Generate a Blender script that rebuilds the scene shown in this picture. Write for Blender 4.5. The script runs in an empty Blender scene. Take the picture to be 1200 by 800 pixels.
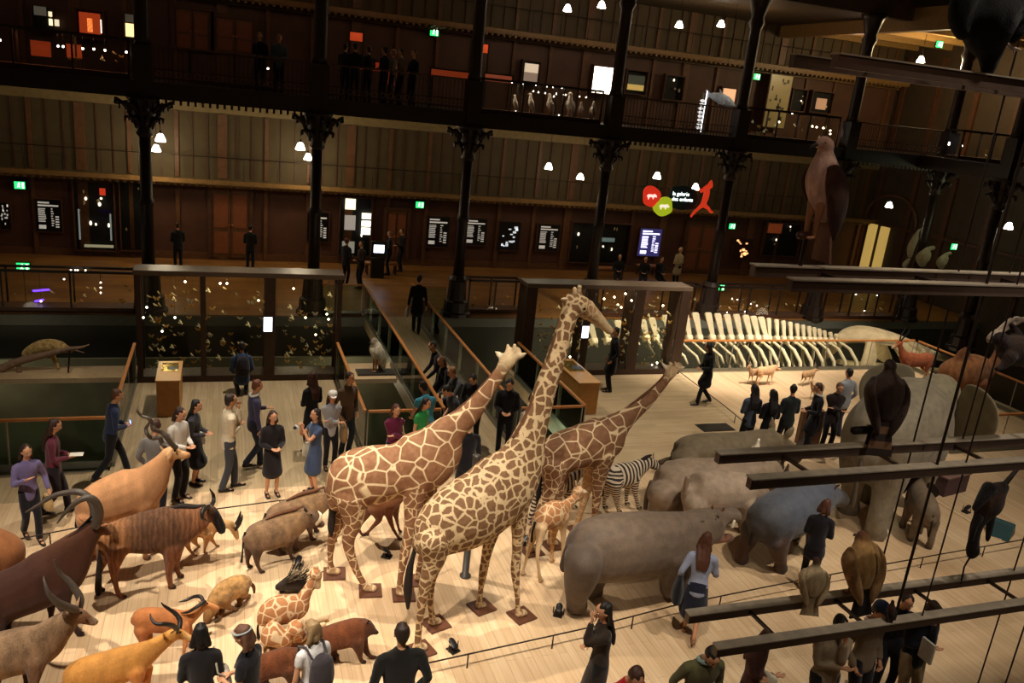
import bpy, bmesh, math, random
import numpy as np
from mathutils import Vector, Matrix, noise as mnoise

random.seed(7)
S = bpy.context.scene
COL = bpy.context.collection
TMP = bpy.data.scenes.new('workshop')   # meshes are fused here one by one; removed at the end
PI = math.pi

# ------------------------------------------------------------------ camera
F_PX, PITCH, ROLL, YAW, CAM_H = 956.11, 0.292205, 0.104342, 0.354204, 7.4
_cy, _sy, _cp, _sp = math.cos(YAW), math.sin(YAW), math.cos(PITCH), math.sin(PITCH)
FWD = np.array([_sy*_cp, _cy*_cp, -_sp])
_r = np.array([_cy, -_sy, 0.0]); _u = np.cross(_r, FWD)
RT = math.cos(ROLL)*_r + math.sin(ROLL)*_u
UP = -math.sin(ROLL)*_r + math.cos(ROLL)*_u
CAM = np.array([0, 0, CAM_H])
cd = bpy.data.cameras.new('camera'); cam = bpy.data.objects.new('camera', cd); COL.objects.link(cam)
cd.sensor_width = 36; cd.lens = F_PX*36/1200; cd.clip_start = .05; cd.clip_end = 200
cam.matrix_world = Matrix(((RT[0], UP[0], -FWD[0], 0), (RT[1], UP[1], -FWD[1], 0), (RT[2], UP[2], -FWD[2], CAM_H), (0, 0, 0, 1)))
S.camera = cam

# ------------------------------------------------------------------ world, exposure, rig spotlights, added fill lights
S.view_settings.view_transform = 'Standard'; S.view_settings.look = 'None'
S.view_settings.gamma = 1; S.view_settings.use_curve_mapping = False; S.view_settings.exposure = 0.0
w = bpy.data.worlds.new('night'); S.world = w; w.use_nodes = True
w.node_tree.nodes['Background'].inputs[0].default_value = (.9, .62, .35, 1)
w.node_tree.nodes['Background'].inputs[1].default_value = 0.03

def spot(name, loc, to, power, size, color=(1, .72, .44), blend=.8, rad=.12):
    l = bpy.data.lights.new(name, 'SPOT'); l.energy = power; l.spot_size = math.radians(size); l.spot_blend = blend
    l.color = color; l.shadow_soft_size = rad
    o = bpy.data.objects.new(name, l); COL.objects.link(o); o.location = loc
    o.rotation_euler = (Vector(to)-Vector(loc)).to_track_quat('-Z', 'Y').to_euler(); return o
WARM = (1, .89, .74)
# spotlights of the hall's lighting rig high above the deck
spot('rig_spotlight', (-5, 4.5, 13.5), (-.9, 10.2, 0), 8600, 44, WARM, .9)
spot('rig_spotlight', (-1, 14, 13.5), (.8, 10.4, 0), 6000, 46, WARM, .9)
spot('rig_spotlight', (1, 4, 13.5), (3.0, 9.8, 0), 5400, 40, WARM, .9)
spot('rig_spotlight', (5, 5, 13.5), (3.4, 9.6, 3.0), 2400, 30, WARM, .9)
spot('rig_spotlight', (9, 5, 13.5), (7.2, 10.4, 0), 3200, 44, WARM, .9)
spot('rig_spotlight', (6, 3, 13.5), (9, 6.8, 0), 1200, 62, WARM, .9)
spot('rig_spotlight', (14, 5, 13.5), (12.4, 11.4, 0), 3900, 48, WARM, .9)
spot('rig_spotlight', (11, 16, 13.5), (12.5, 17.2, 0), 3200, 50, WARM, .9)
spot('rig_spotlight', (3, 18, 13.5), (2.5, 16.6, 0), 4600, 66, WARM, .9)
spot('rig_spotlight', (17, 12, 13.5), (17.0, 17.5, 0), 3000, 48, WARM, .9)
spot('rig_spotlight', (14, 14.5, 11), (14.8, 22.6, 0), 10500, 46, WARM, .8)
spot('rig_spotlight', (20, 14.5, 11), (20.6, 22.6, 0), 6000, 40, WARM, .8)
spot('rig_spotlight', (10.5, 14.5, 11), (11.4, 22.6, 0), 3000, 26, WARM, .8)
spot('rig_spotlight', (-3, 12, 12), (-5, 20.7, 0), 1800, 30, WARM, .8)
spot('rig_spotlight', (4, 12, 12), (3.6, 20.6, 0), 900, 14, WARM, .8)
spot('bird_spotlight', (2.5, 2.5, 9.5), (5.4, 5.8, 6.6), 90, 40, (1, .68, .5), .9, .05)
spot('bird_spotlight', (7, 1.5, 9.0), (7.4, 5.5, 3.9), 260, 56, WARM, .9, .05)
def fill_point(x, y, z, e, color=(1, .76, .45), rad=.25):
    l = bpy.data.lights.new('fill_light', 'POINT'); l.energy = e; l.color = color; l.shadow_soft_size = rad; o = bpy.data.objects.new('fill_light', l); COL.objects.link(o); o.location = (x, y, z)
for k in range(8):   # fill lights added in every gallery bay, without any fixtures
    fill_point(-9.5+k*4.9, 29.6, 5.9, 40); fill_point(-9.5+k*4.9, 29.6, 10.6, 26, (1, .62, .38)); fill_point(-9.5+k*4.9, 31.0, 13.6, 24)
fill_point(27.5, 27, 10.2, 620, (1, .76, .4)); fill_point(28.5, 18, 5.6, 22); fill_point(28, 24, 5.6, 40, (.8, 1, .6))  # added fills that brighten the end soffit and the end gallery
for x, y in ((-6, 22.5), (3.5, 22.8), (6.8, 18), (10, 23), (16, 24.5), (23, 22)): fill_point(x, y, -.9, 34, (1, .86, .58))  # added fills down in the voids, standing for no particular lamps

# ------------------------------------------------------------------ picture -> place
def ray(px, py): return FWD*F_PX + RT*(px-600) - UP*(py-400)
def on_z(px, py, z=0.0):
    d = ray(px, py); t = (z-CAM_H)/d[2]; return CAM+d*t
def on_y(px, py, Y):
    d = ray(px, py); return CAM+d*(Y/d[1])
def on_x(px, py, X):
    d = ray(px, py); return CAM+d*(X/d[0])
def depth(p): return float((np.array(p)-CAM)@FWD)
class Axis:
    """the upright plane through a ground point along a heading; measures heights and lengths in it"""
    def __init__(s, px, py, head=0.0, z=0.0, lift=0.0):
        s.O = on_z(px, py, z) if not isinstance(px, tuple) else np.array([px[0], px[1], z])
        s.O[2] += lift
        a = math.radians(head); s.a = a
        s.f = np.array([math.cos(a), math.sin(a), 0]); s.l = np.array([-math.sin(a), math.cos(a), 0])
        s.mpp = depth(s.O)/F_PX
    def P(s, px, py, off=0.0):
        d = ray(px, py); o = s.O+s.l*off
        t = ((o-CAM)@s.l)/(d@s.l); p = CAM+d*t-s.O
        return (float(p@s.f), off, float(p[2]))
    def G(s, px, py, z=0.0):
        p = on_z(px, py, s.O[2]+z)-s.O; return (float(p@s.f), float(p@s.l), z)

# ------------------------------------------------------------------ objects
def tag(o, label=None, cat=None, group=None, kind=None):
    if label: o['label'] = label
    if cat: o['category'] = cat
    if group: o['group'] = group
    if kind: o['kind'] = kind
    return o
def empty(name, loc=(0, 0, 0), rz=0.0, label=None, cat=None, group=None):
    o = bpy.data.objects.new(name, None); COL.objects.link(o); o.empty_display_size = .1
    o.location = [float(v) for v in loc]; o.rotation_euler = (0, 0, rz)
    return tag(o, label, cat, group)
def link(name, me, mat=None, parent=None):
    o = bpy.data.objects.new(name, me); COL.objects.link(o)
    if mat is not None:
        for m in (mat if isinstance(mat, (list, tuple)) else [mat]): me.materials.append(m)
    if parent is not None: o.parent = parent
    return o
def dup(o, loc=None, rz=None, label=None, group=None, parent=None, scale=None):
    c = o.copy(); COL.objects.link(c)
    if parent is not None: c.parent = parent
    if loc is not None: c.location = [float(v) for v in loc]
    if rz is not None: c.rotation_euler = (0, 0, rz)
    if scale is not None: c.scale = (scale,)*3
    if label: c['label'] = label
    if group: c['group'] = group
    for ch in list(o.children): dup(ch, parent=c)
    return c

class MB:
    """collects boxes, tubes and lathes into one mesh"""
    def __init__(s): s.v = []; s.f = []; s.m = []; s.sm = []
    def add(s, v, f, mi=0, smooth=False):
        b = len(s.v); s.v += [tuple(map(float, p)) for p in v]; s.f += [tuple(i+b for i in q) for q in f]
        s.m += [mi]*len(f); s.sm += [smooth]*len(f); return s
    def box(s, x0, x1, y0, y1, z0, z1, mi=0):
        v = [(x, y, z) for x in (x0, x1) for y in (y0, y1) for z in (z0, z1)]
        return s.add(v, [(0, 1, 3, 2), (4, 6, 7, 5), (0, 4, 5, 1), (2, 3, 7, 6), (0, 2, 6, 4), (1, 5, 7, 3)], mi)
    def cbox(s, c, d, mi=0): return s.box(c[0]-d[0]/2, c[0]+d[0]/2, c[1]-d[1]/2, c[1]+d[1]/2, c[2]-d[2]/2, c[2]+d[2]/2, mi)
    def bar(s, a, b, w, h, mi=0):
        a = np.array(a, float); b = np.array(b, float); t = b-a; t /= np.linalg.norm(t)
        u = np.array([0, 0, 1.0]) if abs(t[2]) < .95 else np.array([0, 1.0, 0])
        l = np.cross(u, t); l /= np.linalg.norm(l); u = np.cross(t, l)
        v = [p+l*i*w/2+u*j*h/2 for p in (a, b) for i in (-1, 1) for j in (-1, 1)]
        return s.add(v, [(0, 1, 3, 2), (4, 6, 7, 5), (0, 4, 5, 1), (2, 3, 7, 6), (0, 2, 6, 4), (1, 5, 7, 3)], mi)
    def tube(s, pts, seg=8, mi=0):   # pts: (x,y,z,r)
        v, f = loft([(p[0], p[1], p[2], p[3], p[3]) for p in pts], seg, sub=1, axis='auto'); return s.add(v, f, mi, True)
    def lathe(s, prof, c=(0, 0, 0), seg=16, mi=0, smooth=True):   # prof: (r,z)
        v = []; f = []
        for r, z in prof:
            for k in range(seg):
                a = 2*PI*k/seg; v.append((c[0]+r*math.cos(a), c[1]+r*math.sin(a), c[2]+z))
        n = len(prof)
        for i in range(n-1):
            for k in range(seg): f.append((i*seg+k, i*seg+(k+1) % seg, (i+1)*seg+(k+1) % seg, (i+1)*seg+k))
        f.append(tuple(range(seg))[::-1]); f.append(tuple((n-1)*seg+k for k in range(seg)))
        return s.add(v, f, mi, smooth)
    def ball(s, c, r, mi=0, seg=10, rings=7, rot=None):
        r = (r, r, r) if not isinstance(r, (tuple, list)) else r
        v = [(0, 0, r[2])]; f = []
        for i in range(1, rings):
            t = PI*i/rings
            for k in range(seg):
                a = 2*PI*k/seg; v.append((r[0]*math.sin(t)*math.cos(a), r[1]*math.sin(t)*math.sin(a), r[2]*math.cos(t)))
        v.append((0, 0, -r[2])); n = len(v)-1
        for k in range(seg): f.append((0, 1+k, 1+(k+1) % seg)); f.append((n, n-seg+(k+1) % seg, n-seg+k))
        for i in range(rings-2):
            for k in range(seg): a = 1+i*seg; f.append((a+k, a+seg+k, a+seg+(k+1) % seg, a+(k+1) % seg))
        if rot is not None: v = [rot @ Vector(p) for p in v]
        return s.add([(p[0]+c[0], p[1]+c[1], p[2]+c[2]) for p in v], f, mi, True)
    def poly(s, pts, mi=0): return s.add(pts, [tuple(range(len(pts)))], mi)
    def plate(s, outline, a, b, n, t=.02, mi=0):
        """flat shape of thickness t: outline in (u,v) of axes a,b, thickness along n"""
        a, b, n = (np.array(q, float) for q in (a, b, n)); k = len(outline)
        v = [a*u+b*w+n*(t/2*sg) for sg in (-1, 1) for u, w in outline]
        f = [tuple(range(k))[::-1], tuple(range(k, 2*k))]+[(i, (i+1) % k, k+(i+1) % k, k+i) for i in range(k)]
        return s.add(v, f, mi)
    def build(s, name, mat=None, parent=None, label=None, cat=None, group=None, kind=None, bevel=0, org=None):
        if org is not None: s.v = [(a-org[0], b-org[1], c-org[2]) for a, b, c in s.v]
        me = bpy.data.meshes.new(name); me.from_pydata(s.v, [], s.f)
        me.polygons.foreach_set('material_index', s.m); me.polygons.foreach_set('use_smooth', s.sm); me.update()
        o = link(name, me, mat, parent)
        if org is not None: o.location = [float(q) for q in org]
        if bevel:
            md = o.modifiers.new('bevel', 'BEVEL'); md.width = bevel; md.segments = 2; md.limit_method = 'ANGLE'
        return tag(o, label, cat, group, kind)

def _cr(a, b, c, d, t): return .5*((2*b)+(-a+c)*t+(2*a-5*b+4*c-d)*t*t+(-a+3*b-3*c+d)*t**3)
def resample(st, sub):
    P = np.array([list(map(float, p)) for p in st])
    if sub <= 1 or len(P) < 3: return P
    out = []
    for i in range(len(P)-1):
        a = P[max(i-1, 0)]; b = P[i]; c = P[i+1]; d = P[min(i+2, len(P)-1)]
        for k in range(sub): out.append(_cr(a, b, c, d, k/sub))
    out.append(P[-1]); return np.array(out)
def loft(st, seg=12, sub=3, axis='y', cap=True, samples=None):
    """tube through stations (x,y,z,rw,rh,...): rw across (local y), rh in the plane"""
    P = resample(st, sub); n = len(P); C = P[:, :3]
    T = np.gradient(C, axis=0); T /= (np.linalg.norm(T, axis=1)[:, None]+1e-9)
    rings = []; prev = None
    for i in range(n):
        t = T[i]
        if axis == 'y' and abs(t[1]) < .93: w = np.array([0, 1.0, 0])
        elif axis == 'x': w = np.array([1.0, 0, 0]) if abs(t[0]) < .93 else np.array([0, 0, 1.0])
        else: w = prev if prev is not None else (np.array([0, 1.0, 0]) if abs(t[1]) < .8 else np.array([1.0, 0, 0]))
        w = w-(w@t)*t; w /= np.linalg.norm(w)+1e-9; prev = w; h = np.cross(t, w)
        rings.append((C[i], t, w, h, max(P[i, 3], .001), max(P[i, 4], .001)))
    full = []
    if cap:
        c, t, w, h, a, b = rings[0]; m = min(a, b)
        for q in (.95, .8, .45): full.append((c-t*m*q*.8, t, w, h, a*math.sqrt(1-q*q), b*math.sqrt(1-q*q)))
    full += rings
    if cap:
        c, t, w, h, a, b = rings[-1]; m = min(a, b)
        for q in (.45, .8, .95): full.append((c+t*m*q*.8, t, w, h, a*math.sqrt(1-q*q), b*math.sqrt(1-q*q)))
    v = []; f = []
    for c, t, w, h, a, b in full:
        for k in range(seg):
            an = 2*PI*k/seg; v.append(c+w*a*math.cos(an)+h*b*math.sin(an))
    for i in range(len(full)-1):
        for k in range(seg): f.append((i*seg+k, i*seg+(k+1) % seg, (i+1)*seg+(k+1) % seg, (i+1)*seg+k))
    f.append(tuple(range(seg))[::-1]); f.append(tuple((len(full)-1)*seg+k for k in range(seg)))
    if samples is not None:
        for i in range(n): samples.append(P[i])
    return v, f

DEF = (.5, .4, .3, 1, 0)
class Blob:
    """overlapping lofts fused into one continuous skin, coloured by the nearest loft"""
    def __init__(s, col=DEF): s.mb = MB(); s.sa = []; s.col = tuple(col)+(1, 0)[len(col)-3:] if len(col) < 5 else tuple(col); s.x = MB()
    def _c(s, c):
        c = s.col if c is None else tuple(c)
        return c if len(c) == 5 else c+(s.col[3], s.col[4])[len(c)-3:]
    def tube(s, st, sub=3, seg=12, axis='y', cap=True):
        """stations (x,y,z,rw,rh[,colour])"""
        rows = [tuple(p[:5])+s._c(p[5] if len(p) > 5 else None) for p in st]; sm = []
        v, f = loft(rows, seg, sub, axis, cap, sm); s.mb.add(v, f); s.sa += [tuple(r) for r in sm]; return s
    def ball(s, c, r, col=None, rot=None):
        r = (r,)*3 if not isinstance(r, (tuple, list)) else r
        s.mb.ball(c, r, seg=12, rings=8, rot=rot); s.sa.append(tuple(map(float, c))+(min(r), min(r))+s._c(col)); return s
    def build(s, name, voxel, mat, parent=None, smooth=4, cols=True, **kw):
        me = bpy.data.meshes.new(name); me.from_pydata(s.mb.v, [], s.mb.f); me.update()
        o = bpy.data.objects.new('t', me); TMP.collection.objects.link(o)
        md = o.modifiers.new('r', 'REMESH'); md.mode = 'VOXEL'; md.voxel_size = voxel; md.use_smooth_shade = True
        if smooth: m2 = o.modifiers.new('s', 'SMOOTH'); m2.factor = .5; m2.iterations = smooth
        TMP.view_layers[0].update(); dg = TMP.view_layers[0].depsgraph; nm = bpy.data.meshes.new_from_object(o.evaluated_get(dg)); nm.name = name
        bpy.data.objects.remove(o); bpy.data.meshes.remove(me)
        n = len(nm.vertices)
        if s.x.v:   # hard little details joined to the skin after fusing (eyes, fingers)
            co = np.empty(n*3); nm.vertices.foreach_get('co', co)
            fs = [tuple(p.vertices) for p in nm.polygons]
            m3 = bpy.data.meshes.new(name); m3.from_pydata([tuple(q) for q in co.reshape(-1, 3)]+s.x.v, [], fs+[tuple(i+n for i in q) for q in s.x.f])
            m3.polygons.foreach_set('material_index', [0]*len(fs)+s.x.m); m3.polygons.foreach_set('use_smooth', [True]*len(m3.polygons))
            m3.update(); bpy.data.meshes.remove(nm); nm = m3; n = len(nm.vertices)
        if cols and s.sa:
            co = np.empty(n*3); nm.vertices.foreach_get('co', co); co = co.reshape(-1, 3)
            A = np.array(s.sa); out = np.empty((n, 5))
            for i in range(0, n, 4000):
                d = np.linalg.norm(co[i:i+4000, None, :]-A[None, :, :3], axis=2)/(.5*(A[:, 3]+A[:, 4])[None, :]+.01)
                d -= d.min(axis=1)[:, None]; wt = np.exp(-d*7); wt /= wt.sum(axis=1)[:, None]; out[i:i+4000] = wt@A[:, 5:10]
            at = nm.attributes.new('col', 'FLOAT_COLOR', 'POINT'); at.data.foreach_set('color', out[:, :4].ravel())
            a2 = nm.attributes.new('fine', 'FLOAT', 'POINT'); a2.data.foreach_set('value', out[:, 4].copy())
        ob = link(name, nm, mat, parent); return tag(ob, **kw)

# ------------------------------------------------------------------ materials
MATS = {}
def newmat(name):
    m = bpy.data.materials.new(name); m.use_nodes = True; nt = m.node_tree; return m, nt, nt.nodes['Principled BSDF'], nt.nodes, nt.links
def srgb(c):
    if isinstance(c, str): c = tuple(int(c[i:i+2], 16)/255 for i in (0, 2, 4))
    return tuple((x/12.92 if x <= .04045 else ((x+.055)/1.055)**2.4) for x in c[:3])
def N(nt, t, **k):
    n = nt.nodes.new(t)
    for a, b in k.items():
        if a in n.inputs: n.inputs[a].default_value = b
        else: setattr(n, a, b)
    return n
def mixc(nt, fac, a, b, blend='MIX'):
    n = nt.nodes.new('ShaderNodeMix'); n.data_type = 'RGBA'; n.blend_type = blend
    for s_, v in ((n.inputs[0], fac), (n.inputs[6], a), (n.inputs[7], b)):
        if isinstance(v, (int, float)): s_.default_value = v
        elif isinstance(v, tuple): s_.default_value = v if len(v) == 4 else v+(1,)
        else: nt.links.new(v, s_)
    return n.outputs[2]
def math_(nt, op, a, b=None, c=None):
    n = nt.nodes.new('ShaderNodeMath'); n.operation = op
    for i, v in enumerate((a, b, c)):
        if v is None: continue
        if isinstance(v, (int, float)): n.inputs[i].default_value = v
        else: nt.links.new(v, n.inputs[i])
    return n.outputs[0]
def plain(name, col, rough=.6, metal=0, noise=.12, scale=8, bump=.0, sheen=0, emit=0, spec=.4):
    if name in MATS: return MATS[name]
    m, nt, b, nd, lk = newmat(name); c = srgb(col)
    tc = N(nt, 'ShaderNodeTexCoord'); ns = N(nt, 'ShaderNodeTexNoise', Scale=scale, Detail=5.0); lk.new(tc.outputs['Object'], ns.inputs['Vector'])
    v = mixc(nt, ns.outputs['Fac'], tuple(x*(1-noise*2) for x in c), tuple(min(x*(1+noise*2), 1) for x in c)); lk.new(v, b.inputs['Base Color'])
    b.inputs['Roughness'].default_value = rough; b.inputs['Metallic'].default_value = metal; b.inputs['Specular IOR Level'].default_value = spec
    if sheen: b.inputs['Sheen Weight'].default_value = sheen
    if bump:
        bp = N(nt, 'ShaderNodeBump', Strength=bump, Distance=.01); lk.new(ns.outputs['Fac'], bp.inputs['Height']); lk.new(bp.outputs[0], b.inputs['Normal'])
    if emit: lk.new(v, b.inputs['Emission Color']); b.inputs['Emission Strength'].default_value = emit
    MATS[name] = m; return m
def fabric(col):
    return plain('fabric_'+col, col, rough=.9, noise=.1, scale=30, bump=.25, sheen=.15, spec=.15)
def glow(name, col, strength):
    if name in MATS: return MATS[name]
    m, nt, b, nd, lk = newmat(name); c = srgb(col); b.inputs['Base Color'].default_value = c+(1,)
    b.inputs['Emission Color'].default_value = c+(1,); b.inputs['Emission Strength'].default_value = strength; MATS[name] = m; return m
def furmat(name, rough=.8, nscale=6, contrast=.25, bump=.5, streak=True, spec=.2, bands=None):
    if name in MATS: return MATS[name]
    m, nt, b, nd, lk = newmat(name)
    tc = N(nt, 'ShaderNodeTexCoord'); at = N(nt, 'ShaderNodeAttribute', attribute_name='col')
    mp = N(nt, 'ShaderNodeMapping'); mp.inputs['Scale'].default_value = (1, 1, .35) if streak else (1, 1, 1); lk.new(tc.outputs['Object'], mp.inputs[0])
    n1 = N(nt, 'ShaderNodeTexNoise', Scale=float(nscale), Detail=6.0); lk.new(mp.outputs[0], n1.inputs['Vector'])
    n2 = N(nt, 'ShaderNodeTexNoise', Scale=float(nscale)*9, Detail=3.0); lk.new(mp.outputs[0], n2.inputs['Vector'])
    f = math_(nt, 'ADD', math_(nt, 'MULTIPLY', n1.outputs['Fac'], 1.3), math_(nt, 'MULTIPLY', n2.outputs['Fac'], .7))
    f = math_(nt, 'MULTIPLY_ADD', math_(nt, 'SUBTRACT', f, 1.0), contrast*2, 1.0)
    if bands:   # vertical coat streaks: (scale, strength)
        wv = N(nt, 'ShaderNodeTexWave', wave_type='BANDS', bands_direction='X', Scale=bands[0], Distortion=7.0, Detail=4.0); wv.inputs['Detail Scale'].default_value = 1.5; lk.new(mp.outputs[0], wv.inputs['Vector'])
        f = math_(nt, 'MULTIPLY', f, math_(nt, 'MULTIPLY_ADD', wv.outputs['Fac'], bands[1], 1-bands[1]*.6))
    v = N(nt, 'ShaderNodeVectorMath', operation='SCALE'); lk.new(at.outputs['Color'], v.inputs[0]); lk.new(f, v.inputs['Scale'])
    lk.new(v.outputs[0], b.inputs['Base Color']); b.inputs['Roughness'].default_value = rough; b.inputs['Specular IOR Level'].default_value = spec
    b.inputs['Sheen Weight'].default_value = .1
    bp = N(nt, 'ShaderNodeBump', Strength=bump, Distance=.012); lk.new(f, bp.inputs['Height']); lk.new(bp.outputs[0], b.inputs['Normal'])
    MATS[name] = m; return m
def giraffemat(name, net, s1, s2, width, jag):
    m, nt, b, nd, lk = newmat(name)
    tc = N(nt, 'ShaderNodeTexCoord'); at = N(nt, 'ShaderNodeAttribute', attribute_name='col'); fn = N(nt, 'ShaderNodeAttribute', attribute_name='fine')
    ns = N(nt, 'ShaderNodeTexNoise', Scale=7.0 if jag > .05 else 2.5, Detail=3.0); lk.new(tc.outputs['Object'], ns.inputs['Vector'])
    off = N(nt, 'ShaderNodeVectorMath', operation='MULTIPLY_ADD'); lk.new(ns.outputs['Color'], off.inputs[0])
    off.inputs[1].default_value = (jag,)*3; lk.new(tc.outputs['Object'], off.inputs[2])
    masks = []
    for sc in (s1, s2):
        vo = N(nt, 'ShaderNodeTexVoronoi', feature='DISTANCE_TO_EDGE', Scale=sc, Randomness=.8); lk.new(off.outputs[0], vo.inputs['Vector'])
        mr = N(nt, 'ShaderNodeMapRange'); mr.inputs['From Min'].default_value = width; mr.inputs['From Max'].default_value = width+.035
        lk.new(vo.outputs['Distance'], mr.inputs['Value']); masks.append(mr.outputs[0])
    fs = math_(nt, 'GREATER_THAN', fn.outputs['Fac'], .5)
    mk = math_(nt, 'ADD', math_(nt, 'MULTIPLY', masks[0], math_(nt, 'SUBTRACT', 1.0, fs)), math_(nt, 'MULTIPLY', masks[1], fs))
    mk = math_(nt, 'MULTIPLY', mk, at.outputs['Alpha'])
    n2 = N(nt, 'ShaderNodeTexNoise', Scale=14.0, Detail=5.0); lk.new(tc.outputs['Object'], n2.inputs['Vector'])
    pc = mixc(nt, math_(nt, 'MULTIPLY', n2.outputs['Fac'], .22), at.outputs['Color'], srgb(net))
    v = mixc(nt, mk, srgb(net), pc); v = mixc(nt, .35, v, n2.outputs['Fac'], 'MULTIPLY')
    lk.new(v, b.inputs['Base Color']); b.inputs['Roughness'].default_value = .75; b.inputs['Specular IOR Level'].default_value = .25
    MATS[name] = m; return m
def zebramat():
    m, nt, b, nd, lk = newmat('zebra_coat')
    tc = N(nt, 'ShaderNodeTexCoord'); fn = N(nt, 'ShaderNodeAttribute', attribute_name='fine')
    outs = []
    for d, sc in (('X', 3.2), ('Z', 5.0)):
        wv = N(nt, 'ShaderNodeTexWave', wave_type='BANDS', bands_direction=d, Scale=sc, Distortion=2.2, Detail=1.5); wv.inputs['Detail Scale'].default_value = 1.2
        lk.new(tc.outputs['Object'], wv.inputs['Vector']); outs.append(math_(nt, 'GREATER_THAN', wv.outputs['Fac'], .5))
    v = mixc(nt, math_(nt, 'GREATER_THAN', fn.outputs['Fac'], .5), outs[0], outs[1])
    lk.new(mixc(nt, v, (.02, .013, .01), (.62, .5, .36)), b.inputs['Base Color']); b.inputs['Roughness'].default_value = .8; return m
def glassmat(name='thin_glass', tint=(.94, .94, .91), refl=.12, dark=0.0):
    if name in MATS: return MATS[name]
    m, nt, b, nd, lk = newmat(name); nd.remove(b); out = nd['Material Output']
    tr = N(nt, 'ShaderNodeBsdfTransparent'); tr.inputs[0].default_value = tint+(1,)
    gl = N(nt, 'ShaderNodeBsdfGlossy'); gl.inputs['Roughness'].default_value = .03; gl.inputs[0].default_value = (1, 1, 1, 1)
    fr = N(nt, 'ShaderNodeLayerWeight'); fr.inputs['Blend'].default_value = refl
    mx = N(nt, 'ShaderNodeMixShader'); lk.new(fr.outputs['Fresnel'], mx.inputs[0]); lk.new(tr.outputs[0], mx.inputs[1]); lk.new(gl.outputs[0], mx.inputs[2]); lk.new(mx.outputs[0], out.inputs[0])
    MATS[name] = m; return m
def plankmat(name, c1, c2, rot, width=.14, length=2.2, gap=.006, rough=.45):
    m, nt, b, nd, lk = newmat(name)
    tc = N(nt, 'ShaderNodeTexCoord'); mp = N(nt, 'ShaderNodeMapping'); mp.inputs['Rotation'].default_value = (0, 0, rot); lk.new(tc.outputs['Object'], mp.inputs[0])
    br = N(nt, 'ShaderNodeTexBrick', offset=.37, offset_frequency=2); lk.new(mp.outputs[0], br.inputs['Vector'])
    br.inputs['Scale'].default_value = 1; br.inputs['Brick Width'].default_value = length; br.inputs['Row Height'].default_value = width
    br.inputs['Mortar Size'].default_value = gap; br.inputs['Mortar Smooth'].default_value = .3; br.inputs['Bias'].default_value = 0
    br.inputs['Color1'].default_value = srgb(c1)+(1,); br.inputs['Color2'].default_value = srgb(c2)+(1,); br.inputs['Mortar'].default_value = tuple(x*.62 for x in srgb(c1))+(1,)
    mp2 = N(nt, 'ShaderNodeMapping'); mp2.inputs['Scale'].default_value = (1.2, 26, 1); lk.new(mp.outputs[0], mp2.inputs[0])
    ns = N(nt, 'ShaderNodeTexNoise', Scale=1.0, Detail=6.0); lk.new(mp2.outputs[0], ns.inputs['Vector'])
    n2 = N(nt, 'ShaderNodeTexNoise', Scale=.7, Detail=3.0); lk.new(tc.outputs['Object'], n2.inputs['Vector'])
    v = mixc(nt, .55, br.outputs['Color'], ns.outputs['Fac'], 'SOFT_LIGHT'); v = mixc(nt, .4, v, n2.outputs['Fac'], 'SOFT_LIGHT')
    lk.new(v, b.inputs['Base Color']); b.inputs['Roughness'].default_value = rough; b.inputs['Specular IOR Level'].default_value = .3
    MATS[name] = m; return m

WOOD_DK = plain('dark_panel_wood', '4a2c1a', .55, noise=.3, scale=5)
WOOD_MD = plain('brown_panel_wood', '5e3c22', .5, noise=.25, scale=5)
OLIVE_PANEL = plain('olive_wall_panel', '4c3e24', .7, noise=.15, scale=2)
BRASS = plain('oak_handrail', 'b0713a', .35, noise=.15)
IRON = plain('dark_cast_iron', '2a1d16', .45, metal=.3, noise=.2, scale=14)
STEEL = plain('brown_steel', '5c4a40', .5, metal=.1, noise=.15)
BLACK = plain('black_metal', '15120f', .4, noise=.1)
PALE = plain('pale_metal_edge', '9a9486', .35, metal=.4, noise=.1)
GLASS = glassmat(); GREENGLASS = glassmat('green_glass', (.72, .84, .76), .15)
BONE = plain('bone', 'e9d9b4', .6, noise=.12, scale=4, bump=.3)
HORN = plain('grey_horn', '4a4038', .5, noise=.25, scale=25, bump=.4)
DHORN = plain('black_horn', '1e1916', .45, noise=.25, scale=25, bump=.4)
IVORY = plain('ivory', 'eee0c2', .35, noise=.06)
EYE = plain('dark_eye', '0c0806', .1, noise=0, spec=.8)
LAMPGLASS = glow('lamp_glass', 'fff2d8', 16)
LED = glow('small_bulb', 'fff4e0', 14)
GREENGLOW = glow('exit_green', '2fe070', 1.6)
WHITEGLOW = glow('lit_white', 'eaf2ff', 2.6)
# ------------------------------------------------------------------ the setting: decks, voids, gallery, walls
DECK = plankmat('deck_boards', 'd4b690', 'c8a882', PI/2, .13, 2.0, .004)
DECKX = plankmat('deck_boards_across', 'b8a07c', 'aa9270', 0, .13, 2.0, .004)
DECKG = plankmat('deck_boards_grey', 'b09a78', 'a48e6c', PI/2, .13, 2.0, .004)
def struct(mb, name, mat, **k): return mb.build(name, mat, kind='structure', **k)
TH = .35
def slab(name, x0, x1, y0, y1, mat, z=0.0, th=TH): m = MB(); m.box(x0, x1, y0, y1, z-th, z); return struct(m, name, mat)
VY = 15.25; CY = 19.95; GY = 25.8
slab('floor', -14, 26, -1.5, 14.2, DECK)                       # deck with the animal parade
slab('floor', -14, 7.52, 14.2, VY, DECKG)
slab('floor', 7.52, 12.7, 14.2, CY+.62, DECKX)
slab('floor', 12.7, 21.5, 14.2, CY, DECK)
slab('floor', 21.5, 34, 9, 14.2, DECKG)
slab('floor', -2.02, 2.66, VY, CY+.62, DECKG)
slab('floor', 4.3, 5.98, VY, GY, DECKG)                        # bridge
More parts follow.
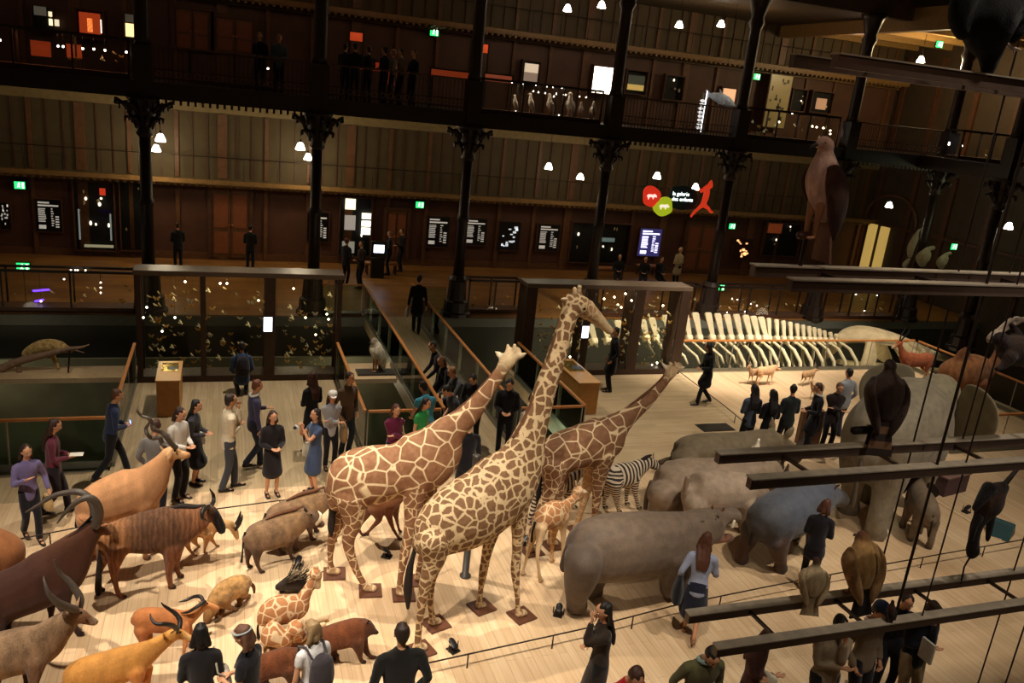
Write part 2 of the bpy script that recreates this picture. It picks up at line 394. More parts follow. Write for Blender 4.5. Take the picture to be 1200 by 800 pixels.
# far gallery
GFLOOR = plankmat('gallery_parquet', '9a6a35', '80552b', 0, .3, 1.2, .004, .4)
slab('floor', -16, 36, GY, 34.2, GFLOOR)
m = MB(); m.box(-16, 36, -2, 36, -4.3, -4.15); struct(m, 'floor', plain('lower_floor', '4c493a', .5, noise=.2, scale=1.5))
# fascias of the void: pale edge, dark green wall below, ledge
FASC = plain('dark_green_fascia', '36352a', .6, noise=.2, scale=1.2)
m = MB(); m.box(-16, 36, GY-.03, GY+.1, -4.15, -.36); struct(m, 'wall_gallery', FASC)
m = MB(); m.box(-16, 36, GY-.06, GY-.02, -.34, -.02); struct(m, 'trim_1', plain('grey_edge', '5c5c52', .5))
m = MB(); m.box(-14, -2.06, VY+.02, VY+.1, -.4, -.02); m.box(2.7, 4.26, VY+.02, VY+.1, -.4, -.02); m.box(6.02, 7.48, VY+.02, VY+.1, -.4, -.02); struct(m, 'trim_2', plain('grey_edge2', '6a6656', .5))
m = MB(); m.box(-14, -2.06, VY-.2, VY+.1, -4.15, -.4); m.box(-2.02, 2.66, 15.5, 20, -4.15, -.4); m.box(12.8, 21.4, 14.6, 19.6, -4.15, -.4); struct(m, 'wall_lower', FASC)
LEDGE = plain('beige_ledge', 'b59b76', .6, noise=.08)
m = MB(); m.box(-14, -2.06, 20.3, 21.15, -.12, 0); m.box(2.7, 4.26, 19.9, 21.15, -.12, 0); struct(m, 'floor_ledge', LEDGE)
GP = plain('olive_stone_panel', '5c5a44', .6, noise=.25, scale=1.5)
m = MB(); m.box(-14, 7.4, 23.9, 24.0, -4.15, -.75); struct(m, 'wall_void', GP)
m = MB(); m.box(12.7, 21.5, CY, CY+.06, -.36, 0.02); m.box(21.5, 21.56, 9, CY, -.36, .02); struct(m, 'trim_3', plain('deck_edge', 'ab9a7c', .5))
m = MB(); m.box(12.6, 21.6, CY+.06, CY+.5, -.30, -.08); m.box(21.6, 22.4, 9, 20.4, -.30, -.08); struct(m, 'trim_4', plain('deck_edge_step', 'b8a27e', .5))
# back wall
BW = 33.84
PAN = plain('rusty_wall_panel', '502f20', .6, noise=.2, scale=1.4)
m = MB(); m.box(-16, 31.2, BW, BW+.3, -.1, 3.0); struct(m, 'wall_back', PAN)
m = MB(); m.box(-16, 31.2, BW, BW+.3, 3.0, 6.65); struct(m, 'wall_back', OLIVE_PANEL)
m = MB(); m.box(-16, 31.2, BW, BW+.3, 6.65, 9.75); struct(m, 'wall_back', plain('level_two_panel', '503424', .6, noise=.2, scale=1.5))
m = MB(); m.box(-16, 31.2, BW, BW+.3, 9.75, 16); struct(m, 'wall_back', OLIVE_PANEL)
m = MB(); m.box(-16, 31.2, BW-.04, BW, 5.62, 5.95); struct(m, 'trim_5', plain('pale_frieze', '7d6a44', .6, noise=.15))
m = MB(); m.box(-16, 31.2, BW-.06, BW, 0, .28); struct(m, 'baseboard_back', WOOD_MD)
# slabs of the upper galleries, front beams, end wall
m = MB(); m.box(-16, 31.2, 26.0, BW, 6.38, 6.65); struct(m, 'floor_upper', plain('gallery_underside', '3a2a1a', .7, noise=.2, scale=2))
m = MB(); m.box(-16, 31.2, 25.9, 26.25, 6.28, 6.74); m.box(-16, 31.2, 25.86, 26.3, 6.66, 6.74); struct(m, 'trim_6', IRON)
m = MB()
for k in range(240):
    xx = -15.9+k*.196
    if -2 < xx < 2.5 or 12.6 < xx < 17.3 or 22.5 < xx < 27: m.box(xx, xx+.07, 25.92, 26.0, 6.16, 6.28)
struct(m, 'trim_13', IRON)
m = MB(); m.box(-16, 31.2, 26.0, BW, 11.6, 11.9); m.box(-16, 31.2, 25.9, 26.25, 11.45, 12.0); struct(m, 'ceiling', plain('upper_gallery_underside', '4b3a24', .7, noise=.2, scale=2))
m = MB(); m.box(31.2, 31.5, -2, 36, -4.2, 16); struct(m, 'wall_right', plain('end_wall', '3a2c1c', .7, noise=.2, scale=2))
m = MB(); m.box(24, 31.2, -2, 36, 11.6, 11.75); struct(m, 'ceiling', plain('end_gallery_soffit', 'a07c40', .7, noise=.15, scale=3))
m = MB()
for k in range(13): m.box(24, 31.2, 9+k*2, 9.25+k*2, 11.3, 11.6)
m.box(23.9, 24.2, -2, 36, 11.1, 11.9); struct(m, 'trim_7', plain('soffit_beam', '8a6838', .6, noise=.15))
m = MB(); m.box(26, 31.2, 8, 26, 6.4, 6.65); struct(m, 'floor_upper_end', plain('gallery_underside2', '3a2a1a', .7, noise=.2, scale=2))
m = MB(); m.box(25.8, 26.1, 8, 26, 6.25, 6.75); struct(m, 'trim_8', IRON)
# pilasters, mouldings and panel battens on the back wall
m = MB(); mm = MB(); mb2 = MB()
x = -14.65
xs = []
while x < 31: xs.append(x); x += 1.62
for i, x in enumerate(xs):
    big = i % 3 == 0
    w = .34 if big else .14
    (m).box(x-w/2, x+w/2, BW-.12, BW, 0, 2.85)
    m.box(x-w/2, x+w/2, BW-.09, BW, 3.2, 5.6); m.box(x-w/2, x+w/2, BW-.1, BW, 6.65, 9.5); m.box(x-w/2, x+w/2, BW-.09, BW, 9.95, 14)
    for q in (.54, 1.08):
        mm.box(x+q-.025, x+q+.025, BW-.05, BW, 3.2, 5.6); mm.box(x+q-.025, x+q+.025, BW-.05, BW, 9.95, 14)
struct(m, 'trim_9', WOOD_MD); struct(mm, 'trim_10', WOOD_DK)
m = MB()
for z in (3.0, 9.65):
    m.box(-16, 31.2, BW-.75, BW, z, z+.12); m.box(-16, 31.2, BW-.8, BW-.7, z+.04, z+.2); m.box(-16, 31.2, BW-.2, BW, z-.15, z)
    for k in range(190): m.box(-15.8+k*.246, -15.7+k*.246, BW-.7, BW-.1, z-.07, z)
struct(m, 'trim_11', plain('moulded_cornice', '7a5a30', .5, noise=.2))

# end wall: pilasters and an arched doorway
m = MB()
for k in range(12): m.box(31.08, 31.2, 9+k*2.2, 9.25+k*2.2, 0, 5.8); m.box(31.08, 31.2, 9+k*2.2, 9.25+k*2.2, 6.7, 11)
m.box(31.0, 31.2, 8, 33.8, 3.0, 3.14); struct(m, 'trim_14', WOOD_DK)
# ------------------------------------------------------------------ animals of the parade
FUR = furmat('short_coat', .8, 6, .38, .5); SHAG = furmat('shaggy_coat', .85, 9, .75, 1.0); HIDE = furmat('thick_hide', .65, 7, .4, 1.0, False, .35)
STRK = furmat('streaked_coat', .85, 9, .6, .9, True, .2, (4.6, .45)); BAND = furmat('faintly_banded_coat', .8, 6, .3, .4, True, .2, (1.5, .12)); SPOT = furmat('spotted_coat', .85, 13, .9, .5, False)
GIR_R = giraffemat('reticulated_coat', 'ecd0a4', 4.0, 6.6, .022, .03)
GIR_B = giraffemat('calf_coat', 'e2c298', 7.5, 11, .045, .03)
GIR_M = giraffemat('jagged_coat', 'd8bb90', 6.8, 9.0, .075, .1)
ZEB = zebramat()
class Animal:
    def __init__(s, name, label, cat, O, head, mat, col, group=None, z=0.0):
        s.A = Axis(O[0], O[1], head, z) if not (len(O) == 3) else Axis((O[0], O[1]), 0, head, z)
        s.root = empty(name, s.A.O, s.A.a, label, cat, group); s.B = Blob(tuple(srgb(col))+(1, 0)); s.mat = mat; s.k = s.A.mpp
    def c(s, col, a=1, fine=0):
        return None if col is None else tuple(srgb(col))+(a, fine)
    def body(s, st, seg=16, off=0.0):
        """st: (px,py,r_px,width_ratio[,colour tuple][,lateral m])"""
        rows = []
        for p in st:
            o = p[5] if len(p) > 5 else off
            x, y, z = s.A.P(p[0], p[1], o); rows.append((x, y, z, p[2]*p[3]*s.k, p[2]*s.k, p[4] if len(p) > 4 else None))
        s.B.tube(rows, 4, seg); return s
    def leg(s, hip, pts, wr=.85, hoof='2a1c14', col=None, lowcol=None, big=False, fine=0):
        """hip: lateral m at the top; pts: (px,py,r_px) down to the foot's ground point"""
        fx = s.A.G(pts[-1][0], pts[-1][1]); rows = []; n = len(pts)
        for i, (a, b, r) in enumerate(pts):
            t = i/(n-1); off = hip+(fx[1]-hip)*min(1, t*1.15)
            rr = r*s.k*(.84 if i == 0 else 1 if big else .92 if i == 1 else .84); off *= (.72 if i == 0 else .9 if i == 1 else 1); cc = None
            if col is not None: cc = s.c(col if t < .5 or lowcol is None else lowcol, 1, fine)
            if i == n-1: rows.append((fx[0], fx[1], rr*.9, rr*wr, rr, cc))
            else:
                x, y, z = s.A.P(a, b, off); rows.append((x, y, z, rr*(wr if i else wr*1.1), rr, cc))
        s.B.tube(rows, 4, 10)
        r = pts[-1][2]*s.k
        if big: s.B.tube([(fx[0], fx[1], r*1.2, r*1.02, r*1.02, s.c(hoof)), (fx[0]+r*.15, fx[1], r*.35, r*1.12, r*1.15, s.c(hoof))], 1, 12, axis='y', cap=False)
        else: s.B.tube([(fx[0]-r*.2, fx[1], r*.9, r*.9, r*.9, s.c(hoof)), (fx[0]+r*1.3, fx[1], r*.6, r*.9, r*.6, s.c(hoof))], 1, 8)
        return fx
    def ear(s, base, tip, off, off2, r, col=None, flat=.45):
        a = s.A.P(base[0], base[1], off); b = s.A.P(tip[0], tip[1], off2); m = [(p+q)/2 for p, q in zip(a, b)]; k = s.k; c = s.c(col)
        s.B.tube([a+(r*.6*k, r*.5*k, c), tuple(m)+(r*k, r*k*flat*1.3, c), b+(r*.25*k, r*.25*k, c)], 3, 8, axis='x'); return s
    def horn(s, pts, offs, mat=HORN, name='horn', seg=8):
        """pts: (px,py,r_px)"""
        rows = [s.A.P(p[0], p[1], o)+(p[2]*s.k, p[2]*s.k) for p, o in zip(pts, offs)]
        mb = MB(); v, f = loft(rows, seg, 5, 'auto'); mb.add(v, f, 0, True); return mb.build(name, mat, s.root)
    def tail(s, pts, mat, off=0.0, name='tail', tuft=None):
        rows = [s.A.P(p[0], p[1], off)+(p[2]*s.k, p[2]*s.k) for p in pts]
        mb = MB(); v, f = loft(rows, 8, 4, 'auto'); mb.add(v, f, 0, True); o = mb.build(name, mat, s.root)
        return o
    def eye(s, p, off, r=1.2):
        x, y, z = s.A.P(p[0], p[1], off); s.B.x.ball((x, y, z), r*s.k, 1, 8, 6); return s
    def done(s, voxel, smooth=9):
        return s.B.build('body', voxel, [s.mat, EYE], s.root, smooth)
DKM = plain('dark_tail_hair', '1c120c', .8, noise=.3, scale=30)
BRM = plain('brown_mane', '5e3a22', .85, noise=.3, scale=30)
def baseplate(fx, A, s=.36):
    pass
PLATE = plain('dark_wood_plate', '5a3522', .5, noise=.15)
def plate(an, fx, s=.34):
    m = MB(); m.box(fx[0]-s/2+.05, fx[0]+s/2+.05, fx[1]-s/2, fx[1]+s/2, 0.002, .03); return m.build('foot_plate', PLATE, an.root, bevel=.004)

# big giraffe with jagged blotches (front)
g = Animal('giraffe', 'tallest giraffe, jagged dark brown blotches on cream, standing in front', 'giraffe', (541, 733), 18, GIR_M, '6b4526')
P1 = g.c('6f4728', 1, 0); P2 = g.c('6a4425', 1, 1); P0 = g.c('c9a272', .25, 1)
g.body([(492, 640, 12, .8, P2), (505, 628, 28, .85, P2), (524, 614, 37, .85, P1), (545, 602, 42, .85, P1), (568, 588, 43, .8, P1), (592, 566, 44, .72, P1), (610, 540, 34, .65, P1), (621, 510, 22, .68, P1),
        (631, 482, 16.5, .75, P1), (641, 450, 14, .8, P1), (652, 418, 12.5, .8, P1), (661, 388, 11, .85, P1), (666, 372, 11, .85, P1), (671, 358, 11, .85, P1)])
g.body([(668, 352, 9, .95, P1), (676, 356, 12, .85, P1), (686, 362, 11.5, .75, g.c('a8764a', .9, 1)), (698, 371, 8.5, .75, g.c('a8764a', .5, 1)), (708, 381, 6.2, .8, P0), (715, 388, 5.2, .9, P0)])
g.ear((665, 351), (657, 350), -.12, -.2, 4, 'e6d3b0'); g.ear((668, 352), (672, 345), .12, .3, 4, 'e6d3b0')
for o in (-.06, .06):
    a = (674 if o < 0 else 678); q = g.A.P(a, 350, o); t = g.A.P(a-.5+(1.5 if o > 0 else 0), 339 if o < 0 else 336, o); k = g.k
    g.B.tube([q+(3.6*k, 3.6*k, g.c('8a6238', .3, 1)), t+(3*k, 3*k, g.c('b49a78', 0, 1))], 2, 8); g.B.ball(t, 3.6*k, g.c('8f7f70', .2, 1))
q = g.A.P(692, 356, 0); g.B.ball(q, 4.5*g.k, P2)
g.eye((685, 362), -.17, 1.6)
L = [g.leg(-.22, [(508, 632, 24), (509, 655, 15), (499, 682, 9.5), (493, 715, 6.3), (490, 745, 5.2), (489, 764, 7)], col='6f4728', lowcol='6f4728', fine=1, hoof='c0a078'),
     g.leg(.22, [(516, 628, 22), (513, 650, 13), (506, 676, 8), (504, 700, 5.5), (506, 720, 5), (507, 733, 6.5)], hoof='c0a078', col='6f4728', fine=1),
     g.leg(-.2, [(604, 575, 22), (608, 610, 12), (606, 645, 8), (604, 668, 7.5), (606, 695, 4.6), (607, 712, 4.5), (608, 723, 6.5)], hoof='c0a078', col='6f4728', fine=1),
     g.leg(.2, [(588, 585, 20), (576, 625, 11), (570, 650, 8), (566, 672, 7), (563, 693, 4.5), (561, 713, 6)], hoof='c0a078', col='6f4728', fine=1)]
for fx in L: plate(g, fx)
g.done(.022)
g.tail([(489, 634, 3), (484, 652, 2.5), (480, 668, 4), (478, 690, 5), (478, 712, 2)], DKM)
g.horn([(660, 372, 1.6), (650, 400, 2.6), (640, 430, 2.8), (628, 462, 3), (616, 490, 3), (602, 512, 2)], [0]*6, BRM, 'mane')

# left reticulated giraffe
g = Animal('giraffe', 'rust red net patterned giraffe seen from behind, neck leaning right', 'giraffe', (444, 688), -7, GIR_R, '9c5326')
R1 = g.c('865030', 1, 0); R2 = g.c('7e4a2a', 1, 1); R0 = g.c('e8c89c', 0, 1)
g.body([(394, 592, 10, .8, R2), (402, 575, 22, .85, R2), (415, 562, 33, .85, R1), (440, 556, 34, .85, R1), (468, 551, 32, .8, R1), (493, 541, 37, .75, R1), (511, 526, 33, .65, R1), (524, 508, 22, .7, R1), (537, 496, 15.5, .8, R1),
        (552, 482, 13, .85, R1), (566, 464, 10, .9, R1), (578, 448, 8, .95, R1), (588, 434, 7.5, .95, R1)])
g.body([(588, 432, 7, 1, R2), (595, 423, 9, 1, g.c('d8b98c', .4, 1)), (601, 415, 8, 1, g.c('d8b98c', .3, 1)), (607, 411, 5, 1, g.c('9a6a4a', .2, 1))])
g.ear((590, 420), (580, 411), .05, .12, 4.5, 'efe0c4'); g.ear((604, 420), (618, 413), -.05, -.12, 4.5, 'efe0c4')
for a, o in ((595, .05), (603, -.05)):
    q = g.A.P(a, 412, o); t = g.A.P(a, 404, o); k = g.k
    g.B.tube([q+(3*k, 3*k, R2), t+(2.6*k, 2.6*k, g.c('7a5444', 0, 1))], 2, 8)
L = [g.leg(-.2, [(412, 580, 24), (414, 610, 13), (408, 634, 9), (415, 662, 6), (425, 682, 5), (430, 693, 6.5)], hoof='caa67a', col='7e4a2a', fine=1),
     g.leg(.25, [(400, 580, 20), (395, 612, 10), (389, 632, 7), (387, 655, 4.5), (388, 673, 6.5)], hoof='caa67a', col='7e4a2a', fine=1),
     g.leg(-.2, [(488, 560, 22), (484, 592, 12), (480, 622, 8.5), (474, 650, 7), (469, 678, 4.6), (469, 698, 6.5)], hoof='caa67a', col='7e4a2a', fine=1),
     g.leg(.2, [(498, 560, 20), (500, 590, 11), (498, 620, 8), (495, 645, 6), (491, 665, 4.6), (490, 681, 6)], hoof='caa67a', col='7e4a2a', fine=1)]
for fx in L: plate(g, fx)
g.done(.022)
g.tail([(391, 572, 3), (389, 592, 2.6), (389, 604, 4), (388, 618, 4), (388, 628, 1.5)], DKM, .05)
g.horn([(585, 430, 1.2), (570, 447, 2), (553, 466, 2.2), (535, 482, 2.4), (518, 499, 2), (505, 506, 1.2)], [0]*6, BRM, 'mane')

# right reticulated giraffe
g = Animal('giraffe', 'net patterned giraffe right of the tallest one, neck stretched far to the right', 'giraffe', (655, 634), 8, GIR_R, '8f4c26')
R1 = g.c('7a4628', 1, 0); R2 = g.c('744228', 1, 1)
g.body([(637, 552, 9, .8, R2), (644, 540, 19, .85, R2), (655, 532, 25, .85, R1), (675, 525, 26, .85, R1), (694, 519, 28, .8, R1), (710, 512, 28, .72, R1), (721, 501, 20, .68, R1), (732, 491, 13, .8, R1), (745, 480, 10.5, .85, R1), (758, 469, 8.6, .9, R1),
        (770, 456, 7, .9, R1), (779, 446, 6, .95, R1)])
g.body([(780, 444, 5.5, 1, R2), (786, 437, 6.5, 1, g.c('c89a6c', .6, 1)), (791, 431, 6, 1, g.c('c89a6c', .5, 1)), (796, 428, 4.5, 1, R2)])
g.ear((783, 434), (774, 423), .05, .12, 3, 'efe0c4'); g.ear((795, 434), (804, 429), -.05, -.12, 3, 'efe0c4')
for a, o in ((786, .05), (792, -.05)):
    q = g.A.P(a, 431, o); t = g.A.P(a-1, 424, o); k = g.k; g.B.tube([q+(2.2*k, 2.2*k, R2), t+(1.9*k, 1.9*k, g.c('d8c4a4', 0, 1))], 2, 8)
L = [g.leg(-.2, [(650, 545, 20), (647, 572, 12), (636, 592, 8), (629, 608, 6), (622, 628, 4.5), (620, 647, 5.5)], hoof='caa67a', col='744228', fine=1),
     g.leg(.2, [(656, 548, 18), (654, 575, 9), (650, 600, 6.5), (646, 620, 4.5), (645, 640, 5.5)], hoof='caa67a', col='744228', fine=1),
     g.leg(-.2, [(706, 530, 20), (702, 560, 10), (699, 585, 7), (697, 605, 5), (696, 626, 5.5)], hoof='caa67a', col='744228', fine=1),
     g.leg(.15, [(698, 535, 18), (690, 565, 9), (684, 588, 6), (679, 605, 4.5), (675, 622, 5.5)], hoof='caa67a', col='c89a6c', fine=1)]
for fx in L: plate(g, fx)
g.done(.022)
g.horn([(778, 440, 1), (768, 452, 1.7), (752, 465, 2), (735, 479, 2), (722, 488, 1.4), (708, 492, 1)], [0]*6, BRM, 'mane')
g.tail([(637, 545, 2.4), (633, 565, 2), (631, 580, 3), (630, 598, 1.5)], DKM, -.05)

# giraffe calf standing
g = Animal('giraffe_calf', 'young giraffe standing beneath the right net patterned giraffe', 'giraffe', (638, 668), 30, GIR_B, 'b06c3c')
B1 = g.c('b0703e', 1, 0); B0 = g.c('e0bf92', .2, 1)
g.body([(630, 620, 6, .8, B1), (635, 610, 13, .8, B1), (645, 604, 17, .8, B1), (656, 601, 16, .75, B1), (663, 594, 11, .7, B1), (669, 587, 7, .8, B1), (676, 582, 5.5, .9, B1)])
g.body([(679, 583, 5, 1, B1), (677, 574, 6.5, 1, g.c('c48a58', .7, 1)), (676, 580, 5, .9, B1), (675, 585, 3.5, .9, B0)])
g.ear((674, 572), (669, 580), .05, .1, 3, 'efe0c4'); g.ear((681, 574), (689, 577), -.05, -.1, 3, 'efe0c4')
for a in (675, 680):
    q = g.A.P(a, 569, 0); t = g.A.P(a-.5, 563, 0); k = g.k; g.B.tube([q+(1.8*k, 1.8*k, B1), t+(1.5*k, 1.5*k, g.c('4a3020', 0, 1))], 2, 8)
g.leg(-.1, [(658, 605, 12), (660, 622, 5), (660, 640, 3.4), (659, 652, 2.6), (658, 664, 3.2)], hoof='d8b88c', col='e0bf92')
g.leg(.1, [(650, 610, 10), (648, 628, 5), (647, 642, 3.4), (646, 659, 3.2)], hoof='b08a60', col='c8955c')
g.leg(-.1, [(634, 618, 10), (632, 635, 5), (630, 650, 3.4), (631, 665, 2.6), (633, 682, 3.2)], hoof='d8b88c', col='e0bf92')
g.leg(.1, [(630, 616, 8), (624, 632, 5), (618, 650, 3.2), (615, 662, 2.4), (612, 674, 3.2)], hoof='d8b88c', col='e0bf92')
g.done(.016)
g.tail([(627, 612, 1.6), (624, 622, 1.3), (623, 634, 1.6)], DKM)

# giraffe calf lying down
g = Animal('giraffe_calf', 'young giraffe lying with folded legs and raised head', 'giraffe', (335, 748), 10, GIR_B, 'a8683a')
B1 = g.c('a8683a', 1, 0); B0 = g.c('ddb98a', .25, 1)
g.body([(307, 728, 7, .9, B1), (314, 720, 14, .85, B1), (325, 715, 18, .8, B1), (338, 714, 17, .8, B1), (349, 712, 14, .75, B1), (354, 703, 9.5, .8, B1), (359, 694, 7, .85, B1), (364, 685, 5.8, .9, B1), (368, 677, 5, .9, B1)])
g.body([(367, 672, 5.5, 1, B1), (371, 673, 6.5, 1, B1), (372, 680, 4.6, .9, B0), (373, 688, 3.4, .9, B0)], off=-.02)
g.ear((366, 672), (358, 671), .05, .1, 3, 'caa27c'); g.ear((374, 670), (381, 668), -.05, -.1, 3, '6a4a34')
for a in (368, 372):
    q = g.A.P(a, 667, 0); t = g.A.P(a, 662, 0); k = g.k; g.B.tube([q+(1.8*k, 1.8*k, B1), t+(1.5*k, 1.5*k, g.c('4a3020', 0, 1))], 2, 8)
def lying_leg(an, rows, k):
    an.B.tube([an.A.G(a, b, z)+(r*k, r*k, c) for a, b, z, r, c in rows], 4, 10)
k = g.k
lying_leg(g, [(318, 742, .35, 14, B1), (334, 752, .2, 9, B1), (312, 752, .08, 5, B0), (306, 760, .06, 3.5, B0), (307, 768, .05, 3.4, B0)], k)
lying_leg(g, [(346, 735, .4, 10, B1), (352, 742, .2, 6, B1), (362, 733, .1, 4, B0), (374, 726, .06, 3.2, B0), (384, 724, .05, 3.2, B0)], k)
lying_leg(g, [(344, 740, .3, 9, B1), (352, 748, .15, 5, B1), (368, 736, .08, 3.6, B0), (380, 731, .05, 3.2, B0)], k)
lying_leg(g, [(352, 744, .1, 4, B0), (362, 742, .06, 3.2, g.c('5a4030', 0))], k)
g.done(.016)
g.tail([(306, 722, 1.6), (302, 735, 1.3), (303, 747, 2.2)], DKM, .1)

# big hippo
g = Animal('hippopotamus', 'big grey brown hippopotamus with open mouth, nearest of the thick skinned animals', 'hippo', (729, 710), 5, HIDE, '57493e')
H1 = g.c('6b5a4b'); H2 = g.c('8a5a44'); H3 = g.c('4b3d34')
g.body([(668, 652, 12, .9, H3), (677, 648, 28, .85, H3), (695, 644, 38, .85, H1), (722, 641, 40, .9, H1), (752, 638, 39, .9, H1), (780, 635, 37, .85, H1), (802, 629, 33, .8, H1), (820, 620, 27, .8, H1), (834, 615, 22, .85, H1)])
g.body([(830, 614, 18, .9, H1), (843, 607, 12, .95, H1), (853, 604, 9, 1.1, H1), (861, 603, 9, 1.35, H1)])
g.body([(830, 624, 14, .85, H2), (840, 629, 9, .9, H2), (848, 630, 6, 1.1, H2), (855, 630, 6, 1.25, H3)])
for o in (-.28, .28): g.ear((836, 597), (834, 590), o, o*1.15, 3.6, '8a5a44')
for o in (-.2, .2): g.B.ball(g.A.P(847, 597, o), 4*g.k, H2)
g.eye((848, 596), -.26, 1.4)
for o, xs in ((-.38, [(684, 655, 26), (680, 680, 19), (676, 698, 13.5), (674, 717, 12)]), (.38, [(698, 660, 22), (696, 680, 15), (694, 699, 11)]),
              (-.36, [(790, 650, 22), (786, 672, 15), (784, 688, 12), (785, 699, 11.5)]), (.36, [(805, 645, 20), (803, 668, 14), (802, 690, 11)])):
    g.leg(o, xs, .95, hoof='4a3c32', col='57493e', big=True)
g.done(.035)
g.tail([(667, 640, 4), (662, 652, 3.5), (659, 664, 3.2), (660, 669, 1.5)], plain('hippo_tail', '4b3d34', .7))
for o in (-.14, .14):
    m = MB(); q = g.A.P(858, 617, o); m.tube([q+(2.4*g.k,), (q[0]+.02, q[1], q[2]+.1, 1.6*g.k)]); m.build('tusk', IVORY, g.root)

# blue-black hippo at the right
g = Animal('hippopotamus', 'dark blue grey hippopotamus walking away to the right, beside the elephant', 'hippo', (9.0, 10.28, 0), 20, HIDE, '3e4046')
H1 = g.c('4a4e58'); H2 = g.c('3a3430'); H3 = g.c('54392a')
g.B.tube([(-.55, 0, .82, .18, .22, H2), (-.45, 0, .86, .33, .36, H2), (-.15, 0, .9, .42, .43, H1), (.35, 0, .92, .45, .46, H1), (.85, 0, .93, .43, .44, H1), (1.2, 0, .95, .34, .38, H1), (1.45, 0, .97, .27, .31, H1), (1.65, 0, .93, .22, .24, H1), (1.85, 0, .84, .2, .18, H2), (2.02, 0, .78, .24, .17, H2)], 4, 16)
for q in (-1, 1):
    g.B.tube([(1.42, q*.2, 1.24, .04, .03, H3), (1.4, q*.27, 1.32, .045, .03, H3)], 2, 8); g.B.ball((1.62, q*.13, 1.14), .05, H1)
def post_leg0(an, x, y, z, xf, yf, r, s, col, hoof):
    an.B.tube([(x, y, z, r*1.5, r*1.9, col), (x*.6+xf*.4, y*.6+yf*.4, z*.6, r*1.15, r*1.35, col), (xf-.02, yf, z*.32, r*.85, r*.9, col), (xf, yf, .1*s, r*.9, r*.95, col)], 4, 12)
    an.B.tube([(xf+.02, yf, .09*s, r*1.0, r*1.05, hoof), (xf+.05, yf, .035*s, r*1.15, r*1.25, hoof)], 1, 12, cap=False)
for x, y, xf, yf in ((-.25, -.25, -.05, -.27), (-.3, .25, -.42, .27), (.95, -.25, .9, -.27), (1.0, .25, 1.2, .27)): post_leg0(g, x, y, .66, xf, yf, .125, .7, H3, H2)
g.done(.035)
m = MB(); m.tube([(-.6, 0, .95, .04), (-.68, 0, .8, .03), (-.7, 0, .62, .03), (-.69, 0, .55, .012)]); m.build('tail', DKM, g.root)

# white rhino
g = Animal('rhinoceros', 'pale grey rhinoceros between the small hippo and the olive rhinoceros', 'rhinoceros', (826, 592), -2, HIDE, '8b7763')
H1 = g.c('8f7b66'); H2 = g.c('7a6452')
g.body([(768, 580, 12, .9, H2), (777, 578, 28, .85, H1), (797, 571, 34, .88, H1), (825, 570, 34, .9, H1), (852, 567, 33, .85, H1), (872, 562, 30, .8, H1), (888, 556, 25, .75, H1), (900, 556, 20, .7, H1), (908, 566, 14, .75, H2), (912, 574, 9, .8, H2)])
for o in (-.16, .16): g.ear((896, 540), (896, 529), o, o*1.3, 4, 'a08a72')
for o, xs in ((-.35, [(778, 580, 24), (774, 592, 16), (770, 604, 11)]), (.35, [(790, 575, 20), (788, 585, 14), (786, 591, 10)]),
              (-.32, [(878, 575, 20), (876, 588, 13), (875, 599, 10)]), (.32, [(886, 570, 18), (886, 578, 12), (886, 585, 9)])):
    g.leg(o, xs, .95, hoof='5a4a3c', col='8b7763', big=True)
g.done(.035)
g.tail([(764, 565, 3.4), (758, 582, 3), (756, 600, 2.6), (757, 606, 4)], plain('rhino_tail', '6a5848', .8))
g.horn([(913, 564, 5), (920, 556, 3.4), (924, 544, 1)], [0]*3, HORN, 'front_horn'); g.horn([(905, 551, 4), (908, 543, 1)], [0]*2, HORN, 'rear_horn')

# pale young hippo in front of it
g = Animal('hippopotamus', 'small pale pinkish hippopotamus, just behind the head of the biggest one', 'hippo', (845, 621), 3, HIDE, '9a8672')
H1 = g.c('a08b76'); H2 = g.c('846e5c')
g.body([(806, 575, 8, .9, H1), (812, 577, 22, .85, H1), (827, 577, 26, .88, H1), (846, 577, 26, .88, H1), (864, 575, 24, .85, H1), (878, 572, 18, .85, H1), (887, 574, 13, .95, H2), (894, 579, 9, 1.1, H2)])
for o in (-.15, .15): g.ear((881, 560), (880, 555), o, o*1.2, 2.6, '9a7a66')
for o, xs in ((-.25, [(815, 590, 17), (812, 604, 11), (811, 626, 8)]), (.25, [(822, 588, 14), (820, 602, 10), (820, 617, 7)]),
              (-.25, [(873, 588, 15), (872, 602, 10), (872, 624, 8)]), (.25, [(880, 585, 12), (881, 598, 9), (881, 614, 7)])):
    g.leg(o, xs, .95, hoof='6a5648', col='9a8672', big=True)
g.done(.03)
g.tail([(806, 560, 3), (803, 572, 2.4), (803, 582, 1.4)], plain('pale_tail', '94806c', .8))

# olive rhino behind
g = Animal('rhinoceros', 'olive brown rhinoceros farthest back, with pricked ears', 'rhinoceros', (850, 556), -4, HIDE, '6b5c44')
H1 = g.c('6f6048'); H2 = g.c('574a38')
g.body([(793, 534, 9, .95, H2), (801, 531, 18, 1, H1), (820, 529, 21, 1.05, H1), (848, 529, 22, 1.08, H1), (875, 526, 21, 1, H1), (896, 522, 20, .9, H1), (912, 524, 16, .8, H1), (924, 529, 12, .75, H1), (934, 536, 9, .8, H2)])
g.ear((905, 508), (905, 488), .15, .17, 5, '8a785c', .6); g.ear((920, 514), (931, 499), -.15, -.22, 5.4, '8a785c', .6)
for o, xs in ((-.3, [(803, 540, 20), (801, 552, 13), (800, 566, 9)]), (.3, [(812, 535, 16), (811, 548, 11), (811, 556, 8)]),
              (-.3, [(902, 535, 17), (901, 550, 11), (900, 562, 9)]), (.3, [(908, 530, 15), (909, 544, 10), (909, 552, 8)])):
    g.leg(o, xs, .95, hoof='4a3c30', col='6b5c44', big=True)
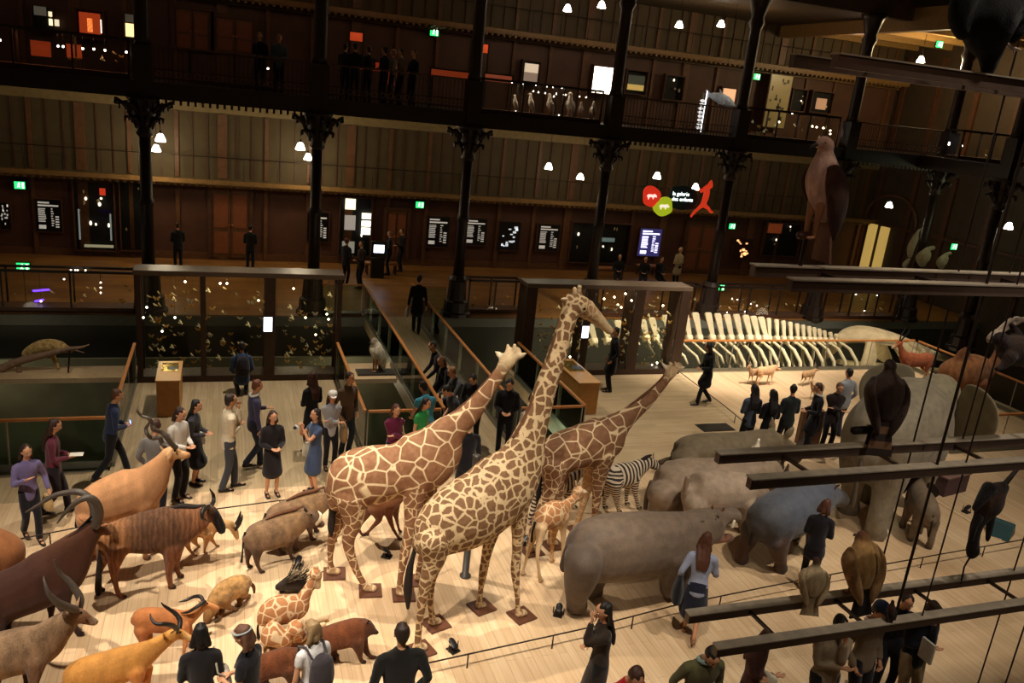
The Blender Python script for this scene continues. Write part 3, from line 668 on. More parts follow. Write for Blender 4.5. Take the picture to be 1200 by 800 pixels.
g.done(.035)
g.tail([(793, 520, 3), (788, 535, 2.4), (780, 538, 2), (774, 542, 3.4)], plain('olive_tail', '453826', .8))
g.horn([(935, 524, 4), (940, 516, 2.6), (942, 506, .8)], [0]*3, HORN, 'front_horn')

# elephant
g = Animal('elephant', 'huge grey elephant seen from behind, spread ear at the right', 'elephant', (11.85, 11.2, 0), 24, HIDE, '7c7060')
H1 = g.c('857a66'); H2 = g.c('6a5c4c'); H3 = g.c('8f8568')
def metric(an, rows, seg=16, axis='y'): an.B.tube([(x, y, z, w, h, c) for x, y, z, w, h, c in rows], 4, seg, axis)
metric(g, [(-.62, 0, 1.65, .28, .4, H1), (-.45, 0, 1.72, .58, .75, H1), (-.1, 0, 1.78, .74, .92, H1), (.5, 0, 1.85, .84, .98, H1), (1.1, 0, 1.88, .86, 1.0, H1), (1.6, 0, 1.9, .74, .92, H1), (1.95, 0, 2.05, .56, .72, H3),
           (2.3, 0, 2.2, .46, .58, H3), (2.65, 0, 2.15, .42, .54, H3), (2.9, 0, 1.95, .3, .4, H3)])
metric(g, [(2.85, 0, 1.95, .26, .3, H3), (3.1, 0, 1.55, .2, .22, H1), (3.2, 0, 1.1, .15, .16, H1), (3.2, 0, .65, .11, .12, H1), (3.32, 0, .3, .08, .09, H1), (3.48, 0, .22, .06, .07, H1)])
def post_leg(an, x, y, z, xf, yf, r, s=1.0, col=None, hoof=None):
    an.B.tube([(x, y, z, r*1.5, r*1.9, col), (x*.6+xf*.4, y*.6+yf*.4, z*.62, r*1.15, r*1.3, col), (xf-.04*s, yf, z*.3, r*.85, r*.92, col), (xf, yf, .14*s, r*.9, r*.95, col)], 4, 14)
    an.B.tube([(xf, yf, .1*s, r*1.0, r*1.05, hoof), (xf+.03*s, yf, .04*s, r*1.1, r*1.15, hoof)], 1, 14, cap=False)
for x, y, xf, yf in ((-.12, -.38, -.25, -.38), (-.05, .38, .3, .42), (1.55, -.4, 1.75, -.4), (1.5, .4, 1.2, .42)): post_leg(g, x, y, 1.5, xf, yf, .23, 1, H1, H2)
g.done(.05)
def ear_mesh(an, pts, mat):
    c = np.mean(np.array(pts), axis=0); m = MB(); n = len(pts)
    v = [tuple(np.array(p)+np.array((.025, 0, 0))) for p in pts]+[tuple(np.array(p)-np.array((.025, 0, 0))) for p in pts]+[tuple(c+np.array((.07, 0, 0))), tuple(c+np.array((.01, 0, 0)))]; f = []
    for i in range(n):
        j = (i+1) % n; f += [(i, j, 2*n), (n+j, n+i, 2*n+1), (i, n+i, n+j, j)]
    m.add(v, f, 0, True); o = m.build('ear', mat, an.root); md = o.modifiers.new('s', 'SUBSURF'); md.levels = md.render_levels = 2; return o
EARM = plain('elephant_ear', '857b62', .7, noise=.2, scale=4, bump=.5)
for q in (-1, 1): ear_mesh(g, [(2.35, q*.4, 2.7), (2.2, q*.65, 2.85), (2.0, q*1.05, 2.8), (1.85, q*1.4, 2.5), (1.8, q*1.42, 2.0), (1.95, q*1.15, 1.5), (2.15, q*.75, 1.35), (2.35, q*.42, 1.7)], EARM)
m = MB(); m.tube([(-.7, 0, 2.0, .06), (-.82, -.03, 1.6, .045), (-.84, -.05, 1.1, .035), (-.8, -.05, .8, .06), (-.79, -.05, .62, .02)]); m.build('tail', plain('elephant_tail', '5a4e42', .8), g.root)
for q in (-1, 1):
    m = MB(); m.tube([(2.75, q*.2, 1.75, .06), (3.05, q*.26, 1.5, .05), (3.35, q*.26, 1.5, .035), (3.5, q*.24, 1.6, .012)]); m.build('tusk', IVORY, g.root)
# elephant calf
g = Animal('elephant_calf', 'small brown elephant calf walking away below the big elephant', 'elephant', (12.55, 10.45, 0), 62, HIDE, '6f5c48')
H1 = g.c('75634e'); H2 = g.c('3c2c20')
metric(g, [(-.32, 0, .62, .1, .13, H1), (-.25, 0, .64, .19, .25, H1), (.05, 0, .68, .23, .3, H1), (.35, 0, .7, .22, .3, H1), (.55, 0, .76, .18, .24, H1), (.75, 0, .84, .16, .2, H2), (.9, 0, .78, .12, .15, H2)])
metric(g, [(.9, 0, .75, .07, .08, H2), (.98, 0, .55, .05, .055, H2), (1.0, 0, .3, .035, .04, H2)])
for x, y, xf, yf in ((-.15, -.13, -.22, -.14), (-.12, .13, -.02, .14), (.42, -.13, .38, -.14), (.4, .13, .5, .14)): post_leg(g, x, y, .55, xf, yf, .075, .5, H1, H2)
g.done(.022)
for q in (-1, 1): ear_mesh(g, [(.68, q*.14, .98), (.62, q*.26, 1.0), (.54, q*.4, .92), (.52, q*.4, .76), (.6, q*.26, .64), (.68, q*.15, .68)], plain('dark_calf_ear', '2e2018', .8))
m = MB(); m.tube([(-.36, 0, .75, .02), (-.42, 0, .55, .016), (-.42, 0, .35, .022)]); m.build('tail', DKM, g.root)

# zebras
g = Animal('zebra', 'zebra standing clear to the right of the giraffes', 'zebra', (731, 600), 20, ZEB, 'ffffff')
Z0 = g.c('ffffff', 1, 0); Z1 = g.c('ffffff', 1, 1)
g.body([(712, 562, 7, .85, Z1), (717, 560, 13, .85, Z1), (728, 557, 15, .85, Z0), (740, 554, 14, .8, Z0), (748, 549, 12, .7, Z0), (755, 545, 9, .7, Z0), (761, 541, 7.5, .7, Z0)])
g.body([(761, 541, 6.5, .8, Z0), (766, 544, 6, .75, Z0), (772, 548, 3.8, .85, Z0), (775, 550, 2.8, .9, g.c('000000', 1, 0))])
g.ear((760, 536), (760, 529), .06, .08, 2, 'ffffff'); g.ear((766, 537), (766, 530), -.06, -.08, 2, 'ffffff')
for o, xs in ((-.14, [(720, 565, 11), (722, 580, 6), (723, 590, 3.5), (725, 601, 3)]), (.14, [(712, 565, 9), (711, 578, 5), (708, 586, 3), (708, 596, 3)]),
              (-.14, [(743, 560, 9), (744, 575, 4.5), (746, 586, 3), (748, 597, 3)]), (.14, [(736, 560, 8), (735, 574, 4), (734, 583, 3), (734, 592, 3)])):
    g.leg(o, xs, .9, hoof='0a0806', col='ffffff', fine=1)
g.done(.016)
g.horn([(763, 533, 1.2), (757, 536, 2.4), (750, 541, 2.4), (742, 546, 1)], [0]*4, DKM, 'mane')
g.tail([(711, 556, 1.2), (707, 566, 1), (706, 580, 1.8)], DKM)
g = Animal('zebra', 'zebra mostly hidden behind the legs of the giraffes', 'zebra', (650, 600), 12, ZEB, 'ffffff')
g.body([(628, 575, 7, .85, Z1), (634, 572, 13, .85, Z1), (648, 567, 15, .85, Z0), (662, 564, 14, .8, Z0), (670, 560, 11, .7, Z0), (678, 554, 8, .7, Z0), (684, 552, 6, .8, Z0), (691, 558, 3.6, .9, Z0)])
for o, xs in ((-.14, [(632, 582, 11), (626, 596, 5.5), (622, 604, 3.5), (620, 614, 3)]), (.14, [(640, 580, 9), (639, 592, 5), (638, 606, 3)]),
              (-.14, [(666, 572, 9), (666, 588, 4.5), (664, 604, 3)]), (.14, [(672, 570, 8), (672, 584, 4), (672, 596, 3)])):
    g.leg(o, xs, .9, hoof='0a0806', col='ffffff', fine=1)
g.done(.016)

# kudu-like tan antelope with spiral horns
g = Animal('eland', 'tan antelope with long spiral horns, faint white stripes', 'antelope', (140, 660), 7, BAND, 'b07a4c')
T1 = g.c('b9855a'); T2 = g.c('a06a40'); T3 = g.c('c79a6c')
g.body([(94, 600, 8, .85, T2), (101, 596, 19, .85, T1), (118, 589, 25, .85, T1), (140, 581, 28, .85, T1), (160, 574, 29, .75, T1), (175, 563, 23, .65, T1), (186, 549, 15, .65, T1), (194, 538, 10.5, .7, T1), (199, 531, 9, .75, T3)])
g.body([(198, 530, 8, .8, T3), (205, 531, 7, .75, T3), (214, 533, 5.4, .75, T3), (221, 533, 4.2, .85, T2)])
g.ear((196, 530), (187, 522), .08, .2, 3.6, 'c09468'); g.ear((200, 531), (196, 540), -.08, -.2, 3.6, 'c09468')
for o, xs in ((-.2, [(104, 608, 17), (102, 626, 8), (98, 642, 5), (100, 662, 4)]), (.2, [(112, 606, 14), (112, 622, 7), (110, 640, 4.5), (110, 654, 4)]),
              (-.18, [(168, 590, 15), (170, 612, 7), (170, 635, 4.5), (170, 656, 4)]), (.18, [(176, 588, 13), (178, 608, 6.5), (178, 630, 4.5), (178, 648, 4)])):
    g.leg(o, xs, .85, col='a8744a', hoof='3a2a1c')
g.eye((205, 528), -.1, 1.3); g.done(.022)
g.horn([(206, 524, 3.2), (201, 520, 3), (195, 512, 2.8), (189, 506, 2.7), (181, 503, 2.5), (179, 497, 2.2), (174, 490, 2), (166, 487, 1.7), (161, 481, 1.3), (162, 475, .6)], [-.06, -.08, -.12, -.1, -.14, -.12, -.16, -.12, -.14, -.1], HORN)
g.horn([(204, 525, 3.2), (196, 524, 3), (190, 519, 2.8), (187, 513, 2.7), (178, 513, 2.5), (173, 509, 2.2), (171, 502, 2), (175, 495, 1.6), (177, 489, 1)], [.06, .1, .16, .14, .2, .16, .2, .16, .14], HORN)
g.tail([(95, 588, 2), (91, 602, 1.6), (90, 616, 2.4)], DKM)

# wildebeest
g = Animal('wildebeest', 'brown wildebeest with dark streaked flanks and black face', 'antelope', (164, 693), 3, STRK, '7a4f32')
T1 = g.c('86583a'); T2 = g.c('9a683f'); T3 = g.c('5c3d28'); BK = g.c('150f0c'); BG = g.c('b98e5e')
g.body([(118, 638, 8, .85, T2), (125, 634, 17, .85, T2), (142, 628, 20, .85, T2), (162, 625, 24, .85, T3), (184, 622, 27, .8, T3), (205, 617, 27, .7, T3), (222, 611, 21, .62, T1), (237, 606, 15, .62, T1)])
g.body([(238, 602, 12, .7, T1), (246, 600, 9, .75, BK), (253, 607, 6.8, .75, BK), (258, 616, 6, .8, BK), (260, 622, 5.2, .95, BK)])
g.body([(232, 620, 5, .4, BG), (242, 624, 5, .35, BG), (250, 626, 3, .35, BG)])
g.ear((242, 594), (234, 592), .1, .25, 3, '5a4030'); g.ear((242, 596), (236, 602), -.1, -.25, 3, '5a4030')
for o, xs in ((-.18, [(138, 642, 16), (134, 662, 8), (134, 678, 4.6), (139, 696, 4), (142, 702, 4)]), (.18, [(124, 642, 13), (120, 658, 7), (116, 672, 4.4), (117, 694, 4)]),
              (-.16, [(202, 640, 15), (199, 660, 7), (198, 674, 5), (200, 690, 4)]), (.16, [(206, 638, 13), (206, 655, 6.5), (207, 665, 4.5), (210, 677, 4)])):
    g.leg(o, xs, .85, col='7a4a2c', hoof='1e1410')
g.eye((249, 600), -.12, 1.2); g.done(.022)
g.horn([(244, 594, 3), (238, 597, 2.6), (237, 606, 2), (242, 610, .8)], [-.08, -.28, -.34, -.3], DHORN)
g.horn([(247, 593, 3), (250, 588, 2.6), (250, 580, 2), (246, 573, .8)], [.08, .3, .36, .3], DHORN)
g.horn([(240, 592, 1.5), (228, 594, 3.4), (212, 593, 3.2), (196, 597, 1.5)], [0]*4, DKM, 'mane')
g.tail([(119, 632, 2), (117, 648, 1.8), (116, 668, 3.2), (115, 690, 3.6), (115, 700, 1.5)], DKM, .05)

# sable antelope
g = Animal('sable_antelope', 'dark chocolate antelope with huge backswept ringed horns', 'antelope', (45, 735), -3, FUR, '3a2015')
T1 = g.c('40241a'); T2 = g.c('4c2c1c'); T3 = g.c('7a4c30')
g.body([(-22, 708, 20, .85, T1), (-8, 704, 30, .85, T1), (14, 696, 30, .85, T1), (40, 685, 32, .8, T1), (62, 672, 34, .7, T1), (78, 656, 28, .62, T2), (91, 640, 20, .65, T2), (102, 628, 14, .7, T2), (110, 618, 11, .75, T2)])
g.body([(109, 616, 9, .8, T2), (116, 618, 8, .75, T2), (123, 622, 5.6, .75, T3), (128, 625, 4, .85, T3)])
g.ear((104, 612), (90, 604), .1, .25, 4, '9c6844'); g.ear((118, 616), (129, 614), -.1, -.25, 4, '9c6844')
for o, xs in ((-.2, [(70, 692, 17), (76, 712, 8), (84, 728, 5.5), (92, 745, 4.5)]), (.2, [(62, 688, 14), (60, 706, 7), (60, 718, 5), (60, 732, 4.4)]),
              (-.2, [(-5, 722, 20), (-6, 745, 9), (-8, 762, 5), (-6, 775, 5)]), (.2, [(6, 715, 16), (8, 732, 7), (11, 742, 5), (12, 752, 4.4)])):
    g.leg(o, xs, .85, col='36201a', hoof='140c0a')
g.done(.024)
g.horn([(112, 616, 5), (116, 604, 5), (115, 593, 4.6), (109, 585, 4.2), (101, 583, 3.8), (90, 588, 3), (80, 597, 2.3), (72, 606, 1.5), (67, 613, .7)], [-.08, -.12, -.16, -.2, -.22, -.24, -.24, -.22, -.2], HORN)
g.horn([(108, 614, 5), (111, 601, 5), (108, 589, 4.6), (101, 580, 4.2), (91, 576, 3.8), (78, 577, 3.3), (62, 581, 2.8), (46, 591, 2), (30, 600, .8)], [.08, .12, .16, .2, .22, .24, .24, .22, .2], HORN)
g.horn([(107, 605, 1.2), (96, 618, 2.6), (82, 632, 2.8), (66, 645, 2.6), (48, 652, 1.5)], [0]*5, DKM, 'mane')

# waterbuck
g = Animal('waterbuck', 'grey brown grizzled antelope with ridged upright horns, lower left corner', 'antelope', (30, 808), -4, SHAG, '7d6047')
T1 = g.c('84684e'); T2 = g.c('6e4c34'); T3 = g.c('a08a70')
g.body([(-30, 775, 20, .85, T1), (-15, 772, 28, .85, T1), (8, 766, 28, .85, T1), (32, 760, 28, .8, T1), (50, 752, 25, .68, T1), (64, 740, 19, .65, T1), (75, 730, 15, .7, T1), (83, 722, 11, .75, T1)])
g.body([(84, 720, 10, .8, T2), (93, 721, 9, .75, T2), (103, 726, 6.6, .75, T2), (112, 729, 5, .85, T3)])
g.ear((86, 716), (80, 708), .1, .22, 4, '8a6c50'); g.ear((88, 716), (95, 695), -.05, .1, 3.4, '8a6c50')
for o, xs in ((-.18, [(42, 775, 16), (40, 798, 7), (38, 818, 5), (38, 836, 4.5)]), (.18, [(34, 772, 14), (33, 790, 7), (32, 808, 5), (32, 822, 4.5)]),
              (-.18, [(-16, 790, 18), (-18, 815, 8), (-16, 842, 4.5)]), (.18, [(-8, 788, 15), (-8, 810, 7), (-6, 828, 4.5)])):
    g.leg(o, xs, .85, col='6e4c34', hoof='2a1c14')
g.eye((95, 718), -.12, 1.7); g.done(.022)
g.horn([(92, 713, 4.6), (94, 702, 4.4), (88, 690, 4), (80, 680, 3.4), (72, 673, 2.5), (67, 664, 1.6), (64, 656, .7)], [.05, .1, .14, .16, .16, .14, .1], HORN)
g.horn([(88, 714, 4.6), (79, 711, 4.4), (68, 706, 4), (60, 699, 3.2), (55, 691, 2.3), (52, 681, 1.4), (51, 675, .6)], [-.05, -.12, -.2, -.24, -.24, -.2, -.16], HORN)

# kob (orange, front)
g = Animal('kob', 'bright orange tan antelope with lyre horns, nearest at the bottom left', 'antelope', (130, 818), -3, FUR, 'c27a30')
T1 = g.c('be8440'); T2 = g.c('ac7240'); T3 = g.c('e0b070')
g.body([(78, 802, 8, .85, T1), (86, 798, 19, .85, T1), (104, 790, 22, .85, T1), (126, 784, 22, .85, T1), (147, 777, 22, .78, T1), (165, 768, 18, .68, T1), (180, 759, 12.5, .7, T1), (193, 750, 9.5, .75, T1), (202, 744, 8.4, .8, T1)])
g.body([(204, 742, 7.4, .8, T1), (211, 743, 6.6, .75, T1), (219, 746, 4.8, .75, T3), (224, 748, 3.8, .85, T3)])
g.ear((203, 740), (194, 738), .07, .2, 3, 'c09060'); g.ear((205, 738), (198, 745), -.07, -.2, 3, 'c09060')
for o, xs in ((-.16, [(160, 788, 13), (162, 804, 6), (164, 820, 4), (166, 834, 3.6)]), (.16, [(170, 784, 12), (172, 798, 6), (175, 812, 4), (176, 822, 3.6)]),
              (-.16, [(90, 812, 16), (92, 828, 7), (94, 845, 4)]), (.16, [(98, 808, 13), (100, 822, 6), (102, 834, 4)])):
    g.leg(o, xs, .85, col='b87238', hoof='2a1c14')
g.eye((211, 741), -.09, 1.5); g.done(.02)
g.horn([(210, 736, 3), (211, 727, 2.9), (206, 719, 2.6), (199, 714, 2.1), (193, 710, 1.5), (189, 706, .6)], [.04, .1, .14, .14, .1, .06], DHORN)
g.horn([(208, 737, 3), (202, 733, 2.9), (193, 731, 2.6), (184, 731, 2.1), (178, 726, 1.5), (176, 719, .6)], [-.04, -.12, -.2, -.22, -.18, -.12], DHORN)

# impala behind it
g = Animal('impala', 'reddish tan antelope with S curved horns, behind the bright orange one', 'antelope', (195, 760), -5, FUR, 'a8683a')
T1 = g.c('a8683a'); T2 = g.c('b87c4a')
g.body([(157, 727, 6, .85, T1), (162, 726, 13, .85, T1), (176, 726, 15, .85, T1), (193, 727, 15, .85, T1), (208, 727, 14, .78, T1), (219, 724, 11, .68, T1), (228, 718, 8, .7, T2), (235, 712, 6.5, .8, T2)])
g.body([(236, 709, 5.6, .8, T2), (243, 709, 5, .75, T2), (251, 711, 3.6, .8, T2), (256, 713, 2.8, .85, T2)])
for o, xs in ((-.13, [(214, 735, 10), (218, 748, 5), (216, 760, 3.2), (214, 774, 2.8)]), (.13, [(219, 733, 8), (223, 745, 4), (224, 757, 2.8)]),
              (-.13, [(166, 738, 11), (168, 752, 5), (172, 768, 2.8)]), (.13, [(172, 738, 9), (176, 750, 4), (180, 760, 2.8)])):
    g.leg(o, xs, .85, col='a8683a', hoof='2a1c14')
g.ear((236, 706), (231, 703), .06, .14, 2.4, 'b08458'); g.eye((243, 707), -.07, 1.2); g.done(.018)
g.horn([(238, 704, 2.4), (235, 699, 2.2), (227, 699, 2), (218, 703, 1.6), (210, 705, .6)], [.04, .08, .12, .1, .06], DHORN)
g.horn([(240, 705, 2.4), (236, 707, 2.2), (229, 712, 2), (220, 717, 1.6), (212, 718, .6)], [-.04, -.08, -.12, -.1, -.06], DHORN)

# brown antelope cut by the left edge
g = Animal('hartebeest', 'reddish brown antelope cut by the left edge, above the dark chocolate one', 'antelope', (-25, 700), 172, FUR, '8a5630')
T1 = g.c('8f5a34')
g.body([(24, 662, 7, .85, T1), (16, 657, 20, .8, T1), (3, 650, 27, .85, T1), (-20, 645, 30, .85, T1), (-45, 640, 28, .8, T1), (-60, 630, 20, .7, T1), (-72, 612, 13, .7, T1)])
for o, xs in ((-.18, [(14, 668, 14), (14, 684, 6), (14, 700, 4)]), (.18, [(6, 672, 14), (4, 690, 6), (4, 712, 4)]), (-.18, [(-45, 660, 13), (-46, 685, 6), (-46, 705, 4)]), (.18, [(-52, 664, 13), (-54, 690, 6), (-54, 716, 4)])):
    g.leg(o, xs, .85, col='8a5630', hoof='2a1c14')
g.body([(-72, 612, 9, .8, T1), (-84, 616, 7, .75, T1), (-96, 624, 4.5, .85, T1)])
g.done(.024)
g.tail([(25, 655, 2), (28, 670, 1.8), (28, 684, 2.6)], DKM)

# slender gazelle behind the wildebeest
g = Animal('gazelle', 'slender fawn gazelle with lowered head in front of the wildebeest face', 'gazelle', (236, 652), 4, FUR, 'b5824e')
T1 = g.c('b5824e'); T2 = g.c('c49a68')
g.body([(214, 622, 5, .85, T1), (220, 621, 11, .85, T1), (231, 618, 12, .85, T1), (243, 617, 12, .8, T1), (253, 615, 9, .7, T1), (262, 614, 6.4, .75, T2), (269, 614, 5.2, .8, T2)])
g.body([(270, 614, 5, .85, T2), (274, 620, 4.6, .8, T2), (277, 627, 3.4, .85, T2), (278, 631, 2.6, .9, T2)])
for o, xs in ((-.1, [(243, 624, 9), (242, 634, 4), (240, 642, 2.6), (240, 649, 2.2)]), (.1, [(247, 622, 8), (247, 630, 4), (251, 636, 2.4), (254, 641, 2.2)]),
              (-.1, [(221, 626, 9), (219, 636, 4.4), (223, 645, 2.6), (228, 652, 2.2)]), (.1, [(226, 625, 8), (228, 634, 4), (232, 641, 2.2)])):
    g.leg(o, xs, .85, col='b5824e', hoof='2a1c14')
g.ear((268, 612), (264, 608), .05, .12, 2, 'c09060'); g.eye((274, 618), -.06, 1.0); g.done(.016)
g.horn([(276, 620, 2.2), (280, 615, 2), (283, 608, 1.6), (284, 603, .6)], [-.03, -.05, -.06, -.04], DHORN); g.horn([(274, 617, 2.2), (278, 611, 2), (281, 604, 1.6), (282, 599, .6)], [.03, .06, .07, .05], DHORN)

# dark legged gazelle behind the left giraffe
g = Animal('gazelle', 'dark legged gazelle half hidden behind the left giraffe belly', 'gazelle', (450, 634), -6, FUR, '7c4e30')
T1 = g.c('7c4e30')
g.body([(432, 590, 6, .85, T1), (438, 588, 14, .85, T1), (450, 585, 15, .85, T1), (461, 582, 13, .75, T1), (470, 575, 9, .7, T1), (476, 566, 6.5, .8, T1)])
g.body([(477, 563, 5.5, .8, T1), (484, 566, 4.5, .8, T1), (489, 569, 3, .9, T1)])
for o, xs in ((-.12, [(456, 592, 10), (456, 604, 5), (461, 620, 2.8), (468, 633, 2.6)]), (.12, [(462, 590, 9), (464, 604, 4), (466, 614, 2.6), (468, 624, 2.4)]),
              (-.12, [(440, 595, 11), (444, 608, 5), (436, 618, 3), (429, 627, 2.6)]), (.12, [(436, 592, 9), (428, 606, 4), (421, 618, 2.6), (424, 628, 2.4)])):
    g.leg(o, xs, .85, col='6a3e26', hoof='150c08')
g.done(.018)
g.horn([(478, 558, 2), (477, 550, 1.8), (474, 543, .6)], [-.04, -.07, -.05], DHORN); g.horn([(480, 558, 2), (481, 550, 1.8), (479, 543, .6)], [.04, .07, .05], DHORN)

# warthogs
def warthog(O, head, label, dx=0, dy=0, k=1.0, legs=True):
    g = Animal('warthog', label, 'warthog', O, head, SHAG, '6e543c'); T1 = g.c('765b42'); T2 = g.c('5a4230'); T3 = g.c('8c6c4a')
    t = lambda rows: [(a+dx, b+dy)+tuple(r) for a, b, *r in rows]
    g.body(t([(288, 630, 6, .85, T2), (293, 630, 14, .85, T1), (305, 628, 18, .85, T1), (320, 624, 20, .85, T1), (334, 619, 20, .75, T3), (346, 613, 17, .65, T3), (354, 608, 14, .7, T1)]))
    g.body(t([(355, 606, 12, .8, T1), (362, 608, 10, .8, T2), (370, 612, 6, .9, T2), (377, 614, 4.4, 1.15, T2)]))
    g.ear((357+dx, 598+dy), (354+dx, 590+dy), .12, .16, 3, '5a4230'); g.ear((360+dx, 600+dy), (356+dx, 594+dy), -.12, -.2, 3, '5a4230')
    for o, xs in ((-.13, [(302, 640, 12), (301, 652, 5.4), (302, 662, 3.2), (306, 672, 3)]), (.13, [(293, 638, 10), (291, 650, 4.6), (290, 658, 3), (292, 666, 3)]),
                  (-.13, [(338, 630, 11), (339, 640, 5), (340, 648, 3.2), (342, 656, 3)]), (.13, [(344, 626, 9), (345, 636, 4.6), (346, 646, 3)])):
        g.leg(o, t(xs), .85, col='4e3424', hoof='1a120c')
    g.eye((365+dx, 603+dy), -.1, 1.1); g.done(.018)
    for o in (-1, 1): g.horn(t([(371, 614, 1.8), (375, 609, 1.9), (376, 603, 1.6), (373, 599, .6)]), [o*.08, o*.2, o*.22, o*.16], IVORY, 'tusk')
    g.tail(t([(287, 624, 1.4), (285, 636, 1), (284, 648, 1), (283, 658, 1.6)]), DKM)
    g.horn(t([(354, 593, 1), (344, 597, 2.4), (328, 601, 2.4), (312, 608, 1)]), [0]*4, BRM, 'mane')
warthog((317, 664), 22, 'brown warthog with curved white tusks, nearer of the pair')
warthog((346, 634), 22, 'greyish warthog, farther of the pair with only its back showing', 24, -22)

# spotted hyena, head low
g = Animal('hyena', 'spotted tawny hyena with lowered head near the middle of the parade', 'hyena', (268, 718), 188+25, SPOT, '9a7040')
T1 = g.c('a67e4c'); T2 = g.c('7a5630')
g.body([(291, 684, 6, .85, T1), (287, 684, 11, .85, T1), (277, 687, 14, .85, T1), (265, 693, 15, .8, T1), (256, 700, 13, .72, T1), (250, 708, 10, .75, T1)])
g.body([(249, 710, 9, .85, T1), (246, 717, 8, .85, T2), (243, 724, 5.4, .9, T2), (242, 728, 4, 1, T2)])
g.ear((252, 706), (256, 702), -.08, -.16, 2.8, '6a4a2c'); g.ear((246, 708), (240, 705), .08, .16, 2.8, '6a4a2c')
for o, xs in ((.13, [(262, 700, 11), (266, 710, 5.4), (272, 712, 3.6), (277, 716, 3.2)]), (-.13, [(258, 704, 10), (260, 714, 5), (258, 722, 3.6), (256, 728, 3.2)]),
              (.13, [(284, 690, 10), (287, 698, 5), (292, 700, 3.2)]), (-.13, [(281, 692, 10), (281, 702, 5), (281, 712, 3.2)])):
    g.leg(o, xs, .9, col='7a5630', hoof='3a2a1c')
g.done(.018)
g.tail([(292, 682, 2), (297, 687, 2.2), (298, 694, 1.4)], BRM)

# porcupine
g = Animal('porcupine', 'black porcupine bristling with quills beside the lying young giraffe', 'porcupine', (343, 694), 184, FUR, '251a14')
T1 = g.c('251a14')
g.body([(357, 684, 5, .9, T1), (350, 684, 8, .9, T1), (340, 683, 9, .9, T1), (331, 686, 6.5, .85, T1), (325, 688, 4, .9, T1)])
for o, xs in ((-.07, [(334, 688, 4), (333, 693, 2.6)]), (.07, [(330, 686, 4), (329, 690, 2.6)]), (-.07, [(352, 690, 5), (352, 695, 2.8)]), (.07, [(349, 686, 4), (349, 691, 2.6)])): g.leg(o, xs, .9, hoof='1a120c')
g.done(.014)
m = MB(); rr = random.Random(3)
for i in range(150):
    q = g.A.P(334+rr.random()*22, 676+rr.random()*8, rr.uniform(-.12, .12)); L = rr.uniform(.14, .34); k = rr.uniform(.3, 1.2)
    m.tube([q+(.006,), (q[0]-L*.75*math.cos(k), q[1]*1.8, q[2]+L*math.sin(k), .0015)], 4, i % 3 == 0)
m.build('quills', [plain('quill_dark', '1a130f', .5), plain('quill_pale', '9a8a70', .5)], g.root)

# baboons
def baboon(O, head, label, dx=0, dy=0):
    g = Animal('baboon', label, 'baboon', O, head, SHAG, '5a3018'); T1 = g.c('63351a'); T2 = g.c('4a2814'); BK = g.c('1c120c')
    t = lambda rows: [(a+dx, b+dy)+tuple(r) for a, b, *r in rows]
    g.body(t([(372, 748, 7, .85, T1), (378, 748, 13, .85, T1), (392, 746, 16, .85, T1), (408, 742, 17, .8, T1), (420, 738, 16, .75, T1), (428, 735, 12, .8, T2)]))
    g.body(t([(429, 734, 9, .9, T2), (434, 737, 7, .9, T2), (439, 740, 4, .9, BK), (442, 741, 3, .95, BK)]))
    g.ear((431+dx, 729+dy), (433+dx, 726+dy), -.06, -.1, 2.6, '3a2010'); g.ear((430+dx, 729+dy), (429+dx, 725+dy), .06, .1, 2.6, '3a2010')
    for o, xs in ((-.13, [(418, 750, 11), (421, 762, 6), (422, 770, 3.8), (424, 777, 3.4)]), (.13, [(424, 748, 9), (428, 760, 5), (433, 768, 3.6), (438, 772, 3.2)]),
                  (-.13, [(382, 756, 11), (383, 766, 5.6), (388, 774, 3.6)]), (.13, [(388, 754, 9), (391, 763, 5), (392, 769, 3.4)])):
        g.leg(o, t(xs), .9, col='4a2814', hoof='1c120c')
    g.done(.018); g.tail(t([(371, 740, 2.6), (364, 738, 2.2), (358, 742, 1.8), (355, 748, 1)]), plain('baboon_tail', '4a2814', .85))
baboon((405, 777), -12, 'reddish brown baboon on all fours, right of the lying young giraffe')
baboon((322, 812), -8, 'brown baboon at the bottom edge, between visitors', -80, 34)

# camel, far right
g = Animal('camel', 'sandy orange camel standing by the right railing', 'camel', (1133, 488), -6, SHAG, '9a5c34')
T1 = g.c('96643f'); T2 = g.c('6e442a')
g.body([(1108, 445, 7, .85, T2), (1112, 440, 17, .8, T1), (1124, 437, 20, .8, T1), (1138, 434, 20, .8, T1), (1150, 433, 16, .7, T1), (1158, 432, 12, .7, T1), (1166, 424, 8, .8, T1), (1172, 412, 6.6, .85, T1), (1176, 400, 6, .9, T1)])
g.body([(1124, 424, 9, .6, T2), (1130, 414, 8, .6, T2), (1133, 408, 4, .6, T2)]); g.body([(1176, 398, 6, .9, T1), (1184, 400, 5, .8, T1), (1191, 404, 3.4, .9, T1)])
for o, xs in ((-.2, [(1114, 452, 12), (1113, 468, 5), (1112, 482, 3.2), (1112, 494, 3)]), (.2, [(1120, 450, 10), (1122, 464, 4.6), (1122, 476, 3), (1122, 484, 3)]),
              (-.2, [(1148, 448, 11), (1148, 464, 5), (1147, 478, 3.2), (1147, 490, 3)]), (.2, [(1154, 446, 9), (1155, 460, 4.4), (1155, 480, 3)])):
    g.leg(o, xs, .85, col='8a5230', hoof='3a2a1c')
g.done(.03)
g.tail([(1107, 434, 1.6), (1104, 448, 1.4), (1104, 460, 2.2)], DKM)

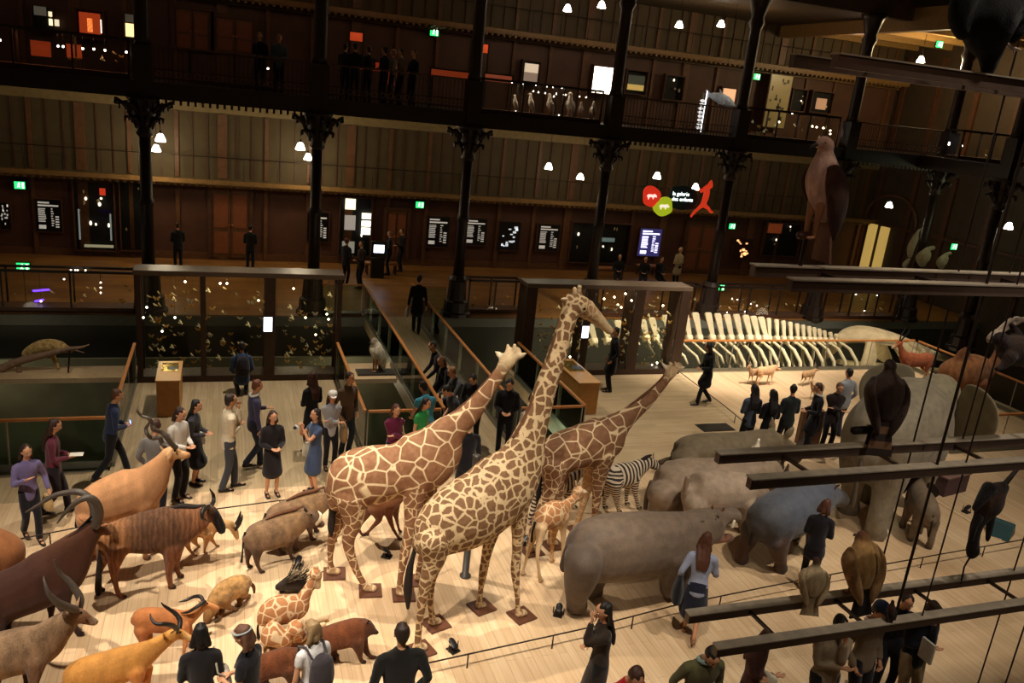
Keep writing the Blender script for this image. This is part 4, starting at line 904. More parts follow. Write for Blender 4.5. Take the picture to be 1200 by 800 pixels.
# animals along the whale edge
def smallant(O, head, label, col, sc, horn=True, name='gazelle', group=None, mat=FUR, dark=None, up=1.0):
    """a small antelope built to metric size sc (shoulder height)"""
    A = Axis(O[0], O[1], head); r = empty(name, A.O, A.a, label, 'antelope', group); c = tuple(srgb(col))+(1, 0); c2 = tuple(srgb(dark or col))+(1, 0); B = Blob(c); s = sc
    B.tube([(-.52*s, 0, .78*s, .1*s, .12*s), (-.44*s, 0, .8*s, .16*s, .2*s), (-.1*s, 0, .76*s, .17*s, .21*s), (.25*s, 0, .78*s, .16*s, .23*s), (.42*s, 0, .86*s, .12*s, .18*s), (.56*s, 0, (.98+.04*up)*s, .07*s, .11*s), (.68*s, 0, (1.05+.15*up)*s, .06*s, .08*s)], 3, 12)
    B.tube([(.67*s, 0, (1.1+.17*up)*s, .065*s, .08*s), (.78*s, 0, (1.08+.15*up)*s, .06*s, .07*s), (.92*s, 0, (1.0+.12*up)*s, .035*s, .045*s, c2)], 3, 10)
    for sx, sy, dx in ((-.42, .1, .04), (-.42, -.1, -.08), (.32, .09, -.06), (.32, -.09, .06)):
        B.tube([(sx*s, sy*s, .72*s, .07*s, .12*s), (sx*s+(.04 if sx < 0 else 0)*s, sy*s, .5*s, .045*s, .06*s), (sx*s-(.08 if sx < 0 else 0)*s+dx*s*.5, sy*s, .34*s, .028*s, .032*s, c2), (sx*s+dx*s, sy*s, .04*s, .026*s, .028*s, c2)], 3, 8)
    for q in (-1, 1): B.tube([(.66*s, q*.05*s, (1.16+.17*up)*s, .025*s, .02*s), (.6*s, q*.16*s, (1.2+.17*up)*s, .03*s, .02*s), (.58*s, q*.2*s, (1.22+.17*up)*s, .01*s, .01*s)], 2, 6)
    B.build('body', max(.016, .02*s), [mat, EYE], r)
    if horn:
        for q in (-1, 1):
            mb = MB(); mb.tube([(.7*s, q*.03*s, (1.18+.17*up)*s, .022*s), (.66*s, q*.07*s, (1.32+.17*up)*s, .02*s), (.58*s, q*.1*s, (1.45+.17*up)*s, .014*s), (.56*s, q*.08*s, (1.56+.17*up)*s, .005*s)]); mb.build('horn', DHORN, r)
    mb = MB(); mb.tube([(-.55*s, 0, .84*s, .02*s), (-.6*s, 0, .7*s, .015*s), (-.59*s, 0, .55*s, .02*s)]); mb.build('tail', DKM, r)
    return r
smallant((1066, 450), 175, 'brown and cream antelope with tall horns behind the elephant back', '8a4a2c', 1.05, True, 'blackbuck', dark='d8b890')
smallant((895, 452), 10, 'small pale gazelle with lowered neck by the whale edge', 'd0a478', .62, False, up=-2.0)
smallant((882, 450), 200, 'small tan gazelle facing left at the whale edge', 'a88460', .5, True)
smallant((945, 452), 15, 'tiny fawn antelope right of the small pale gazelle', 'b08a60', .5, True, up=-1)
smallant((955, 468), 190, 'tiny spotted antelope between the seated visitors', 'b48e68', .45, False, mat=SPOT)
# ------------------------------------------------------------------ people
def ik(a, b, l1, l2, pole):
    a = np.array(a, float); b = np.array(b, float); d = b-a; L = np.linalg.norm(d); mx = (l1+l2)*.995
    if L > mx: b = a+d/L*mx; d = b-a; L = mx
    t = (l1*l1-l2*l2+L*L)/(2*L); h = math.sqrt(max(l1*l1-t*t, 0)); u = d/L
    p = np.array(pole, float); p = p-(p@u)*u; p /= np.linalg.norm(p)+1e-9; return a+u*t+p*h, b
SKIN = furmat('skin', .55, 4, .08, .05, False, .35)
LIP = plain('lips', '8a4238', .5, noise=.02)
# wrist targets (forward, outward, height above the hips) by pose
POSE = {'down': ((.04, .27, -.08), (.04, .27, -.08)), 'walk': ((.18, .26, -.03), (-.16, .26, -.04)), 'phone': ((.30, .05, .52), (.30, .05, .52)),
        'waist': ((.24, .08, .17), (.24, .08, .17)), 'cross': ((.22, -.12, .28), (.24, -.10, .24)), 'chin': ((.18, .02, .58), (.2, -.02, .26)),
        'hold': ((.28, .14, .22), (.04, .27, -.06)), 'bagup': ((.1, .3, .0), (.26, .12, .34)), 'rail': ((.38, .18, .12), (.38, .18, .12)),
        'reach': ((.50, .16, .40), (.45, .16, .36)), 'knees': ((.28, .16, .10), (.28, .16, .10)), 'pockets': ((.08, .2, .0), (.08, .2, .0))}
def person(px, face, label, h=1.72, top='303030', low='202028', hair='2a1a12', skin='c08a66', pose='down', walk=0.0, lean=0.0, style='short', kind='trousers',
           female=False, coat=0, look=(0, 0), crouch=0.0, shoes='1a1512', z=0.0, group=None, small=False, collar=None, hat=None, sleeves=True, width=1.0, parts=True, name='person', scarf=None, pos=None):
    """px: picture point of the ground between the feet; face: heading in degrees"""
    O = on_z(px[0], px[1], z) if pos is None else np.array(pos, float)
    r = empty(name, O, math.radians(face), label, 'person', group); s = h/1.74; wd = (.92 if female else 1.0)*width
    V = .02 if small else .0145
    hz = (.93-crouch)*s; c, sn = math.cos(lean), math.sin(lean)
    def up(x, y, zz):   # upper body frame: height above the hips, leaned forward
        x *= s; zz *= s; return np.array([x*c+zz*sn, y*s*wd, hz+zz*c-x*sn])
    hd = look[0]; hp = look[1]
    nk = up(.01, 0, .60)
    def head(x, y, zz):   # head frame around the neck joint, z up from it
        x, y, zz = x*s, y*s, zz*s
        x, zz = x*math.cos(hp)+zz*math.sin(hp), zz*math.cos(hp)-x*math.sin(hp)
        x, y = x*math.cos(hd)-y*math.sin(hd), x*math.sin(hd)+y*math.cos(hd)
        ln = lean*.35; return nk+np.array([x*math.cos(ln)+zz*math.sin(ln), y, zz*math.cos(ln)-x*math.sin(ln)])
    T = lambda p, a, b, cc=None: (p[0], p[1], p[2], a*s, b*s, cc)
    body = Blob(tuple(srgb(skin))+(1, 0)); tp = MBL = Blob(); lw = Blob()
    # torso
    tor = [(0, -.06, .145, .105), (0, .04, .155, .11), (0, .16, .13, .095), (.005, .30, .15, .105), (.01, .42, .165, .11), (.005, .50, .15, .095), (0, .555, .08, .07)]
    body.tube([T(up(x, 0, q), a*.86*wd, b*.86) for x, q, a, b in tor]+[T(up(.01, 0, .60), .05, .055), T(head(.012, 0, .05), .048, .052)], 2, 14)
    # legs
    feet = []
    for sg in (1, -1):
        st = walk*sg; hip = np.array([0, .085*s*sg*wd, hz-.02*s])
        ank = np.array([st*s, (.095 if not walk else .07)*s*sg, (.085+(.06 if st < -.15 else 0))*s]); kn, ank = ik(hip, ank, .42*s, .42*s, (1, .1*sg, 0))
        feet.append((sg, hip, kn, ank))
        body.tube([T(hip, .068, .075), T((hip+kn)/2, .062, .066), T(kn, .045, .05), T((kn*.55+ank*.45), .044, .05), T(ank, .03, .034)], 2, 10)
        body.tube([T(ank, .032, .034), T(ank+np.array([.05, 0, -.045])*s, .034, .03), T(ank+np.array([.15, .005*sg, -.06])*s, .036, .018)], 2, 8)
        if kind == 'trousers':
            lw.tube([T(hip+np.array([0, 0, .04*s]), .092*wd, .105), T((hip+kn)/2, .082, .088), T(kn, .064, .068), T(kn*.4+ank*.6, .06, .064), T(ank+np.array([-.01, 0, .0]), .058, .062)], 2, 10)
        elif kind in ('leggings',):
            lw.tube([T(hip+np.array([0, 0, .04*s]), .085*wd, .095), T((hip+kn)/2, .072, .076), T(kn, .053, .057), T(kn*.5+ank*.5, .05, .055), T(ank, .038, .042)], 2, 10)
    if kind in ('trousers', 'leggings'): lw.tube([T(up(0, 0, -.1), .15*wd, .105), T(up(0, 0, -.02), .165*wd, .115), T(up(0, 0, .08), .155*wd, .11)], 2, 14)
    if kind == 'skirt':
        lw.tube([T(up(0, 0, .1), .15*wd, .11), T(up(0, 0, 0), .175*wd, .13), (feet[0][2][0]*.3, 0, hz-.28*s, .2*s, .16*s), ((feet[0][2][0]+feet[1][2][0])*.5, 0, hz-.46*s, .225*s, (.18+abs(walk)*.2)*s)], 2, 16)
    # arms
    hands = []
    P = POSE[pose]
    for sg, (fx, oy, zz) in ((1, P[0]), (-1, P[1])):
        sh = up(0, .175*sg, .475); wr = up(fx, oy*sg, zz)
        el, wr = ik(sh, wr, .285*s, .26*s, (-.5, .5*sg, -.8)); hands.append((sg, el, wr))
        body.tube([T(up(0, .12*sg, .48), .05, .055), T(sh, .05, .055), T((sh+el)/2, .04, .043), T(el, .034, .036), T((el+wr)/2, .032, .034), T(wr, .022, .026)], 2, 10, axis='auto')
        if sleeves:
            e2 = wr-(wr-el)*.08
            tp.tube([T(up(0, .1*sg, .485), .066, .072), T(sh, .066, .07), T((sh+el)/2, .056, .06), T(el, .05, .052), T((el+e2)/2, .047, .049), T(e2, .04, .042)], 2, 10, axis='auto')
        else: tp.tube([T(up(0, .1*sg, .485), .06, .066), T(sh, .06, .064), T(sh*.6+el*.4, .054, .056)], 2, 10, axis='auto')
        # palm and five fingers
        d = (wr-el)/np.linalg.norm(wr-el); up3 = np.array([0, 0, 1.0]); side = np.cross(d, up3); side /= np.linalg.norm(side)+1e-9
        if abs(d[2]) > .8: side = np.array([1.0, 0, 0])-d*d[0]; side /= np.linalg.norm(side)
        nrm = np.cross(side, d)
        pc = wr+d*.045*s
        body.tube([T(wr, .024, .024), T(pc, .036, .02), T(wr+d*.085*s, .036, .017)], 2, 8, axis='auto')
        inn = np.array([0, -sg, 0.0]); inn = inn-(inn@d)*d; inn /= np.linalg.norm(inn)+1e-9
        for k, L in enumerate((.062, .072, .068, .052)):
            b0 = wr+d*.085*s+side*(k-1.5)*.019*s; b1 = b0+d*L*.55*s+inn*.008*s; b2 = b1+d*L*.35*s+inn*.028*s
            body.x.tube([tuple(b0)+(.0088*s,), tuple(b1)+(.008*s,), tuple(b2)+(.0065*s,)], 6)
        tb = wr+d*.03*s+side*.03*s*(-1); tm = tb+d*.03*s-side*.022*s+inn*.01*s; te = tm+d*.028*s+inn*.012*s
        body.x.tube([tuple(tb)+(.011*s,), tuple(tm)+(.0095*s,), tuple(te)+(.0075*s,)], 6)
    # head
    H = lambda x, y, zz, a, b, cc=None: tuple(head(x, y, zz))+(a*s, b*s, cc)
    body.tube([H(.03, 0, .075, .052, .055), H(.035, 0, .12, .064, .08), H(.025, 0, .17, .074, .094), H(.02, 0, .215, .068, .088), H(.015, 0, .24, .045, .06)], 3, 14)
    body.tube([H(.07, 0, .075, .03, .03), H(.06, 0, .1, .045, .045)], 1, 8)
    body.tube([H(.118, 0, .155, .009, .01), H(.13, 0, .125, .014, .015)], 2, 8)
    for q in (-1, 1): body.tube([H(.02, q*.072, .15, .012, .02), H(.01, q*.084, .155, .008, .024), H(.012, q*.08, .125, .008, .014)], 1, 6)
    for q in (-1, 1):
        body.x.ball(tuple(head(.104, q*.03, .152)), .0115*s, 1, 8, 6); body.x.ball(tuple(head(.113, q*.03, .152)), .0062*s, 2, 6, 5)
        body.x.tube([tuple(head(.112, q*.015, .172))+(.004*s,), tuple(head(.11, q*.045, .172))+(.003*s,)], 5, 2)
    body.x.tube([tuple(head(.108, -.024, .096))+(.005*s,), tuple(head(.117, 0, .096))+(.008*s,), tuple(head(.108, .024, .096))+(.005*s,)], 6, 3)
    body.build('body', V, [SKIN, plain('eye_white', 'd8d0c4', .3, noise=0), EYE, LIP], r, 3)
    # clothes
    k = 1.1; cl = -.1-coat
    rows = [T(up(x, 0, q), a*k*wd, b*k) for x, q, a, b in tor[1:]]
    ctr = (feet[0][2]+feet[1][2])/2
    if coat > .1 or kind == 'dress':
        dd = coat if coat > .1 else .42
        rows = [T(np.array([ctr[0]*.6, 0, hz-dd*s]), .205*wd*(1 if kind != 'dress' else 1.08), .17+abs(walk)*.12), T(np.array([ctr[0]*.3, 0, hz-dd*.5*s]), .195*wd, .15), T(up(0, 0, -.06), .18*wd, .13)]+rows
    else: rows = [T(up(0, 0, -.09), .17*wd, .124)]+rows
    tp.tube(rows, 2, 16)
    if collar: pass
    tp.build('dress' if kind == 'dress' else ('coat' if coat > .1 else 'jacket' if not female else 'top'), V+.002, fabric(top), r, 2, cols=False)
    if kind in ('trousers', 'leggings', 'skirt'): lw.build(kind, V+.002, fabric(low), r, 2, cols=False)
    for sg, hip, kn, ank in feet:
        b = MB(); v, f = loft([(ank[0]-.05*s, ank[1], ank[2]-.045*s, .034*s, .04*s), (ank[0]+.03*s, ank[1], ank[2]-.05*s, .04*s, .04*s), (ank[0]+.12*s, ank[1]+.004*sg, ank[2]-.066*s, .043*s, .026*s), (ank[0]+.18*s, ank[1]+.006*sg, ank[2]-.072*s, .034*s, .018*s)], 10, 3)
        b.add(v, f, 0, True); b.build('shoe', plain('shoe_'+shoes, shoes, .45, noise=.05), r)
    if scarf:
        b = MB(); pts = [tuple(nk+np.array([math.cos(a)*.075, math.sin(a)*.08, -.02+.015*math.cos(a)])*s)+(.028*s,) for a in np.linspace(0, 2*PI, 14)]
        b.tube(pts, 8); b.build('scarf', fabric(scarf), r)
    # hair
    if style != 'bald':
        hb = Blob(); hb.tube([H(-.035, 0, .10, .056, .045), H(-.028, 0, .15, .076, .066), H(-.008, 0, .2, .080, .088), H(.008, 0, .24, .066, .086), H(.012, 0, .262, .035, .05)], 2, 14)
        hb.tube([H(.075, 0, .222, .05, .022), H(.03, 0, .25, .06, .03)], 1, 10)
        for q in (-1, 1): hb.tube([H(.02, q*.07, .2, .014, .04), H(.0, q*.075, .16, .012, .03)], 1, 8)
        if style in ('long', 'bob'):
            L = -.12 if style == 'long' else .05
            for q in (-1, 0, 1):
                hb.tube([H(-.04, q*.05, .18, .04, .035), H(-.06+(.02 if q else 0), q*.075, .08, .04, .032), tuple(head(-.055+(.03 if q else 0), q*.085, max(L, .02)*.5+.0))+(.042*s, .03*s)], 2, 10)
            if style == 'long':
                for q in (-1, 0, 1): hb.tube([tuple(head(-.05, q*.07, .06))+(.04*s, .03*s), tuple(up(-.11, q*.07, .46))+(.045*s, .03*s), tuple(up(-.125, q*.06, .32))+(.03*s, .02*s)], 2, 10)
        if style == 'tail': hb.ball(head(-.1, 0, .17), .035*s); hb.tube([H(-.1, 0, .17, .025, .025), H(-.14, 0, .1, .025, .025), H(-.13, 0, .02, .014, .014)], 2, 8)
        hb.build('hair', .013 if not small else .018, plain('hair_'+hair, hair, .6, noise=.25, scale=60, bump=.3), r, 2, cols=False)
    if hat:
        b = MB(); b.lathe([(.0, .30), (.05, .295), (.085, .27), (.094, .23), (.098, .2)], (0, 0, 0), 16); b.v = [tuple(head(x+.012, y, zz)) for x, y, zz in b.v]
        q = MB(); q.v = []; q.plate([(.06, -.07), (.15, -.05), (.17, 0), (.15, .05), (.06, .07)], (1, 0, 0), (0, 1, 0), (0, 0, 1), .01); q.v = [tuple(head(x, y, zz+.205)) for x, y, zz in q.v]
        b.add(q.v, q.f, 0); b.build('cap', fabric(hat), r)
    r['_s'] = s
    info = dict(root=r, O=O, face=math.radians(face), hands=hands, up=up, head=head, s=s)
    return info
def world(info, p):
    a = info['face']; return np.array([info['O'][0]+p[0]*math.cos(a)-p[1]*math.sin(a), info['O'][1]+p[0]*math.sin(a)+p[1]*math.cos(a), info['O'][2]+p[2]])
def handbag(info, col, label, side=-1, size=(.3, .12, .24), drop=.0, strap=True, name='handbag', at=None, cat='bag'):
    p = info['up'](*(at if at else (0, side*.3, -.05-drop))); w_ = world(info, p); sx, sy, sz = size
    r = empty(name, w_, info['face'], label, cat)
    b = Blob(); b.tube([(0, 0, -sz*.5, sy*.5, sx*.5), (0, 0, -sz*.1, sy*.55, sx*.52), (0, 0, sz*.4, sy*.28, sx*.42)], 2, 14, axis='y'); b.build('bag_body', .018, fabric(col), r, 2, cols=False)
    if strap:
        sh = info['up'](0, side*.15, .52)-p; sh2 = info['up'](-.03, -side*.08, .55)-p
        m = MB(); m.tube([(sx*.35, 0, sz*.4, .011), (sh[0]+.09, sh[1]*.9+side*.02, sh[2]*.55, .011), (sh[0]+.03, sh[1], sh[2]+.03, .011), (sh[0]-.09, sh[1]*.9+side*.02, sh[2]*.5, .011), (-sx*.35, 0, sz*.4, .011)], 6)
        m.build('strap', fabric(col), r)
    return r
def backpack(info, col, label):
    p = info['up'](-.19, 0, .3); r = empty('backpack', world(info, p), info['face'], label, 'backpack')
    b = Blob(); b.tube([(0, 0, -.2, .14, .08), (-.01, 0, -.05, .155, .1), (0, 0, .15, .13, .08), (.02, 0, .2, .08, .04)], 2, 12); b.build('bag_body', .018, fabric(col), r, 2, cols=False)
    for q in (-1, 1):
        m = MB(); m.tube([(.05, q*.09, .18, .014), (.16, q*.11, .27, .014), (.3, q*.11, .2, .014), (.34, q*.1, .0, .014), (.2, q*.15, -.15, .012), (.03, q*.13, -.18, .012)], 6); m.build('strap', fabric(col), r)
    return r
def camera_in_hand(info, label, name='camera', col='c8c8cc', lit=False, size=(.03, .11, .07)):
    a = info['hands'][0][2]; b = info['hands'][1][2]; p = (a+b)/2 + (np.array([.1, 0, .03]) if name != 'smartphone' else np.array([.09, 0, .04])); w_ = world(info, p)
    r = empty(name, w_, info['face'], label, 'camera' if 'camera' in name else 'phone')
    m = MB(); m.cbox((0, 0, 0), size); m.build('housing', plain('device_'+col, col, .3, metal=.3, noise=.02), r, bevel=.006)
    if name != 'smartphone': m = MB(); m.lathe([(.03, 0), (.03, .03), (.025, .045)], (0, 0, 0), 12); m.v = [(z_+.012, x_, y_) for x_, y_, z_ in m.v]; m.build('lens', BLACK, r)
    m = MB(); m.cbox((-size[0]/2-.001, 0, 0), (.002, size[1]*.8, size[2]*.75)); m.build('screen', glow('device_screen', '9fb8ff', 2.5) if lit else plain('dark_screen', '10141c', .1, noise=0), r)
    return r

# left group
p = person((38, 632), -62, 'woman in lavender cardigan over dark clothes walking forward, far left', 1.58, '6b5f86', '1b1820', '2c1a10', pose='bagup', walk=.16, style='long', female=True, look=(.1, .1), collar='1b1820')
handbag(p, 'b89a68', 'straw coloured handbag hanging from the arm of the woman in lavender', 1, (.26, .14, .2), .22, False)
p = person((66, 603), 8, 'woman in maroon jacket with long chestnut hair, behind the lavender one', 1.66, '5c2634', '201a22', '341e14', pose='waist', walk=.2, style='long', female=True, look=(0, .25))
m = MB(); m.cbox((0, 0, 0), (.2, .14, .004)); q = world(p, p['hands'][1][2]+np.array([.12, .03, .03])); m.build('leaflet', plain('paper', 'd8d2c4', .7, noise=.03), None, 'white leaflet held by the woman in maroon', 'leaflet').location = q
p = person((132, 562), 18, 'man in navy jacket and black trousers striding past the left rail', 1.7, '26304a', '15151a', '5a3a24', pose='waist', walk=.3, look=(-.2, .2), lean=.12)
camera_in_hand(p, 'phone with a violet screen held by the striding man in navy', 'smartphone', '3a2a6a', True, (.012, .14, .08))
p = person((184, 604), 70, 'person in grey long sleeved sweater behind the spiral horned antelope', 1.68, '6e6a68', '17141a', '3a1e14', pose='pockets', style='short', look=(0, .2))
p = person((210, 584), -40, 'woman in open white jacket and black trousers', 1.7, 'c9c2b8', '141216', '2a1610', pose='waist', style='bob', female=True, look=(-.1, .3))
p = person((228, 566), -15, 'woman in black and white striped top with long black hair', 1.6, '3a3a40', '141216', '120c0a', pose='waist', style='long', female=True, kind='skirt', look=(0, .2))
handbag(p, 'd0ccc2', 'white shoulder bag of the woman in the striped top', 1, (.26, .1, .24), 0)
p = person((268, 573), 12, 'man in cream sweater and grey jeans, hand raised to his mouth', 1.8, 'cfc0a4', '3c3e46', '2a1c14', pose='chin', walk=.12, look=(.1, .05), width=1.08)
p = person((297, 547), 14, 'person in purple blue jacket and jeans with white scarf', 1.74, '38344e', '2c3446', '6a3c24', pose='hold', walk=.16, look=(0, .2), scarf='d8d4cc')
p = person((318, 579), -78, 'woman in black cardigan and short skirt with grey leggings, hands crossed', 1.6, '211c1e', '3a3638', '38221a', pose='waist', style='long', female=True, kind='dress', look=(.1, .1), coat=.0)
p = person((368, 576), 200, 'woman in blue tunic photographing the parade with both hands', 1.6, '3a4660', '1c1c20', '1c1210', pose='phone', style='long', female=True, kind='dress', sleeves=False, look=(0, -.05))
camera_in_hand(p, 'small silver camera held up by the woman in blue tunic', 'camera', 'c8c8cc')
handbag(p, 'b8b09c', 'off white shoulder bag on the woman in blue tunic', -1, (.28, .12, .26), .02)
p = person((364, 530), 120, 'woman in black top with long auburn hair, turned away', 1.68, '17161a', '1e1e26', '402418', pose='waist', style='long', female=True, look=(-.6, .1))
p = person((386, 548), -85, 'woman in white cap and pale grey shirt', 1.58, '9c9a9e', '17151a', '3a2014', pose='cross', style='long', female=True, look=(0, .15), hat='e4e0d8')
handbag(p, '8c6e48', 'large tan shoulder bag of the woman in the white cap', 1, (.36, .14, .36), .02)
p = person((404, 532), -60, 'man in open brown jacket and blue jeans beside the glass rail', 1.74, '5a4636', '2e3644', '3a2218', pose='pockets', look=(.2, .15))
p = person((284, 462), 95, 'person crouching by the left display case in denim jacket', 1.7, '32405a', '3a4048', '1c1412', pose='knees', crouch=.5, lean=.25, small=True)
backpack(p, '28242c', 'small dark backpack on the crouching person')

# bridge and the crowd leaning on the rail
p = person((487, 391), 78, 'man in black suit crossing the bridge, seen from behind', 1.8, '15141a', '15151b', '1a1210', pose='down', walk=.22, coat=.25, small=True, look=(-.5, .1))
handbag(p, 'b4aca0', 'pale carrier bag in the hand of the man on the bridge', 1, (.34, .12, .26), .2, False)
p = person(None, 180, 'man in black leaning on the bridge rail, chin on hand', 1.74, '17151a', '1a1a20', '1e1410', pose='rail', lean=.38, look=(.5, .1), pos=(4.85, 17.65, 0))
p = person(None, 190, 'woman in black with reddish hair leaning on the bridge rail', 1.64, '1b181c', '1c1c22', '5a3826', pose='rail', lean=.45, female=True, style='bob', look=(.4, .1), pos=(4.9, 16.95, 0))
p = person(None, 192, 'person in dark grey shirt reaching forward over the bridge rail', 1.72, '4a4c50', '1b1b20', '8a6040', pose='reach', lean=.5, look=(0, .2), pos=(4.98, 16.1, 0))
p = person(None, 100, 'man in teal blue shirt bending by the end of the bridge rail', 1.7, '3c8aa0', '22262e', '1a1210', pose='rail', lean=.3, look=(.4, .35), sleeves=False, pos=(3.85, 14.85, 0))
p = person(None, -80, 'red haired woman in plum sweater, arms folded, at the corner of the void', 1.62, '5c1a34', '201a22', '4e2a1a', pose='cross', female=True, style='bob', look=(0, .2), pos=(3.02, 14.05, 0))
handbag(p, 'c0aa80', 'cream tote bag beside the woman in plum sweater', 1, (.32, .1, .34), .0)
p = person(None, -50, 'woman in green sleeveless top with dark hair', 1.64, '2f8a48', '1c1c22', '241410', pose='down', female=True, style='long', sleeves=False, look=(.2, .3), pos=(3.6, 14.3, 0))
p = person(None, 190, 'man in dark grey t-shirt looking down at a glowing phone', 1.74, '2c2e34', '1c1c22', '1c1210', pose='waist', lean=.3, sleeves=False, look=(.2, .6), pos=(4.5, 14.9, 0))
camera_in_hand(p, 'phone with pinkish glow held by the man in dark grey t-shirt', 'smartphone', '2a2a30', True, (.012, .13, .07))
p = person(None, -130, 'man in black t-shirt leaning over the rail behind the left giraffe', 1.76, '15151a', '131317', '14100e', pose='rail', lean=.35, look=(.3, .5), pos=(5.1, 15.65, 0))
p = person(None, 250, 'man in black shirt standing rightmost by the bridge rail', 1.76, '121216', '111115', '100c0a', pose='waist', lean=.15, look=(.2, .4), pos=(5.62, 15.1, 0))
p = person(None, 100, 'person in black trousers hidden by the left giraffe neck', 1.74, '141317', '121214', '20140e', pose='down', look=(0, .2), pos=(4.15, 12.95, 0))
p = person(None, 100, 'man in pale shirt behind the neck of the tallest giraffe', 1.74, '9a9286', '20242c', '3a281c', pose='waist', look=(-.3, .2), pos=(5.75, 14.0, 0))
backpack(p, '16161a', 'black backpack on the man in the pale shirt')

# right side of the deck
p = person((713, 458), 165, 'man in long black coat standing before the right display case', 1.74, '111118', '14141a', '17110e', pose='pockets', coat=.35, small=True, style='short')
p = person((823, 474), 175, 'woman in black coat walking beside the whale rail', 1.68, '12131a', '101014', '1a100c', pose='waist', walk=.22, coat=.3, female=True, style='long', small=True, lean=.1, look=(-.8, .2))
P_ = lambda a, b, z: tuple(on_z(a, b, z)[:2])+(0,)
for q, lab, col, hc, sty, fem in (((886, 453), 'woman in blue grey denim jacket with back turned, near the whale', '4a5260', '20181a', 'long', True), ((908, 459), 'person in black with long black hair, between denim and dark green jackets', '131115', '120c0a', 'long', True),
         ((931, 453), 'man in dark green jacket standing behind the olive rhinoceros', '252a28', '17110e', 'short', False)):
    person(None, 80, lab, 1.7, col, '1c1a20', hc, pose='waist', style=sty, female=fem, small=True, look=(.2 if fem else -.4, .1), pos=P_(*q, 1.72))
p = person(None, 160, 'tall man in black coat with white collar talking near the elephant', 1.76, '121117', '141318', '3a2218', pose='waist', coat=.3, small=True, look=(0, .3), scarf='c8c4bc', pos=(12.92, 14.25, 0))
p = person(None, 250, 'man in dark brown jacket close behind the one in black coat', 1.74, '241a1a', '1a181c', '5a3a28', pose='cross', small=True, look=(0, .3), pos=(13.5, 14.35, 0))
p = person(None, 95, 'broad person in pale blue grey shirt behind the elephant', 1.74, '82868c', '2a2e38', '14100e', pose='pockets', small=True, width=1.2, pos=(14.55, 15.2, 0))

# front row, bottom edge
p = person((806, 748), 58, 'woman in pale blue cardigan and navy skirt with long copper hair', 1.66, '8e94ac', '1c1e30', '4e2c1c', pose='bagup', walk=.18, style='long', female=True, kind='skirt', shoes='8a5c40', lean=.12, look=(-.3, .1))
handbag(p, '141318', 'black bag and jacket carried by the woman in pale blue cardigan', 1, (.34, .16, .4), .02, False)
p = person((944, 690), 48, 'red haired woman in black with white cross strap by the blue grey hippopotamus', 1.6, '17141a', '17141a', '4a281a', pose='waist', style='bob', female=True, coat=.2, look=(-.3, .3))
camera_in_hand(p, 'phone with bluish screen held by the red haired woman in black', 'smartphone', '20242c', True, (.012, .13, .07))
def front(px, zh, face, label, **k):
    """visitors whose feet fall below the frame: placed by the top of the head at height zh"""
    P = on_z(px[0], px[1], zh); return person(None, face, label, zh/.985, pos=(P[0], P[1], 0), **k)
p = front((235, 742), 1.62, 95, 'black haired woman from behind with pale scarf bag, bottom left', top='1a1618', low='1c1c24', hair='100b0a', style='bob', female=True, pose='waist', look=(-.1, .15))
handbag(p, 'a89e90', 'pale cloth bag slung on the black haired woman, bottom left', -1, (.3, .12, .4), -.1)
p = front((292, 742), 1.72, 150, 'woman with grey headband and black sleeveless top, bottom left', top='17161a', low='20202a', hair='5a3a28', style='bob', female=True, sleeves=False, pose='waist', look=(0, .3))
m = MB(); m.tube([tuple(p['head'](.012+.098*math.cos(a), .088*math.sin(a), .215))+(.012,) for a in np.linspace(0, 2*PI, 18)], 6); o = m.build('headband', fabric('8a9496'), p['root'])
p = front((368, 736), 1.62, 115, 'blonde woman in white t-shirt seen from behind, bottom edge', top='cfcac8', low='30323c', hair='8e7450', style='bob', female=True, sleeves=False, pose='down', look=(.2, .1))
backpack(p, '3a3438', 'dark grey backpack on the blonde woman')
p = front((472, 741), 1.76, 92, 'man in black jacket with cropped dark hair, bottom edge centre', top='16130f', low='1a1a20', hair='2a1c14', pose='pockets', width=1.2, look=(0, .05))
p = front((712, 713), 1.66, 165, 'woman in dark brown coat with long black hair touching her face', top='2c221a', low='15120f', hair='17100c', style='long', female=True, pose='chin', coat=.5, look=(.2, .1))
p = front((735, 772), 1.70, -85, 'person in bright red shirt looking down, bottom edge', top='a81c22', low='22222a', hair='3c2214', pose='waist', look=(0, .55), lean=.15)
p = front((827, 749), 1.72, -95, 'person in open olive green coat over pale shirt, head bowed', top='5a5638', low='26262c', hair='17110e', pose='pockets', coat=.4, look=(0, .6), lean=.12, width=1.15, scarf='8ca09c')
p = front((893, 740), 1.60, -70, 'woman in patterned brown top clasping a pale bag', top='5a3830', low='17161c', hair='4c3022', style='long', female=True, pose='cross', look=(0, .4))
handbag(p, 'c8bea8', 'small cream handbag clasped by the woman in patterned brown top', -1, (.24, .12, .2), 0, False, at=(.24, 0, .2))
p = front((983, 726), 1.74, -100, 'man in checked beige shirt with dark jacket, arms lifted', top='8a7860', low='15151a', hair='1c1410', pose='chin', look=(0, .2), width=1.1)
p = front((1027, 709), 1.74, -85, 'man in beige jacket and pink shirt wearing a dark cap', top='7c6a54', low='1c1c22', hair='2a1c14', pose='pockets', look=(.1, .25), hat='1c2234', width=1.1, scarf='d8b0a8')
p = front((1061, 698), 1.60, -120, 'dark haired man in black jacket behind the one in beige', top='15141a', low='1a1a20', hair='2a1a10', pose='down', look=(.3, .3))
p = front((1088, 706), 1.72, -100, 'man in navy blazer and khaki trousers, hand at his chin', top='12141f', low='8c7a5c', hair='3a2014', pose='chin', look=(.2, .45), scarf='7c8ea8')
